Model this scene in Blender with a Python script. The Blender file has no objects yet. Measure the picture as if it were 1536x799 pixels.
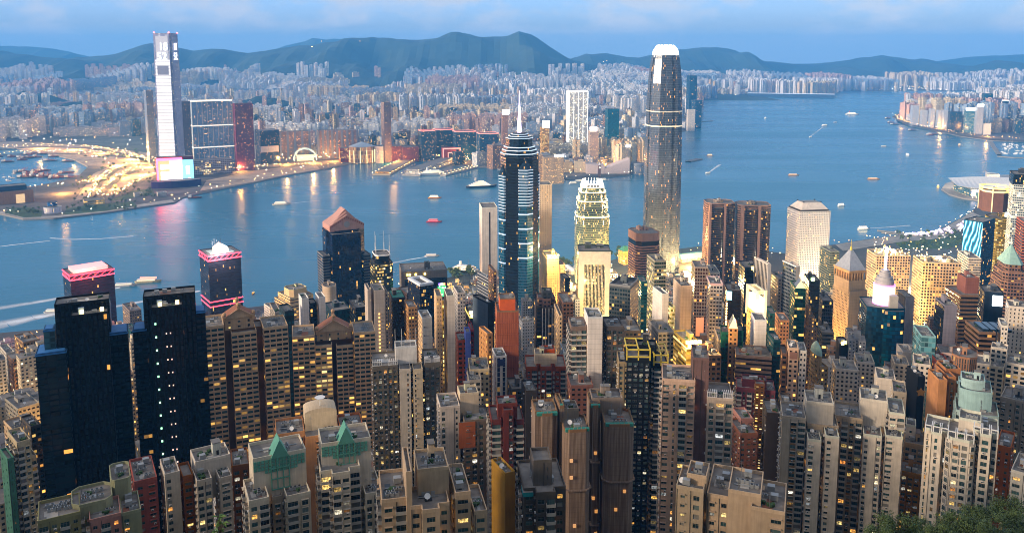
import bpy, math, random
from mathutils import Vector, Matrix, noise as mnoise
from mathutils.geometry import tessellate_polygon
SC = bpy.context.scene
COL = SC.collection
rad = math.radians
# ------------------------------------------------------------------ camera, sky, sun, exposure
CAMZ = 400.0; FPX = 1230.0; PIT = rad(7.5); ROWC = 240.0
cam_d = bpy.data.cameras.new('camera'); cam = bpy.data.objects.new('camera', cam_d); COL.objects.link(cam)
cam.location = (0, 0, CAMZ); cam.rotation_euler = (rad(90) - PIT, 0, 0)
cam_d.sensor_width = 36; cam_d.lens = 36 * FPX / 1536; cam_d.shift_y = -(399.5 - ROWC) / 1536
cam_d.clip_start = 1; cam_d.clip_end = 60000
SC.camera = cam

SC.view_settings.view_transform = 'Standard'; SC.view_settings.look = 'None'
SC.view_settings.exposure = 0.95; SC.view_settings.gamma = 1.0
SC.render.engine = 'CYCLES'
cy = SC.cycles
cy.use_denoising = True; cy.filter_width = 1.0; cy.denoising_input_passes = 'RGB_ALBEDO_NORMAL'; cy.denoising_prefilter = 'ACCURATE'
try: cy.denoiser = 'OPENIMAGEDENOISE'
except Exception: pass
cy.max_bounces = 6; cy.diffuse_bounces = 2; cy.glossy_bounces = 3; cy.transmission_bounces = 2; cy.volume_bounces = 1
cy.sample_clamp_indirect = 2.0; cy.sample_clamp_direct = 0; cy.caustics_reflective = False; cy.caustics_refractive = False
cy.use_adaptive_sampling = False

SUN_EL, SUN_AZ = rad(12), rad(-116)      # azimuth from the view axis, to the west (behind, over the shoulder)
W = bpy.data.worlds.new('World'); SC.world = W; W.use_nodes = True
nt = W.node_tree; nt.nodes.clear()
def N(t, typ, **kw):
    n = t.nodes.new(typ)
    for k, v in kw.items(): setattr(n, k, v)
    return n
out = N(nt, 'ShaderNodeOutputWorld'); bg = N(nt, 'ShaderNodeBackground'); nt.links.new(bg.outputs[0], out.inputs[0])
sky = N(nt, 'ShaderNodeTexSky'); sky.sky_type = 'NISHITA'; sky.sun_disc = False
sky.sun_elevation = SUN_EL; sky.sun_rotation = SUN_AZ; sky.altitude = 400
tc = N(nt, 'ShaderNodeTexCoord'); sx = N(nt, 'ShaderNodeSeparateXYZ'); nt.links.new(tc.outputs['Generated'], sx.inputs[0])
ramp = N(nt, 'ShaderNodeValToRGB'); nt.links.new(sx.outputs['Z'], ramp.inputs[0])
def setramp(r, stops):
    e = r.color_ramp.elements
    while len(e) > 1: e.remove(e[-1])
    e[0].position = stops[0][0]; e[0].color = (*stops[0][1], 1)
    for p, c in stops[1:]:
        x = e.new(p); x.color = (*c, 1)
# dusk gradient: blue low down, grey cloud overhead
setramp(ramp, [(0.0, (.17, .24, .36)), (.03, (.14, .205, .32)), (.07, (.15, .28, .50)), (.16, (.14, .32, .56)), (.34, (.20, .30, .44)), (.6, (.25, .235, .22)), (1.0, (.30, .265, .23))])
mp = N(nt, 'ShaderNodeMapping'); mp.inputs['Scale'].default_value = (1, 1, 2.3); nt.links.new(tc.outputs['Generated'], mp.inputs[0])
nz = N(nt, 'ShaderNodeTexNoise'); nz.inputs['Scale'].default_value = 11.0; nz.inputs['Detail'].default_value = 7; nz.inputs['Roughness'].default_value = .55
nt.links.new(mp.outputs[0], nz.inputs['Vector'])
cr = N(nt, 'ShaderNodeMapRange'); cr.inputs[1].default_value = .45; cr.inputs[2].default_value = .59; nt.links.new(nz.outputs['Fac'], cr.inputs[0])
lift = N(nt, 'ShaderNodeMapRange'); lift.inputs[1].default_value = .006; lift.inputs[2].default_value = .036; nt.links.new(sx.outputs['Z'], lift.inputs[0])
cm = N(nt, 'ShaderNodeMath', operation='MULTIPLY'); nt.links.new(cr.outputs[0], cm.inputs[0]); nt.links.new(lift.outputs[0], cm.inputs[1])
mixc = N(nt, 'ShaderNodeMixRGB'); nt.links.new(cm.outputs[0], mixc.inputs[0]); nt.links.new(ramp.outputs[0], mixc.inputs[1])
mixc.inputs[2].default_value = (.25, .275, .36, 1)
# the sky texture itself, at its usual strength, under the cloud
sk = N(nt, 'ShaderNodeMixRGB', blend_type='MULTIPLY'); sk.inputs[0].default_value = 1; nt.links.new(sky.outputs[0], sk.inputs[1]); sk.inputs[2].default_value = (.07, .07, .07, 1)
mixs = N(nt, 'ShaderNodeMixRGB'); mixs.inputs[0].default_value = .2; nt.links.new(mixc.outputs[0], mixs.inputs[1]); nt.links.new(sk.outputs[0], mixs.inputs[2])
nt.links.new(mixs.outputs[0], bg.inputs[0]); bg.inputs[1].default_value = 1.4

sd = bpy.data.lights.new('sun', 'SUN'); sun = bpy.data.objects.new('sun', sd); COL.objects.link(sun)
sd.energy = 5.0; sd.angle = rad(14); sd.color = (1.0, .79, .58)
sdir = Vector((math.sin(SUN_AZ) * math.cos(SUN_EL), math.cos(SUN_AZ) * math.cos(SUN_EL), math.sin(SUN_EL)))
sun.rotation_euler = sdir.to_track_quat('Z', 'Y').to_euler(); sun.location = (-300, -200, 900)

# ------------------------------------------------------------------ measuring: photograph pixel -> place
CP, SP = math.cos(PIT), math.sin(PIT)
def ray(px, py):
    cx = (px - 768) / FPX; cyy = -(py - ROWC) / FPX
    return cx, CP + cyy * SP, -SP + cyy * CP
def at(px, py, Y):
    x, y, z = ray(px, py); t = Y / y
    return x * t, Y, CAMZ + z * t
def sea(px, py, z=0.0):
    x, y, d = ray(px, py); t = (z - CAMZ) / d
    return x * t, y * t
def pix(X, Y, Z):
    d = Y * CP - (Z - CAMZ) * SP; u = Y * SP + (Z - CAMZ) * CP
    return 768 + FPX * X / d, ROWC - FPX * u / d
def lerp_tab(tab, x):
    if x <= tab[0][0]: return tab[0][1]
    for (a, b), (c, d) in zip(tab, tab[1:]):
        if x <= c: return b + (d - b) * (x - a) / (c - a)
    return tab[-1][1]

# ------------------------------------------------------------------ materials
def lin(h):
    h = h.lstrip('#'); r = []
    for i in (0, 2, 4):
        v = int(h[i:i + 2], 16) / 255
        r.append(v / 12.92 if v <= .04045 else ((v + .055) / 1.055) ** 2.4)
    return tuple(r)
def sat(c, k=1.14):
    l = sum(c) / 3; return tuple(max(0, l + (v - l) * k) for v in c)
def newmat(name):
    m = bpy.data.materials.new(name); m.use_nodes = True; t = m.node_tree
    return m, t, t.nodes['Principled BSDF']
def math_n(t, op, a, b=None, c=None):
    n = t.nodes.new('ShaderNodeMath'); n.operation = op
    for i, v in enumerate((a, b, c)):
        if v is None: continue
        if isinstance(v, (int, float)): n.inputs[i].default_value = v
        else: t.links.new(v, n.inputs[i])
    return n.outputs[0]
def mixrgb(t, f, a, b, bt='MIX'):
    n = t.nodes.new('ShaderNodeMixRGB'); n.blend_type = bt
    for i, v in enumerate((f, a, b)):
        if isinstance(v, (int, float)): n.inputs[i].default_value = v
        elif isinstance(v, tuple): n.inputs[i].default_value = (*v, 1) if len(v) == 3 else v
        else: t.links.new(v, n.inputs[i])
    return n.outputs[0]
_mc = {}
def mat(name, col, rough=.75, metal=0, var=.25, scale=.35, spec=.4):
    """plain weathered material: base colour broken by two scales of noise in object space"""
    if name in _mc: return _mc[name]
    m, t, p = newmat(name)
    co = t.nodes.new('ShaderNodeTexCoord')
    a = t.nodes.new('ShaderNodeTexNoise'); a.inputs['Scale'].default_value = scale; a.inputs['Detail'].default_value = 6
    t.links.new(co.outputs['Object'], a.inputs['Vector'])
    v = math_n(t, 'MULTIPLY_ADD', a.outputs['Fac'], 2 * var, 1 - var)
    mm = t.nodes.new('ShaderNodeVectorMath'); mm.operation = 'SCALE'; mm.inputs[0].default_value = tuple(col); t.links.new(v, mm.inputs['Scale'])
    t.links.new(mm.outputs[0], p.inputs['Base Color'])
    p.inputs['Roughness'].default_value = rough; p.inputs['Metallic'].default_value = metal; p.inputs['Specular IOR Level'].default_value = spec
    _mc[name] = m; return m
def emis(name, col, s, sample=False, base=(.3, .3, .3)):
    if name in _mc: return _mc[name]
    m, t, p = newmat(name)
    p.inputs['Base Color'].default_value = (*base, 1); p.inputs['Emission Color'].default_value = (*col, 1); p.inputs['Emission Strength'].default_value = s
    try: m.cycles.emission_sampling = 'AUTO' if sample else 'NONE'
    except Exception: pass
    _mc[name] = m; return m
def attr(t, name):
    n = t.nodes.new('ShaderNodeAttribute'); n.attribute_name = name; return n
def make_facade():
    """wall with a grid of windows laid out in metres along each wall; a share of the rooms behind is lit.
    mesh attributes: wc wall colour (a = warmth of lamps), gc glass colour (a = seed), pa = bay, storey, share lit, pb = window width, height, lamp strength"""
    m, t, p = newmat('windowed_facade')
    uv = t.nodes.new('ShaderNodeUVMap'); uv.uv_map = 'UVMap'
    s = t.nodes.new('ShaderNodeSeparateXYZ'); t.links.new(uv.outputs[0], s.inputs[0])
    wc = attr(t, 'wc'); gc = attr(t, 'gc'); pa = attr(t, 'pa'); pb = attr(t, 'pb')
    sa = t.nodes.new('ShaderNodeSeparateXYZ'); t.links.new(pa.outputs['Vector'], sa.inputs[0])
    sb = t.nodes.new('ShaderNodeSeparateXYZ'); t.links.new(pb.outputs['Vector'], sb.inputs[0])
    u = math_n(t, 'DIVIDE', s.outputs['X'], sa.outputs['X']); v = math_n(t, 'DIVIDE', s.outputs['Y'], sa.outputs['Y'])
    fu = math_n(t, 'FRACT', u); fv = math_n(t, 'FRACT', v)
    au = math_n(t, 'ABSOLUTE', math_n(t, 'SUBTRACT', fu, .5)); av = math_n(t, 'ABSOLUTE', math_n(t, 'SUBTRACT', fv, .5))
    mu = math_n(t, 'LESS_THAN', au, math_n(t, 'MULTIPLY', sb.outputs['X'], .5)); mv = math_n(t, 'LESS_THAN', av, math_n(t, 'MULTIPLY', sb.outputs['Y'], .5))
    mask = math_n(t, 'MULTIPLY', mu, mv)
    # a mullion down the middle of wide panes
    cell = t.nodes.new('ShaderNodeCombineXYZ')
    t.links.new(math_n(t, 'FLOOR', u), cell.inputs[0]); t.links.new(math_n(t, 'FLOOR', v), cell.inputs[1]); t.links.new(math_n(t, 'MULTIPLY', gc.outputs['Alpha'], 917.0), cell.inputs[2])
    wn = t.nodes.new('ShaderNodeTexWhiteNoise'); wn.noise_dimensions = '3D'; t.links.new(cell.outputs[0], wn.inputs['Vector'])
    # lit rooms come in runs along a storey
    run = t.nodes.new('ShaderNodeVectorMath'); run.operation = 'MULTIPLY'; t.links.new(cell.outputs[0], run.inputs[0]); run.inputs[1].default_value = (.16, .47, 1.0)
    nz = t.nodes.new('ShaderNodeTexNoise'); nz.inputs['Scale'].default_value = 1.0; nz.inputs['Detail'].default_value = 1; t.links.new(run.outputs[0], nz.inputs['Vector'])
    prob = math_n(t, 'MULTIPLY', sa.outputs['Z'], math_n(t, 'MAXIMUM', math_n(t, 'MULTIPLY_ADD', nz.outputs['Fac'], 7.0, -3.0), .10))
    lit = math_n(t, 'MULTIPLY', math_n(t, 'LESS_THAN', wn.outputs['Value'], prob), mask)
    sc = t.nodes.new('ShaderNodeSeparateXYZ'); t.links.new(wn.outputs['Color'], sc.inputs[0])
    # lamp colour
    rp = t.nodes.new('ShaderNodeValToRGB'); setramp(rp, [(0, (1, .33, .05)), (.3, (1, .55, .12)), (.55, (1, .74, .30)), (.8, (1, .90, .66)), (1, (.80, .93, 1))])
    t.links.new(math_n(t, 'MULTIPLY_ADD', math_n(t, 'SUBTRACT', sc.outputs['X'], .5), .5, wc.outputs['Alpha']), rp.inputs[0])
    # uneven light inside one pane
    d = t.nodes.new('ShaderNodeTexNoise'); d.inputs['Scale'].default_value = 2.3; d.inputs['Detail'].default_value = 2; t.links.new(uv.outputs[0], d.inputs['Vector'])
    es = math_n(t, 'MULTIPLY', math_n(t, 'MULTIPLY', lit, sb.outputs['Z']), math_n(t, 'MULTIPLY', math_n(t, 'MULTIPLY_ADD', math_n(t, 'POWER', sc.outputs['Y'], 1.8), .95, .1), math_n(t, 'MULTIPLY_ADD', d.outputs['Fac'], 1.2, .4)))
    # wall weathering: broad tone, streaks down the wall, grime
    gv = t.nodes.new('ShaderNodeVectorMath'); gv.operation = 'MULTIPLY'; t.links.new(uv.outputs[0], gv.inputs[0]); gv.inputs[1].default_value = (.9, .05, 1)
    g1 = t.nodes.new('ShaderNodeTexNoise'); g1.inputs['Scale'].default_value = .8; g1.inputs['Detail'].default_value = 6; t.links.new(gv.outputs[0], g1.inputs['Vector'])
    g2 = t.nodes.new('ShaderNodeTexNoise'); g2.inputs['Scale'].default_value = .12; g2.inputs['Detail'].default_value = 4; t.links.new(uv.outputs[0], g2.inputs['Vector'])
    tone = math_n(t, 'ADD', math_n(t, 'MULTIPLY_ADD', g1.outputs['Fac'], .7, .40), math_n(t, 'MULTIPLY', g2.outputs['Fac'], .5))
    # slab edge line at each storey
    edge = math_n(t, 'GREATER_THAN', av, .46)
    tone2 = math_n(t, 'MULTIPLY', tone, math_n(t, 'MULTIPLY_ADD', edge, -.18, 1.0))
    wcol = t.nodes.new('ShaderNodeVectorMath'); wcol.operation = 'SCALE'; t.links.new(wc.outputs['Color'], wcol.inputs[0]); t.links.new(tone2, wcol.inputs['Scale'])
    gcol = t.nodes.new('ShaderNodeVectorMath'); gcol.operation = 'SCALE'; t.links.new(gc.outputs['Color'], gcol.inputs[0]); t.links.new(math_n(t, 'MULTIPLY_ADD', sc.outputs['Z'], 1.5, .35), gcol.inputs['Scale'])
    base = mixrgb(t, mask, wcol.outputs[0], gcol.outputs[0])
    t.links.new(base, p.inputs['Base Color'])
    t.links.new(math_n(t, 'MULTIPLY_ADD', mask, -.62, .78), p.inputs['Roughness'])
    t.links.new(math_n(t, 'MULTIPLY_ADD', mask, .42, .08), p.inputs['Specular IOR Level'])
    t.links.new(rp.outputs[0], p.inputs['Emission Color']); t.links.new(es, p.inputs['Emission Strength'])
    m.cycles.emission_sampling = 'NONE'
    return m
def make_wall():
    m, t, p = newmat('painted_concrete')
    wc = attr(t, 'wc'); co = t.nodes.new('ShaderNodeUVMap'); co.uv_map = 'UVMap'
    gv = t.nodes.new('ShaderNodeVectorMath'); gv.operation = 'MULTIPLY'; t.links.new(co.outputs[0], gv.inputs[0]); gv.inputs[1].default_value = (1.6, .11, 1)
    g1 = t.nodes.new('ShaderNodeTexNoise'); g1.inputs['Scale'].default_value = 1.0; g1.inputs['Detail'].default_value = 7; t.links.new(gv.outputs[0], g1.inputs['Vector'])
    g2 = t.nodes.new('ShaderNodeTexNoise'); g2.inputs['Scale'].default_value = .16; g2.inputs['Detail'].default_value = 5; t.links.new(co.outputs[0], g2.inputs['Vector'])
    tone = math_n(t, 'ADD', math_n(t, 'MULTIPLY_ADD', g1.outputs['Fac'], .55, .30), math_n(t, 'MULTIPLY', g2.outputs['Fac'], .85))
    w = t.nodes.new('ShaderNodeVectorMath'); w.operation = 'SCALE'; t.links.new(wc.outputs['Color'], w.inputs[0]); t.links.new(tone, w.inputs['Scale'])
    t.links.new(w.outputs[0], p.inputs['Base Color']); p.inputs['Roughness'].default_value = .8; p.inputs['Specular IOR Level'].default_value = .15
    return m
def make_pane():
    """window pane: dark glass, pale curtain or a lit room, told apart by the pane's own random number"""
    m, t, p = newmat('window_pane')
    oi = t.nodes.new('ShaderNodeObjectInfo'); sdn = attr(t, 'sd')
    r = math_n(t, 'FRACT', math_n(t, 'ADD', oi.outputs['Random'], sdn.outputs['Fac']))
    wn = t.nodes.new('ShaderNodeTexWhiteNoise'); wn.noise_dimensions = '1D'; t.links.new(math_n(t, 'MULTIPLY', r, 733.1), wn.inputs['W'])
    s = t.nodes.new('ShaderNodeSeparateXYZ'); t.links.new(wn.outputs['Color'], s.inputs[0])
    lit = math_n(t, 'LESS_THAN', s.outputs['X'], .15)
    rp = t.nodes.new('ShaderNodeValToRGB'); setramp(rp, [(0, (1, .32, .05)), (.3, (1, .52, .10)), (.55, (1, .70, .22)), (.78, (1, .84, .52)), (.92, (1, .94, .82)), (1, (.85, .94, 1))])
    t.links.new(s.outputs['Y'], rp.inputs[0])
    g = t.nodes.new('ShaderNodeTexCoord'); d = t.nodes.new('ShaderNodeTexNoise'); d.inputs['Scale'].default_value = 1.3; d.inputs['Detail'].default_value = 3; t.links.new(g.outputs['Object'], d.inputs['Vector'])
    es = math_n(t, 'MULTIPLY', lit, math_n(t, 'MULTIPLY', math_n(t, 'MULTIPLY_ADD', math_n(t, 'POWER', s.outputs['Z'], 2.0), .75, .07), math_n(t, 'MAXIMUM', math_n(t, 'MULTIPLY_ADD', d.outputs['Fac'], 6.0, -2.2), .15)))
    gl = t.nodes.new('ShaderNodeValToRGB'); setramp(gl, [(0, (.010, .014, .016)), (.4, (.02, .045, .048)), (.65, (.04, .10, .10)), (.8, (.10, .15, .14)), (.9, (.22, .20, .17)), (1, (.30, .28, .25))])
    t.links.new(s.outputs['Z'], gl.inputs[0]); t.links.new(gl.outputs[0], p.inputs['Base Color']); p.inputs['Roughness'].default_value = .12
    t.links.new(rp.outputs[0], p.inputs['Emission Color']); t.links.new(es, p.inputs['Emission Strength'])
    m.cycles.emission_sampling = 'NONE'
    return m
M_FAC = make_facade(); M_WALL = make_wall(); M_PANE = make_pane()
M_ROOF = mat('roof_concrete', (.17, .155, .14), .9, var=.75, scale=.3)
M_PLANT = mat('plant_room_render', (.36, .33, .29), .85, var=.3)
M_STEEL = mat('grey_steel', (.22, .23, .24), .45, .6)
M_WHITE = mat('white_paint', (.72, .70, .67), .6, var=.15)
M_FRAME = mat('window_frame', (.22, .21, .20), .5, .3)
M_DARK = mat('dark_metal', (.02, .022, .026), .4, .3)
MATS = [M_FAC, M_WALL, M_ROOF]

# ------------------------------------------------------------------ mesh builder
class St:
    """look of a wall: wall and glass colour, bay and storey in metres, share of lit rooms, window size as share of the bay, lamp strength and warmth"""
    def __init__(s, wc, gc='18242a', bay=3.2, fl=3.0, lit=.14, wf=.6, hf=.5, lum=1.6, tone=.5, sc=None):
        s.wc = sat(lin(wc)) if isinstance(wc, str) else wc; s.gc = lin(gc) if isinstance(gc, str) else gc
        s.bay, s.fl, s.lit, s.wf, s.hf, s.lum, s.tone = bay, fl, lit, wf, hf, lum, tone
        s.sc = sat(lin(sc)) if isinstance(sc, str) else sc
    def but(s, **k):
        n = St(s.wc, s.gc, s.bay, s.fl, s.lit, s.wf, s.hf, s.lum, s.tone, s.sc)
        for a, b in k.items():
            if a in ('wc', 'gc', 'sc') and isinstance(b, str): b = sat(lin(b))
            setattr(n, a, b)
        return n
PLAIN = St((.3, .28, .25))
_seed = [0.0]
def nseed():
    _seed[0] = (_seed[0] + .61803) % 1.0; return _seed[0]
class MB:
    def __init__(s): s.v = []; s.f = []; s.mi = []; s.uv = []; s.st = []
    def face(s, pts, st=PLAIN, m=0, uv=None, sd=0.0, col=None):
        b = len(s.v); n = len(pts); s.v += [tuple(p) for p in pts]; s.f.append(tuple(range(b, b + n))); s.mi.append(m)
        if uv is None:
            o = Vector(pts[0]); e = Vector(pts[1]) - o; L = e.length or 1; e /= L
            nn = (Vector(pts[1]) - o).cross(Vector(pts[-1]) - o); w = nn.cross(e); w.normalize() if w.length > 0 else None
            uv = [((Vector(p) - o).dot(e), (Vector(p) - o).dot(w)) for p in pts]
        s.uv += uv; s.st.append((col or st.wc, st.tone, st.gc, sd, st.bay, st.fl, st.lit, st.wf, st.hf, st.lum))
    def prism(s, poly, z0, z1, st=PLAIN, m=0, mr=2, roofst=None, sd=None, cap=True, styles=None, skip=()):
        """poly counter-clockwise; walls get a uv in metres with bays centred on each wall and storeys counted from the top"""
        sd = nseed() if sd is None else sd; n = len(poly)
        for i in range(n):
            if i in skip: continue
            a, b = poly[i], poly[(i + 1) % n]; L = math.hypot(b[0] - a[0], b[1] - a[1])
            if L < 1e-4: continue
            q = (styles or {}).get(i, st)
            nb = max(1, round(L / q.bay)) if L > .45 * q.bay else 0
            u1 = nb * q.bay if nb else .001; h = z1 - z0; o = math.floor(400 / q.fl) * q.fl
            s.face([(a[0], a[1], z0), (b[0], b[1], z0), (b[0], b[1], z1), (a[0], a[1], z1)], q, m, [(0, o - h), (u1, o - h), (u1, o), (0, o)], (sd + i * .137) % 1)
        if cap: s.face([(p[0], p[1], z1) for p in poly], roofst or PLAIN, mr)
    def box(s, x0, y0, z0, x1, y1, z1, m=2, st=PLAIN, bottom=False):
        P = [(x0, y0), (x1, y0), (x1, y1), (x0, y1)]
        s.prism(P, z0, z1, st, m, m)
        if bottom: s.face([(x0, y0, z0), (x0, y1, z0), (x1, y1, z0), (x1, y0, z0)], st, m)
    def loft(s, rings, st=PLAIN, m=0, mr=2, cap=True, sd=None):
        """rings: list of (poly, z)"""
        sd = nseed() if sd is None else sd; n = len(rings[0][0]); o = math.floor(600 / st.fl) * st.fl; zt = rings[-1][1]
        lens = [math.dist(rings[0][0][i], rings[0][0][(i + 1) % n]) for i in range(n)]
        for (pa, za), (pb, zb) in zip(rings, rings[1:]):
            for i in range(n):
                j = (i + 1) % n; u1 = max(1, round(lens[i] / st.bay)) * st.bay
                s.face([(*pa[i], za), (*pa[j], za), (*pb[j], zb), (*pb[i], zb)], st, m, [(0, o + za - zt), (u1, o + za - zt), (u1, o + zb - zt), (0, o + zb - zt)], (sd + i * .137) % 1)
        if cap: s.face([(*p, zt) for p in rings[-1][0]], PLAIN, mr)
    def cyl(s, x, y, z0, z1, r0, r1=None, n=12, m=2, st=PLAIN):
        r1 = r0 if r1 is None else r1
        A = [(x + r0 * math.cos(2 * math.pi * i / n), y + r0 * math.sin(2 * math.pi * i / n)) for i in range(n)]
        B = [(x + max(r1, .01) * math.cos(2 * math.pi * i / n), y + max(r1, .01) * math.sin(2 * math.pi * i / n)) for i in range(n)]
        s.loft([(A, z0), (B, z1)], st, m, m)
    def bar(s, p, q, r, m=2, st=PLAIN):
        p, q = Vector(p), Vector(q); d = (q - p).normalized(); a = d.orthogonal().normalized() * r; b = d.cross(a).normalized() * r
        A = [p + a, p + b, p - a, p - b]; B = [x + (q - p) for x in A]
        for i in range(4): s.face([A[i], A[(i + 1) % 4], B[(i + 1) % 4], B[i]], st, m)
        s.face([A[3], A[2], A[1], A[0]], st, m); s.face(B, st, m)
    def mesh(s, name, mats):
        me = bpy.data.meshes.new(name); me.from_pydata(s.v, [], s.f)
        for x in mats: me.materials.append(x)
        me.polygons.foreach_set('material_index', s.mi)
        l = me.uv_layers.new(name='UVMap'); l.data.foreach_set('uv', [c for p in s.uv for c in p])
        nf = len(s.f)
        def put(nm, ty, key, vals):
            a = me.attributes.new(nm, ty, 'FACE'); a.data.foreach_set(key, vals)
        if any(x in (M_FAC, M_WALL) for x in mats):
            put('wc', 'FLOAT_COLOR', 'color', [c for q in s.st for c in (*q[0], q[1])])
            put('gc', 'FLOAT_COLOR', 'color', [c for q in s.st for c in (*q[2], q[3])])
            put('pa', 'FLOAT_VECTOR', 'vector', [c for q in s.st for c in q[4:7]])
            put('pb', 'FLOAT_VECTOR', 'vector', [c for q in s.st for c in q[7:10]])
        elif M_PANE in mats:
            put('sd', 'FLOAT', 'value', [q[3] for q in s.st])
        me.update(); return me
    def build(s, name, mats=None, parent=None, loc=None, rz=0, smooth=False):
        if not s.f: return None
        me = s.mesh(name, mats or MATS)
        if smooth: me.polygons.foreach_set('use_smooth', [True] * len(me.polygons))
        return link(name, me, parent, loc, rz)
def link(name, me, parent=None, loc=None, rz=0):
    o = bpy.data.objects.new(name, me); COL.objects.link(o)
    if parent is not None: o.parent = parent
    if loc: o.location = loc
    if rz: o.rotation_euler = (0, 0, rz)
    return o
def tag(o, label, cat, group=None, kind=None):
    if label: o['label'] = label
    if cat: o['category'] = cat
    if group: o['group'] = group
    if kind: o['kind'] = kind
    return o
def thing(name, label, cat, loc=(0, 0, 0), rz=0, group=None):
    o = link(name, None, None, loc, rz); o.empty_display_size = 5
    return tag(o, label, cat, group)
def copy_tree(o, parent=None):
    c = o.copy(); COL.objects.link(c); c.parent = parent
    for ch in KIDS.get(o.name, []) or o.children: copy_tree(ch, c)
    return c
KIDS = {}
def structure(o): o['kind'] = 'structure'; return o
def rect(x0, y0, x1, y1): return [(x0, y0), (x1, y0), (x1, y1), (x0, y1)]
def inset(poly, d):
    n = len(poly); r = []
    for i in range(n):
        p0, p1, p2 = Vector(poly[i - 1]), Vector(poly[i]), Vector(poly[(i + 1) % n])
        a = (p1 - p0).normalized(); b = (p2 - p1).normalized()
        na, nb = Vector((-a.y, a.x)), Vector((-b.y, b.x)); k = 1 + na.dot(nb)
        r.append(tuple(p1 + (na + nb) * (d / max(k, .35))))
    return r
# ------------------------------------------------------------------ water, island, far shore, hills, haze
def make_water():
    m, t, p = newmat('harbour_water')
    co = t.nodes.new('ShaderNodeTexCoord')
    a = t.nodes.new('ShaderNodeTexNoise'); a.inputs['Scale'].default_value = .0022; a.inputs['Detail'].default_value = 5
    mpn = t.nodes.new('ShaderNodeMapping'); mpn.inputs['Rotation'].default_value = (0, 0, rad(-24)); mpn.inputs['Scale'].default_value = (.35, 1.6, 1)
    t.links.new(co.outputs['Object'], mpn.inputs[0]); t.links.new(mpn.outputs[0], a.inputs['Vector'])
    b = t.nodes.new('ShaderNodeTexNoise'); b.inputs['Scale'].default_value = .05; b.inputs['Detail'].default_value = 6; t.links.new(mpn.outputs[0], b.inputs['Vector'])
    bp = t.nodes.new('ShaderNodeBump'); bp.inputs['Strength'].default_value = .3; bp.inputs['Distance'].default_value = 2.0; t.links.new(b.outputs['Fac'], bp.inputs['Height'])
    t.links.new(bp.outputs[0], p.inputs['Normal'])
    r = t.nodes.new('ShaderNodeMapRange'); r.inputs[1].default_value = .3; r.inputs[2].default_value = .7; r.inputs[3].default_value = .20; r.inputs[4].default_value = .34
    t.links.new(a.outputs['Fac'], r.inputs[0]); t.links.new(r.outputs[0], p.inputs['Roughness'])
    c = mixrgb(t, a.outputs['Fac'], (.006, .11, .19), (.010, .14, .235)); t.links.new(c, p.inputs['Base Color'])
    p.inputs['IOR'].default_value = 1.33; p.inputs['Specular IOR Level'].default_value = .5
    return m
M_WATER = make_water()
mb = MB()
gx = [-16000, -4000, -1500, 0, 1500, 4000, 16000]; gy = [-1500, 600, 1500, 2500, 4000, 8000, 17500]
for i in range(6):
    for j in range(6):
        mb.face([(gx[i], gy[j], 0), (gx[i + 1], gy[j], 0), (gx[i + 1], gy[j + 1], 0), (gx[i], gy[j + 1], 0)])
structure(mb.build('harbour_water', [M_WATER]))

# the island's north slope: peak ridge behind the camera, slope, reclaimed flat land up to the sea wall
PROF = [(-900, 470), (-350, 545), (-120, 470), (-30, 409), (-3, 398), (6, 396), (25, 377), (60, 348), (120, 300), (200, 240), (300, 180), (400, 138), (500, 106), (600, 80), (800, 42), (1000, 17), (1150, 6), (1300, 4), (9000, 4)]
SHORE = [sea(*q) for q in [(-400, 540), (-100, 520), (60, 503), (200, 488), (400, 462), (480, 452), (600, 434), (668, 420), (700, 412), (735, 408), (840, 402), (900, 398), (940, 386), (1035, 374), (1060, 368), (1160, 380), (1182, 384), (1252, 369), (1330, 357), (1400, 351), (1440, 330), (1456, 320), (1475, 303), (1700, 292), (2200, 270)]]
def shore_y(X): return lerp_tab(SHORE, X)
def ground(X, Y):
    if Y > shore_y(X) + 1: return 0.0
    z = lerp_tab(PROF, Y + 60 * mnoise.noise((X / 260, 0, 3)) * min(1, max(0, (abs(Y) - 10) / 150)))
    return z
def make_ground():
    m, t, p = newmat('hillside_ground')
    co = t.nodes.new('ShaderNodeTexCoord'); s = t.nodes.new('ShaderNodeSeparateXYZ'); t.links.new(co.outputs['Object'], s.inputs[0])
    a = t.nodes.new('ShaderNodeTexNoise'); a.inputs['Scale'].default_value = .02; a.inputs['Detail'].default_value = 8; t.links.new(co.outputs['Object'], a.inputs['Vector'])
    f = t.nodes.new('ShaderNodeMapRange'); f.inputs[1].default_value = 45; f.inputs[2].default_value = 220; t.links.new(s.outputs['Z'], f.inputs[0])
    k = math_n(t, 'GREATER_THAN', math_n(t, 'ADD', f.outputs[0], math_n(t, 'MULTIPLY', math_n(t, 'SUBTRACT', a.outputs['Fac'], .5), 1.4)), .5)
    asph = mixrgb(t, a.outputs['Fac'], (.03, .03, .032), (.10, .095, .09)); green = mixrgb(t, a.outputs['Fac'], (.012, .028, .010), (.04, .075, .025))
    t.links.new(mixrgb(t, k, asph, green), p.inputs['Base Color']); p.inputs['Roughness'].default_value = .9
    return m
mb = MB()
xs = [-3900 + 300 * i for i in range(8)] + [-1500 + 60 * i for i in range(54)]
cols = []
for X in xs:
    ys = shore_y(X); c = []
    for k in range(64):
        Y = -900 + (ys + 900) * (k / 63)
        z = ground(X, min(Y, ys - .5))
        if abs(Y) > 40 and Y < 800: z += 4 * mnoise.noise((X / 45, Y / 45, 1))
        c.append((X, Y, z))
    c.append((X, ys + .6, -6)); cols.append(c)
for a, b in zip(cols, cols[1:]):
    for k in range(len(a) - 1): mb.face([a[k], b[k], b[k + 1], a[k + 1]])
structure(mb.build('island_terrain', [make_ground()], smooth=False))

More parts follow.
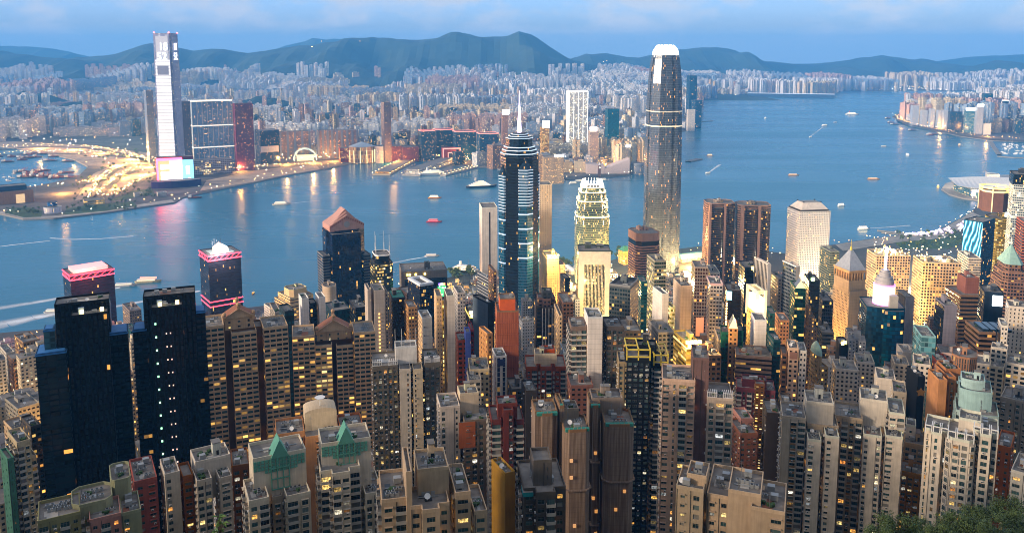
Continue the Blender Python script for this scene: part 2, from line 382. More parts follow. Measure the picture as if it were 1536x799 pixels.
def inside(poly, x, y):
    r = False; j = len(poly) - 1
    for i in range(len(poly)):
        if (poly[i][1] > y) != (poly[j][1] > y) and x < (poly[j][0] - poly[i][0]) * (y - poly[i][1]) / (poly[j][1] - poly[i][1]) + poly[i][0]: r = not r
        j = i
    return r
def slab(name, poly, z, mats, zb=-3, wall=1, kind='structure'):
    area = sum(poly[i - 1][0] * poly[i][1] - poly[i][0] * poly[i - 1][1] for i in range(len(poly)))
    if area < 0: poly = poly[::-1]
    m = MB(); m.prism(poly, zb, z, PLAIN, wall if len(mats) > 1 else 0, 0, cap=False)
    for tri in tessellate_polygon([[Vector((x, y, 0)) for x, y in poly]]):
        a, b, c = [poly[i] for i in tri]
        if (b[0] - a[0]) * (c[1] - a[1]) - (b[1] - a[1]) * (c[0] - a[0]) < 0: b, c = c, b
        m.face([(*a, z), (*b, z), (*c, z)])
    o = m.build(name, mats); o['kind'] = kind; return o
def land_mat(name, c0, c1, c2, sc=.012):
    m, t, p = newmat(name); co = t.nodes.new('ShaderNodeTexCoord')
    a = t.nodes.new('ShaderNodeTexNoise'); a.inputs['Scale'].default_value = sc; a.inputs['Detail'].default_value = 9; a.inputs['Roughness'].default_value = .6; t.links.new(co.outputs['Object'], a.inputs['Vector'])
    r = t.nodes.new('ShaderNodeValToRGB'); setramp(r, [(.3, c0), (.5, c1), (.7, c2)]); t.links.new(a.outputs['Fac'], r.inputs[0])
    t.links.new(r.outputs[0], p.inputs['Base Color']); p.inputs['Roughness'].default_value = .9; return m
M_CITYGROUND = land_mat('city_ground', (.035, .035, .038), (.08, .075, .07), (.16, .14, .12))
M_SEAWALL = mat('sea_wall', (.22, .20, .18), .85)
M_LAWN = land_mat('park_lawn', (.015, .04, .012), (.03, .07, .02), (.05, .10, .03), .03)
M_PAVE = land_mat('promenade_paving', (.22, .20, .18), (.30, .27, .24), (.38, .35, .32), .05)
M_SAND = land_mat('bare_site_soil', (.22, .16, .11), (.34, .26, .19), (.44, .35, .27), .03)
M_ROAD = land_mat('road_asphalt', (.045, .045, .045), (.06, .058, .055), (.08, .075, .07), .08)
KOW_PIX = [(-420, 330), (-120, 326), (0, 322), (35, 330), (80, 329), (160, 320), (240, 308), (262, 305), (275, 297), (330, 285), (390, 273), (430, 264), (480, 256), (520, 247), (553, 243), (600, 240), (660, 243), (690, 250), (740, 252), (770, 262), (815, 266), (850, 270), (880, 270), (905, 267), (940, 264), (965, 257), (975, 240), (1010, 205), (1046, 188), (1052, 168), (1050, 160), (1038, 150), (1060, 149), (1130, 146), (1255, 142), (1262, 137), (1290, 137), (1420, 137), (1560, 133), (1900, 130)]
KOW = [sea(*q) for q in KOW_PIX] + [(13000, 12500), (-11000, 12500)] + [sea(*q) for q in [(-700, 214), (-120, 213), (0, 219), (60, 228), (110, 239), (132, 251), (118, 265), (80, 275), (40, 283), (-120, 283)]]
slab('far_shore_land', KOW, 3.0, [M_CITYGROUND, M_SEAWALL])
EISLE_PIX = [(1900, 216), (1536, 213), (1490, 212), (1440, 205), (1400, 196), (1368, 187), (1348, 181), (1338, 176), (1350, 169), (1400, 160), (1480, 150), (1600, 143), (2300, 138)]
EISLE = [sea(*q) for q in EISLE_PIX]
slab('eastern_shore_land', EISLE, 3.0, [M_CITYGROUND, M_SEAWALL])
HKCEC = [sea(*q) for q in [(1412, 285), (1424, 293), (1445, 299), (1475, 303), (1640, 303), (1640, 262), (1500, 264), (1440, 270), (1418, 277)]]
slab('exhibition_island_land', HKCEC, 3.6, [M_PAVE, M_SEAWALL])

# hills: each range is a height field whose crest follows the skyline, with spurs running down both sides
M_HILL = land_mat('wooded_hills', (.010, .022, .012), (.016, .032, .016), (.028, .046, .024), .0035)
class Range:
    def __init__(s, name, Yr, pts, front=2900, back=2200, foot=0.0):
        s.name, s.Yr, s.front, s.back, s.foot = name, Yr, front, back, foot
        s.tab = [(at(px, py, Yr)[0], at(px, py, Yr)[2]) for px, py in pts]
    def h(s, X, Y):
        top = lerp_tab(s.tab, X) + 13 * mnoise.noise((X / 150, s.Yr, 0)) + 8 * mnoise.noise((X / 60, s.Yr, 5))
        d = (Y - s.Yr) / (s.back if Y > s.Yr else s.front)
        if abs(d) >= 1: return -5
        k = (1 - abs(d)) ** 1.55
        spur = 1 + .95 * abs(d) * (1 - abs(d)) * 4 * mnoise.noise((X / 420, Y / 900, s.Yr)) + .34 * abs(d) * mnoise.noise((X / 130, Y / 260, s.Yr))
        return max(-5, top * k * spur)
    def build(s, X0, X1, dx=70, n=42):
        m = MB(); xs = [X0 + dx * i for i in range(int((X1 - X0) / dx) + 1)]; ts = [s.Yr - s.front + (s.front + s.back) * j / n for j in range(n + 1)]
        ts = sorted(set(ts + [s.Yr - 60, s.Yr, s.Yr + 60]))
        g = [[(X, Y, s.h(X, Y)) for Y in ts] for X in xs]
        for a, b in zip(g, g[1:]):
            for j in range(len(ts) - 1):
                if max(a[j][2], b[j][2], a[j + 1][2], b[j + 1][2]) > -4: m.face([a[j], b[j], b[j + 1], a[j + 1]])
        return structure(m.build(s.name, [M_HILL], smooth=True))
RIDGE = Range('mountain_ridge', 9600, [(-500, 92), (-120, 84), (-40, 79), (0, 77), (30, 81), (60, 85), (100, 88), (150, 84), (175, 81), (200, 72), (222, 65), (240, 67), (262, 71), (290, 76), (330, 73), (372, 80), (400, 76), (440, 70), (470, 67), (500, 63), (522, 60), (560, 57), (600, 60), (640, 60), (668, 55), (690, 53), (712, 55), (745, 56), (768, 52), (785, 49), (800, 53), (815, 63), (835, 78), (852, 87), (880, 96), (930, 108), (1000, 118), (1300, 140)])
RIDGE.build(-8600, 2300)
EAST = Range('eastern_hills', 11600, [(700, 140), (780, 110), (840, 93), (880, 82), (910, 80), (935, 85), (958, 87), (985, 80), (1010, 76), (1045, 72), (1075, 71), (1098, 74), (1122, 84), (1145, 92), (1180, 95), (1215, 97), (1245, 94), (1270, 90), (1300, 86), (1325, 83), (1352, 87), (1370, 90), (1385, 87), (1405, 93), (1440, 98), (1480, 100), (1560, 102), (1800, 104), (2100, 110)], front=2600)
EAST.build(-200, 11500, 90)
FAR1 = Range('distant_hills', 14200, [(-700, 80), (-200, 76), (-60, 71), (0, 69), (40, 70), (80, 73), (105, 78), (140, 90), (300, 95), (390, 82), (430, 68), (455, 63), (470, 57), (490, 60), (505, 57), (525, 63), (560, 75), (700, 90), (1000, 95), (1250, 96), (1380, 96), (1420, 90), (1450, 86), (1480, 84), (1510, 83), (1550, 84), (1800, 88)], front=1900, back=1500)
FAR1.build(-10500, 11500, 120, 26)
HEAD = Range('harbour_headland_hill', 10300, [(1380, 135), (1430, 112), (1460, 99), (1485, 93), (1500, 92), (1525, 94), (1560, 97), (1700, 100), (2000, 125)], front=1300, back=900)
HEAD.build(5000, 12000, 80, 30)
def kground(X, Y):
    return max(3.0, RIDGE.h(X, Y), EAST.h(X, Y), HEAD.h(X, Y))

# wooded knolls that stand out of the far city
KNOLLS = [(*at(px, py, Y)[:2], w, h) for px, py, Y, w, h in ((25, 138, 5900, 420, 95), (120, 150, 5600, 200, 55), (395, 150, 5600, 330, 80), (485, 176, 4700, 190, 42), (560, 178, 4700, 170, 38), (700, 150, 6000, 300, 70), (800, 160, 5300, 160, 40), (690, 196, 4000, 120, 26), (960, 215, 3500, 110, 22))]
for kx, ky, w, h in KNOLLS:
    m = MB(); n = 16; g = [[(kx + w * (2 * i / n - 1), ky + w * .8 * (2 * j / n - 1), 2 + h * max(0, 1 - (2 * i / n - 1) ** 2 - (2 * j / n - 1) ** 2) ** .8 * (1 + .5 * mnoise.noise((i * .5 + kx, j * .5, 1)))) for j in range(n + 1)] for i in range(n + 1)]
    for i in range(n):
        for j in range(n): m.face([g[i][j], g[i + 1][j], g[i + 1][j + 1], g[i][j + 1]])
    structure(m.build('wooded_hill', [M_HILL]))
# the blue evening air over the harbour
mh = bpy.data.materials.new('evening_haze'); mh.use_nodes = True; t = mh.node_tree; t.nodes.clear()
o_ = N(t, 'ShaderNodeOutputMaterial'); pv = N(t, 'ShaderNodeVolumePrincipled'); t.links.new(pv.outputs[0], o_.inputs['Volume'])
HAZE_D = 0.74e-4
pv.inputs['Density'].default_value = HAZE_D; pv.inputs['Color'].default_value = (.09, .39, .88, 1); pv.inputs['Anisotropy'].default_value = 0.0
mb = MB(); mb.box(-15000, -1300, -9, 15000, 17200, 730, 0, bottom=True)
hz = mb.build('haze', [mh]); hz['kind'] = 'stuff'
# ------------------------------------------------------------------ towers
RND = random.Random(11)
FOOT = []          # footprints taken: (x, y, r)
LANDMARKS = []     # (phrase, X, Y, px, top row) for naming the lesser buildings by what they stand beside
CEN = Vector((0, 0, CAMZ))
def v_rooms(mb, wins, A, B, z0, z1, st, pat, balc, acs, maxf=44):
    """one wall with real recessed openings, laid out in bays by PAT: w window, o bay window, y balcony, b blank, n narrow window"""
    ax, ay = A; L = math.hypot(B[0] - ax, B[1] - ay); ex, ey = (B[0] - ax) / L, (B[1] - ay) / L; nx, ny = ey, -ex
    def P(u, z, d=0.0): return (ax + ex * u + nx * d, ay + ey * u + ny * d, z)
    def q(u0, u1, a, b, d=0.0, col=None):
        mb.face([P(u0, a, d), P(u1, a, d), P(u1, b, d), P(u0, b, d)], st, 1, [(u0 + ax, a), (u1 + ax, a), (u1 + ax, b), (u0 + ax, b)], col=col)
    if L < 2.0: q(0, L, z0, z1); return
    n = max(1, round(L / st.bay)); bw = L / n; nf = min(maxf, max(1, int((z1 - z0 - 1.2) / st.fl)))
    ang = math.atan2(ey, ex); zb = z1 - 1.2 - nf * st.fl
    if zb > z0 + .2: q(0, L, z0, zb)
    else: zb = z0
    for i in range(n):
        c = pat[i % len(pat)] if len(pat) < n or len(pat) == 1 else pat[int(i * len(pat) / n)]
        u0, u1 = i * bw, (i + 1) * bw; um = (u0 + u1) / 2
        if c == 'b': q(u0, u1, zb, z1); continue
        ww = bw * st.wf * (.45 if c == 'n' else 1); hh = st.fl * st.hf; a, b = um - ww / 2, um + ww / 2
        if c == 'y': hh = st.fl * .72; ww = bw * .86; a, b = um - ww / 2, um + ww / 2
        if c != 'y': ww = min(ww * RND.uniform(.78, 1.16), bw * .92); hh = min(hh * RND.uniform(.88, 1.16), st.fl * .8); a, b = um - ww / 2, um + ww / 2
        q(u0, a, zb, z1); q(b, u1, zb, z1)
        if RND.random() < .4:        # a drain pipe down the wall
            pu = u0 + .25; cc = (.06, .055, .05); mb.face([P(pu, zb, .14), P(pu + .16, zb, .14), P(pu + .16, z1, .14), P(pu, z1, .14)], st, 1, col=cc); mb.face([P(pu, zb, 0), P(pu, zb, .14), P(pu, z1, .14), P(pu, z1, 0)], st, 1, col=cc); mb.face([P(pu + .16, zb, .14), P(pu + .16, zb, 0), P(pu + .16, z1, 0), P(pu + .16, z1, .14)], st, 1, col=cc)
        prev = zb; dep = -.3; hood = RND.random() < .35
        for k in range(nf - 1, -1, -1):
            h = z1 - 1.2 - k * st.fl - .35; l = h - hh
            if l < zb: continue
            q(a, b, prev, l, 0, st.sc if c != 'n' else None); prev = h
            if c == 'o':
                e = .55; sl = l - .45; sh = h + .25; cc = st.sc
                mb.face([P(a - .2, sl, e), P(b + .2, sl, e), P(b + .2, l, e), P(a - .2, l, e)], st, 1, col=cc); mb.face([P(a - .2, h, e), P(b + .2, h, e), P(b + .2, sh, e), P(a - .2, sh, e)], st, 1, col=cc)
                mb.face([P(a - .2, sh, e), P(b + .2, sh, e), P(b + .2, sh, 0), P(a - .2, sh, 0)], st, 1); mb.face([P(a - .2, sl, 0), P(b + .2, sl, 0), P(b + .2, sl, e), P(a - .2, sl, e)], st, 1)
                for uu, s_ in ((a - .2, 0), (b + .2, 1)):
                    f = [P(uu, sl, 0), P(uu, sl, e), P(uu, sh, e), P(uu, sh, 0)]; mb.face(f if not s_ else f[::-1], st, 1, col=cc)
                mb.face([P(a - .2, l, e), P(a, l, e), P(a, h, e), P(a - .2, h, e)], st, 1); mb.face([P(b, l, e), P(b + .2, l, e), P(b + .2, h, e), P(b, h, e)], st, 1)
                wins.append((P(um, (l + h) / 2, e - .06), ang, round(ww, 1), round(hh, 1)))
            else:
                mb.face([P(a, l, 0), P(b, l, 0), P(b, l, dep), P(a, l, dep)], st, 1); mb.face([P(a, h, dep), P(b, h, dep), P(b, h, 0), P(a, h, 0)], st, 1)
                mb.face([P(a, l, 0), P(a, l, dep), P(a, h, dep), P(a, h, 0)], st, 1); mb.face([P(b, l, dep), P(b, l, 0), P(b, h, 0), P(b, h, dep)], st, 1)
                wins.append((P(um, (l + h) / 2, dep + .02), ang, round(ww, 1), round(hh, 1)))
                if hood and c != 'y' and RND.random() < .8: mb.face([P(a - .15, h + .12, 0), P(a - .15, h + .02, .7), P(b + .15, h + .02, .7), P(b + .15, h + .12, 0)][::-1], st, 1); mb.face([P(a - .15, h - .1, .7), P(b + .15, h - .1, .7), P(b + .15, h + .02, .7), P(a - .15, h + .02, .7)], st, 1)
                if c == 'y': balc.append((P(um, l - .15, 0), ang, round(ww + .3, 1)))
                elif RND.random() < .3 and st.bay < 4: acs.append((P(um + RND.uniform(-.2, .2) * ww, l - .62, .02), ang))
        q(a, b, prev, z1)
_wm = {}
def win_mesh(w, h):
    k = (w, h)
    if k not in _wm:
        m = MB(); a, b = w / 2, h / 2; f = .07
        nm = 1 if w < 1.2 else 2 if w < 2.6 else 3
        m.face([(-a, 0, -b), (a, 0, -b), (a, 0, b), (-a, 0, b)], m=0)
        for i in range(nm + 1):
            u = -a + i * (w - f) / nm; m.face([(u, -.05, -b), (u + f, -.05, -b), (u + f, -.05, b), (u, -.05, b)], m=1)
        for z in (-b, b - f, b - h * .32): m.face([(-a, -.045, z), (a, -.045, z), (a, -.045, z + f), (-a, -.045, z + f)], m=1)
        _wm[k] = m.mesh('window', [M_PANE, M_FRAME])
    return _wm[k]
_bm = {}
def balc_mesh(w):
    if w not in _bm:
        m = MB(); m.box(-w / 2, -1.15, 0, w / 2, 0, .16, 0, bottom=True); m.box(-w / 2, -1.15, .16, w / 2, -1.03, 1.1, 0); m.box(-w / 2, -1.03, .16, -w / 2 + .12, 0, 1.1, 0); m.box(w / 2 - .12, -1.03, .16, w / 2, 0, 1.1, 0)
        _bm[w] = m.mesh('balcony', [M_PLANT])
    return _bm[w]
_acm = []
def ac_mesh():
    if not _acm:
        m = MB(); m.box(-.42, -.5, 0, .42, 0, .52, 0, bottom=True); m.box(-.34, -.53, .06, .34, -.5, .46, 1); _acm.append(m.mesh('air_conditioner', [M_WHITE, M_DARK]))
    return _acm[0]
def emit(root, name, items, meshf, cap, stuffmats):
    """the CAP nearest of a repeated part as parts of their own, the others as one part of kind stuff"""
    if not items: return
    inv = root.matrix_basis
    items = sorted(items, key=lambda q: (inv @ Vector(q[0]) - CEN).length)
    for q in items[:cap]: link(name, meshf(*q[2:]), root, q[0], q[1])
    rest = items[cap:]
    if rest:
        m = MB()
        for q in rest:
            me = meshf(*q[2:]); M = Matrix.Translation(q[0]) @ Matrix.Rotation(q[1], 4, 'Z'); sd = nseed()
            for p in me.polygons: m.face([tuple(M @ me.vertices[i].co) for i in p.vertices], m=p.material_index, sd=sd, uv=[(0, 0)] * len(p.vertices))
        o = m.build(name, stuffmats, root); o['kind'] = 'stuff'
M_WOODROOF = mat('roof_terracotta_tile', (.22, .085, .045), .85, var=.4, scale=.6)
M_GREENROOF = mat('green_roof_felt', (.03, .16, .12), .8, var=.4)
M_TANK = mat('water_tank_steel', (.30, .31, .31), .5, .3)
M_POT = mat('roof_garden_leaves', (.03, .07, .02), .9, var=.6, scale=1.5)
def roofkit(root, x0, y0, x1, y1, z, lvl=2, st=PLAIN, rnd=RND, house=True):
    """what stands on a flat roof: lift room, tanks, pipes, air-conditioning boxes, aerials, dishes"""
    w, d = x1 - x0, y1 - y0
    if w < 3 or d < 3: return
    spots = []
    def free(a, b, c, e):
        if any(a < q[2] and c > q[0] and b < q[3] and e > q[1] for q in spots): return False
        spots.append((a, b, c, e)); return True
    if house and w > 7 and d > 7:
        for k in range(1 if w < 18 or lvl < 2 else 2):
            bw, bd, bh = w * rnd.uniform(.22, .38), d * rnd.uniform(.25, .42), rnd.uniform(2.6, 6.0)
            a, b = x0 + (w - bw) * rnd.uniform(.1, .9), y0 + (d - bd) * rnd.uniform(.3, .9)
            if not free(a, b, a + bw, b + bd): continue
            m = MB(); m.box(a, b, z, a + bw, b + bd, z + bh, 1, st); m.box(a - .2, b - .2, z + bh, a + bw + .2, b + bd + .2, z + bh + .3, 2)
            if bh > 4 and bw > 4: m.box(a + bw * .2, b + bd * .2, z + bh + .3, a + bw * .6, b + bd * .7, z + bh + 1.9, 1, st)
            lr = m.build('lift_room', MATS, root); m = MB(); m.box(a + bw * .42, b - .05, z, a + bw * .42 + 1.0, b - .005, z + 2.1, 0); m.build('door', [M_DARK], lr)
    if lvl > 3:
        for k in range(2):
            a, b = rnd.uniform(x0, x0 + w * .5), rnd.uniform(y0, y0 + d * .5); m = MB(); m.box(a, b, z + .01, a + w * rnd.uniform(.2, .45), b + d * rnd.uniform(.2, .45), z + .07 + .03 * k, 0); m.build('roof_tiling', [rnd.choice((M_WOODROOF, M_PLANT, M_TANK, M_DARK, M_PLANT))], root)
        m = MB(); b = y0 + d * rnd.uniform(.2, .8)
        for q in range(2): m.bar((x0 + .3, b + .4 * q, z + .3), (x1 - .3, b + .4 * q, z + .3), .11, 0)
        m.build('roof_pipe', [M_TANK], root)
    for k in range(lvl):
        r = rnd.random(); a, b = rnd.uniform(x0 + .3, x1 - 2.6), rnd.uniform(y0 + .3, y1 - 2.6)
        if r < .3:
            if not free(a, b, a + 2.4, b + 2.4): continue
            m = MB(); m.box(a, b, z + .5, a + 2.3, b + 2.0, z + 2.2, 0, bottom=True)
            for sx_ in (a + .2, a + 2.0):
                for sy_ in (b + .2, b + 1.7): m.box(sx_ - .1, sy_ - .1, z, sx_ + .1, sy_ + .1, z + .5, 0)
            m.build('water_tank', [M_TANK], root)
        elif r < .65:
            for j in range(rnd.randint(2, 5)):
                aa, bb = a + 1.5 * j, b
                if aa + 1.2 > x1 or not free(aa, bb, aa + 1.2, bb + 1.2): break
                m = MB(); m.box(aa, bb, z, aa + 1.2, bb + 1.0, z + 1.2, 0); m.cyl(aa + .6, bb + .5, z + 1.2, z + 1.35, .42, n=8, m=1); m.build('cooling_unit', [M_TANK, M_DARK], root)
        elif r < .8:
            m = MB(); h = rnd.uniform(3, 8); m.bar((a, b, z), (a, b, z + h), .09, 0); m.bar((a - .7, b, z + h * .8), (a + .7, b, z + h * .8), .05, 0); m.bar((a - .5, b, z + h * .9), (a + .5, b, z + h * .9), .05, 0); m.build('aerial', [M_STEEL], root)
        elif r < .84:
            m = MB(); m.bar((a, b, z), (a, b, z + 1.3), .12, 0)
            pts = [[(a + rr * math.cos(t_), b - .6 * .5 + rr * math.sin(t_) * .6 + (rr * rr) * -.12, z + 1.6 + rr * math.sin(t_) * .8) for t_ in [i * math.pi / 6 for i in range(12)]] for rr in (.2, .6, .95)]
            for p_, q_ in zip(pts, pts[1:]):
                for i in range(12): m.face([p_[i], p_[(i + 1) % 12], q_[(i + 1) % 12], q_[i]], m=0)
            m.face(pts[0], m=0); m.build('satellite_dish', [M_WHITE], root)
        else:
            m = MB()
            for j in range(7):
                aa, bb = a + rnd.uniform(0, 2), b + rnd.uniform(0, 2); s_ = rnd.uniform(.3, .7)
                m.cyl(aa, bb, z, z + s_ * 1.6, s_ * .6, s_ * .9, 6, 0)
            m.build('potted_plants', [M_POT], root)['kind'] = 'stuff'
def parapet(root, poly, z, h=1.1, t=.3, st=PLAIN, mats=None, m=1, name='parapet'):
    q = inset(poly, t); mb = MB(); n = len(poly)
    for i in range(n):
        j = (i + 1) % n; a, b, c, d = poly[i], poly[j], q[j], q[i]
        mb.face([(*a, z - .02), (*b, z - .02), (*b, z + h), (*a, z + h)], st, m); mb.face([(*c, z), (*d, z), (*d, z + h), (*c, z + h)], st, m); mb.face([(*a, z + h), (*b, z + h), (*c, z + h), (*d, z + h)], st, m)
    return mb.build(name, mats or MATS, root)
def plan(kind, w, d):
    """outline of a floor, front wall along y = 0, centred on x"""
    h = w / 2
    if kind == 'rect': return rect(-h, 0, h, d)
    if kind == 'cham':
        c = min(w, d) * .18; return [(-h + c, 0), (h - c, 0), (h, c), (h, d - c), (h - c, d), (-h + c, d), (-h, d - c), (-h, c)]
    if kind == 'notch':      # light well in the middle of the front
        s, e = w * .09, min(5, d * .25); return [(-h, 0), (-s, 0), (-s, e), (s, e), (s, 0), (h, 0), (h, d), (-h, d)]
    if kind == 'two':        # two light wells
        e = min(4.5, d * .25); a, b = w * .14, w * .22; return [(-h, 0), (-b, 0), (-b, e), (-a, e), (-a, 0), (a, 0), (a, e), (b, e), (b, 0), (h, 0), (h, d), (-h, d)]
    if kind == 'cross':
        a, e = w * .2, d * .22; return [(-a, 0), (a, 0), (a, e), (h, e), (h, d - e), (a, d - e), (a, d), (-a, d), (-a, d - e), (-h, d - e), (-h, e), (-a, e)]
    if kind == 'step':
        e = min(3, d * .2); return [(-h, e), (-h * .45, e), (-h * .45, 0), (h * .45, 0), (h * .45, e), (h, e), (h, d), (-h, d)]
    if kind == 'round':
        return [(h * math.cos(t), d / 2 + d / 2 * math.sin(t)) for t in [2 * math.pi * (i - 6.5) / 24 for i in range(24)]]
    if kind == 'bow':        # bowed front
        n = 9; f = [(-h + w * i / (n - 1), -w * .12 * (1 - (2 * i / (n - 1) - 1) ** 2)) for i in range(n)]; return f + [(h, d), (-h, d)]
    if kind == 'oct':
        c = min(w, d) * .29; return [(-h + c, 0), (h - c, 0), (h, c), (h, d - c), (h - c, d), (-h + c, d), (-h, d - c), (-h, c)]
    raise KeyError(kind)
class V:
    """one volume of a building: outline columns x0..x1 and the row of its front roof edge in the photograph, set off metres behind the building's front line"""
    def __init__(s, part, x0, x1, yt, off=0, dep=None, st=None, plan='rect', op=None, pat='w', pats=None, roof=2, par=True, h=None, up=0, roofst=None, mr=2, house=True, extra=None, styles=None):
        s.__dict__.update(part=part, x0=x0, x1=x1, yt=yt, off=off, dep=dep, st=st, plan=plan, op=op, pat=pat, pats=pats, roof=roof, par=par, h=h, up=up, roofst=roofst, mr=mr, house=house, extra=extra, styles=styles)
class Built: pass
def C(name, label, cat, D, a, vols, group=None, zbase=None, noland=False, lm=None):
    """a building: D metres ahead of the camera, turned so that a degrees of its left flank show; volumes measured off the photograph"""
    x0 = min(v.x0 for v in vols); x1 = max(v.x1 for v in vols); yt = min(v.yt for v in vols)
    X, Y, _ = at((x0 + x1) / 2, yt, D); th = rad(a) - math.atan2(X, Y)
    gz = ground(X, Y + 8) - 6 if zbase is None else zbase
    root = thing(name, label, cat, (X, Y, gz), th, group)
    root.matrix_basis = Matrix.Translation((X, Y, gz)) @ Matrix.Rotation(th, 4, 'Z')
    ex = Vector((math.cos(th), math.sin(th))); ey = Vector((-math.sin(th), math.cos(th))); O = Vector((X, Y))
    def hit(px, py, off):
        rx, ry, _ = ray(px, py); nrm = ey; k = (O + ey * off).dot(nrm) / (rx * nrm.x + ry * nrm.y); p = Vector((rx * k, ry * k)); return (p - O).dot(ex)
    B = Built(); B.root = root; B.vol = {}; wins, balc, acs = [], [], []
    for v in vols:
        dep = v.dep or (24 if D < 520 else 28 if D < 900 else 36)
        sl, sr = hit(v.x0, v.yt, v.off), hit(v.x1, v.yt, v.off)
        bl, br = hit(v.x0, v.yt, v.off + dep), hit(v.x1, v.yt, v.off + dep)
        # the flank that shows takes its share of the columns
        lx = ex * sl + ey * v.off + O; rx_ = ex * sr + ey * v.off + O
        s0 = bl if bl > sl else sl
        s1 = br if br < sr else sr
        if s1 - s0 < 3: s0, s1 = sl + .25 * (sr - sl), sr - .25 * (sr - sl)
        mid = O + ex * ((s0 + s1) / 2) + ey * v.off
        zt = at((v.x0 + v.x1) / 2, v.yt, mid.y)[2] - gz
        zb = 0 if v.h is None else zt - v.h
        st = v.st; w = s1 - s0; cx = (s0 + s1) / 2
        poly = [(x + cx, y + v.off) for x, y in plan(v.plan, w, dep)]
        op = v.op if v.op is not None else (D < 460 and st.wf < .8)
        mb = MB()
        if op:
            n = len(poly); sk = set()
            for i in range(n):
                p, q = poly[i], poly[(i + 1) % n]; e = Vector((q[0] - p[0], q[1] - p[1]))
                nrm = ex * e.y + ey * -e.x; c_ = O + ex * ((p[0] + q[0]) / 2) + ey * ((p[1] + q[1]) / 2)
                if nrm.dot(-c_) > -.02 * e.length * c_.length:
                    flank = abs(e.y) > abs(e.x)
                    v_rooms(mb, wins, p, q, zb, zt, st, (v.pats or v.pat) if flank else v.pat, balc, acs); sk.add(i)
            mb.prism(poly, zb, zt, st, 0, v.mr, skip=sk)
        else:
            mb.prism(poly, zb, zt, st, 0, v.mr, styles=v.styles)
        mb.build(v.part, MATS + ([M_WOODROOF, M_GREENROOF] if v.mr > 2 else []), root)
        if v.par and v.roof >= 0: parapet(root, poly, zt, st=st.but(wc=tuple(min(.6, c * 1.15) for c in st.wc)))
        if v.roof > 0:
            k = .8 if v.plan in ('rect', 'bow') else .6
            yy0 = v.off + (6 if v.plan in ('notch', 'two', 'step') else dep * .1)
            roofkit(root, cx - w / 2 * k, yy0, cx + w / 2 * k, v.off + dep * .9, zt, v.roof * 2 + 2 if D < 520 else v.roof, st.but(wc=tuple(min(.5, c * 1.1 + .02) for c in st.wc)), house=v.house)
        b = Built(); b.x0, b.x1, b.y0, b.y1, b.z, b.poly, b.w, b.d, b.cx, b.zb = s0, s1, v.off, v.off + dep, zt, poly, w, dep, cx, zb
        B.vol[v.part] = b; B.last = b
        wp = O + ex * cx + ey * (v.off + dep / 2); FOOT.append((wp.x, wp.y, max(w, dep) * .62, gz + zt))
        if v.extra: v.extra(root, b)
    emit(root, 'window', wins, win_mesh, 100 if D < 420 else 60, [M_PANE, M_FRAME])
    emit(root, 'balcony', balc, balc_mesh, 100, [M_PLANT])
    emit(root, 'air_conditioner', acs, ac_mesh, 40, [M_WHITE, M_DARK])
    B.O, B.ex, B.ey, B.gz, B.th = O, ex, ey, gz, th
    if lm: LANDMARKS.append((lm, X, Y, (x0 + x1) / 2, yt))
    return B
# ------------------------------------------------------------------ the nearer residential towers on the slope
G = 'residential towers on the slope'
BEIGE = St('a98c70', '203a3c', 3.3, 3.0, .2, .62, .5, 1.2, .45, sc='8a5c42')
CREAM = St('c0ae96', '1c2628', 3.2, 2.9, .16, .64, .56, 1.2, .45)
WHITE = St('bdb2a4', '1a2226', 3.2, 2.9, .14, .64, .56, 1.2, .45)
TAN = St('9c8468', '1a2424', 3.2, 2.9, .16, .52, .5, 1.2, .4)
GREY = St('8a8278', '182022', 3.2, 3.0, .16, .6, .5, 1.2, .4)
DGLASS = St((.004, .006, .009), (.003, .006, .010), 2.6, 3.1, .02, .86, .62, .9, .45)
OLIVE = St('86866c', '1a2420', 3.4, 2.9, .14, .5, .46, 1.1, .4)
PINK = St('9c746a', '1a2020', 3.4, 2.9, .16, .5, .46, 1.1, .4)
GLASSM = mat('dark_blue_glass', (.008, .02, .035), .1, .0, var=.5, scale=.08, spec=.8)
M_BLUEROOF = mat('blue_roof_sheet', (.03, .16, .42), .6, var=.3)
M_BRASS = mat('yellow_painted_steel', (.62, .46, .05), .5)

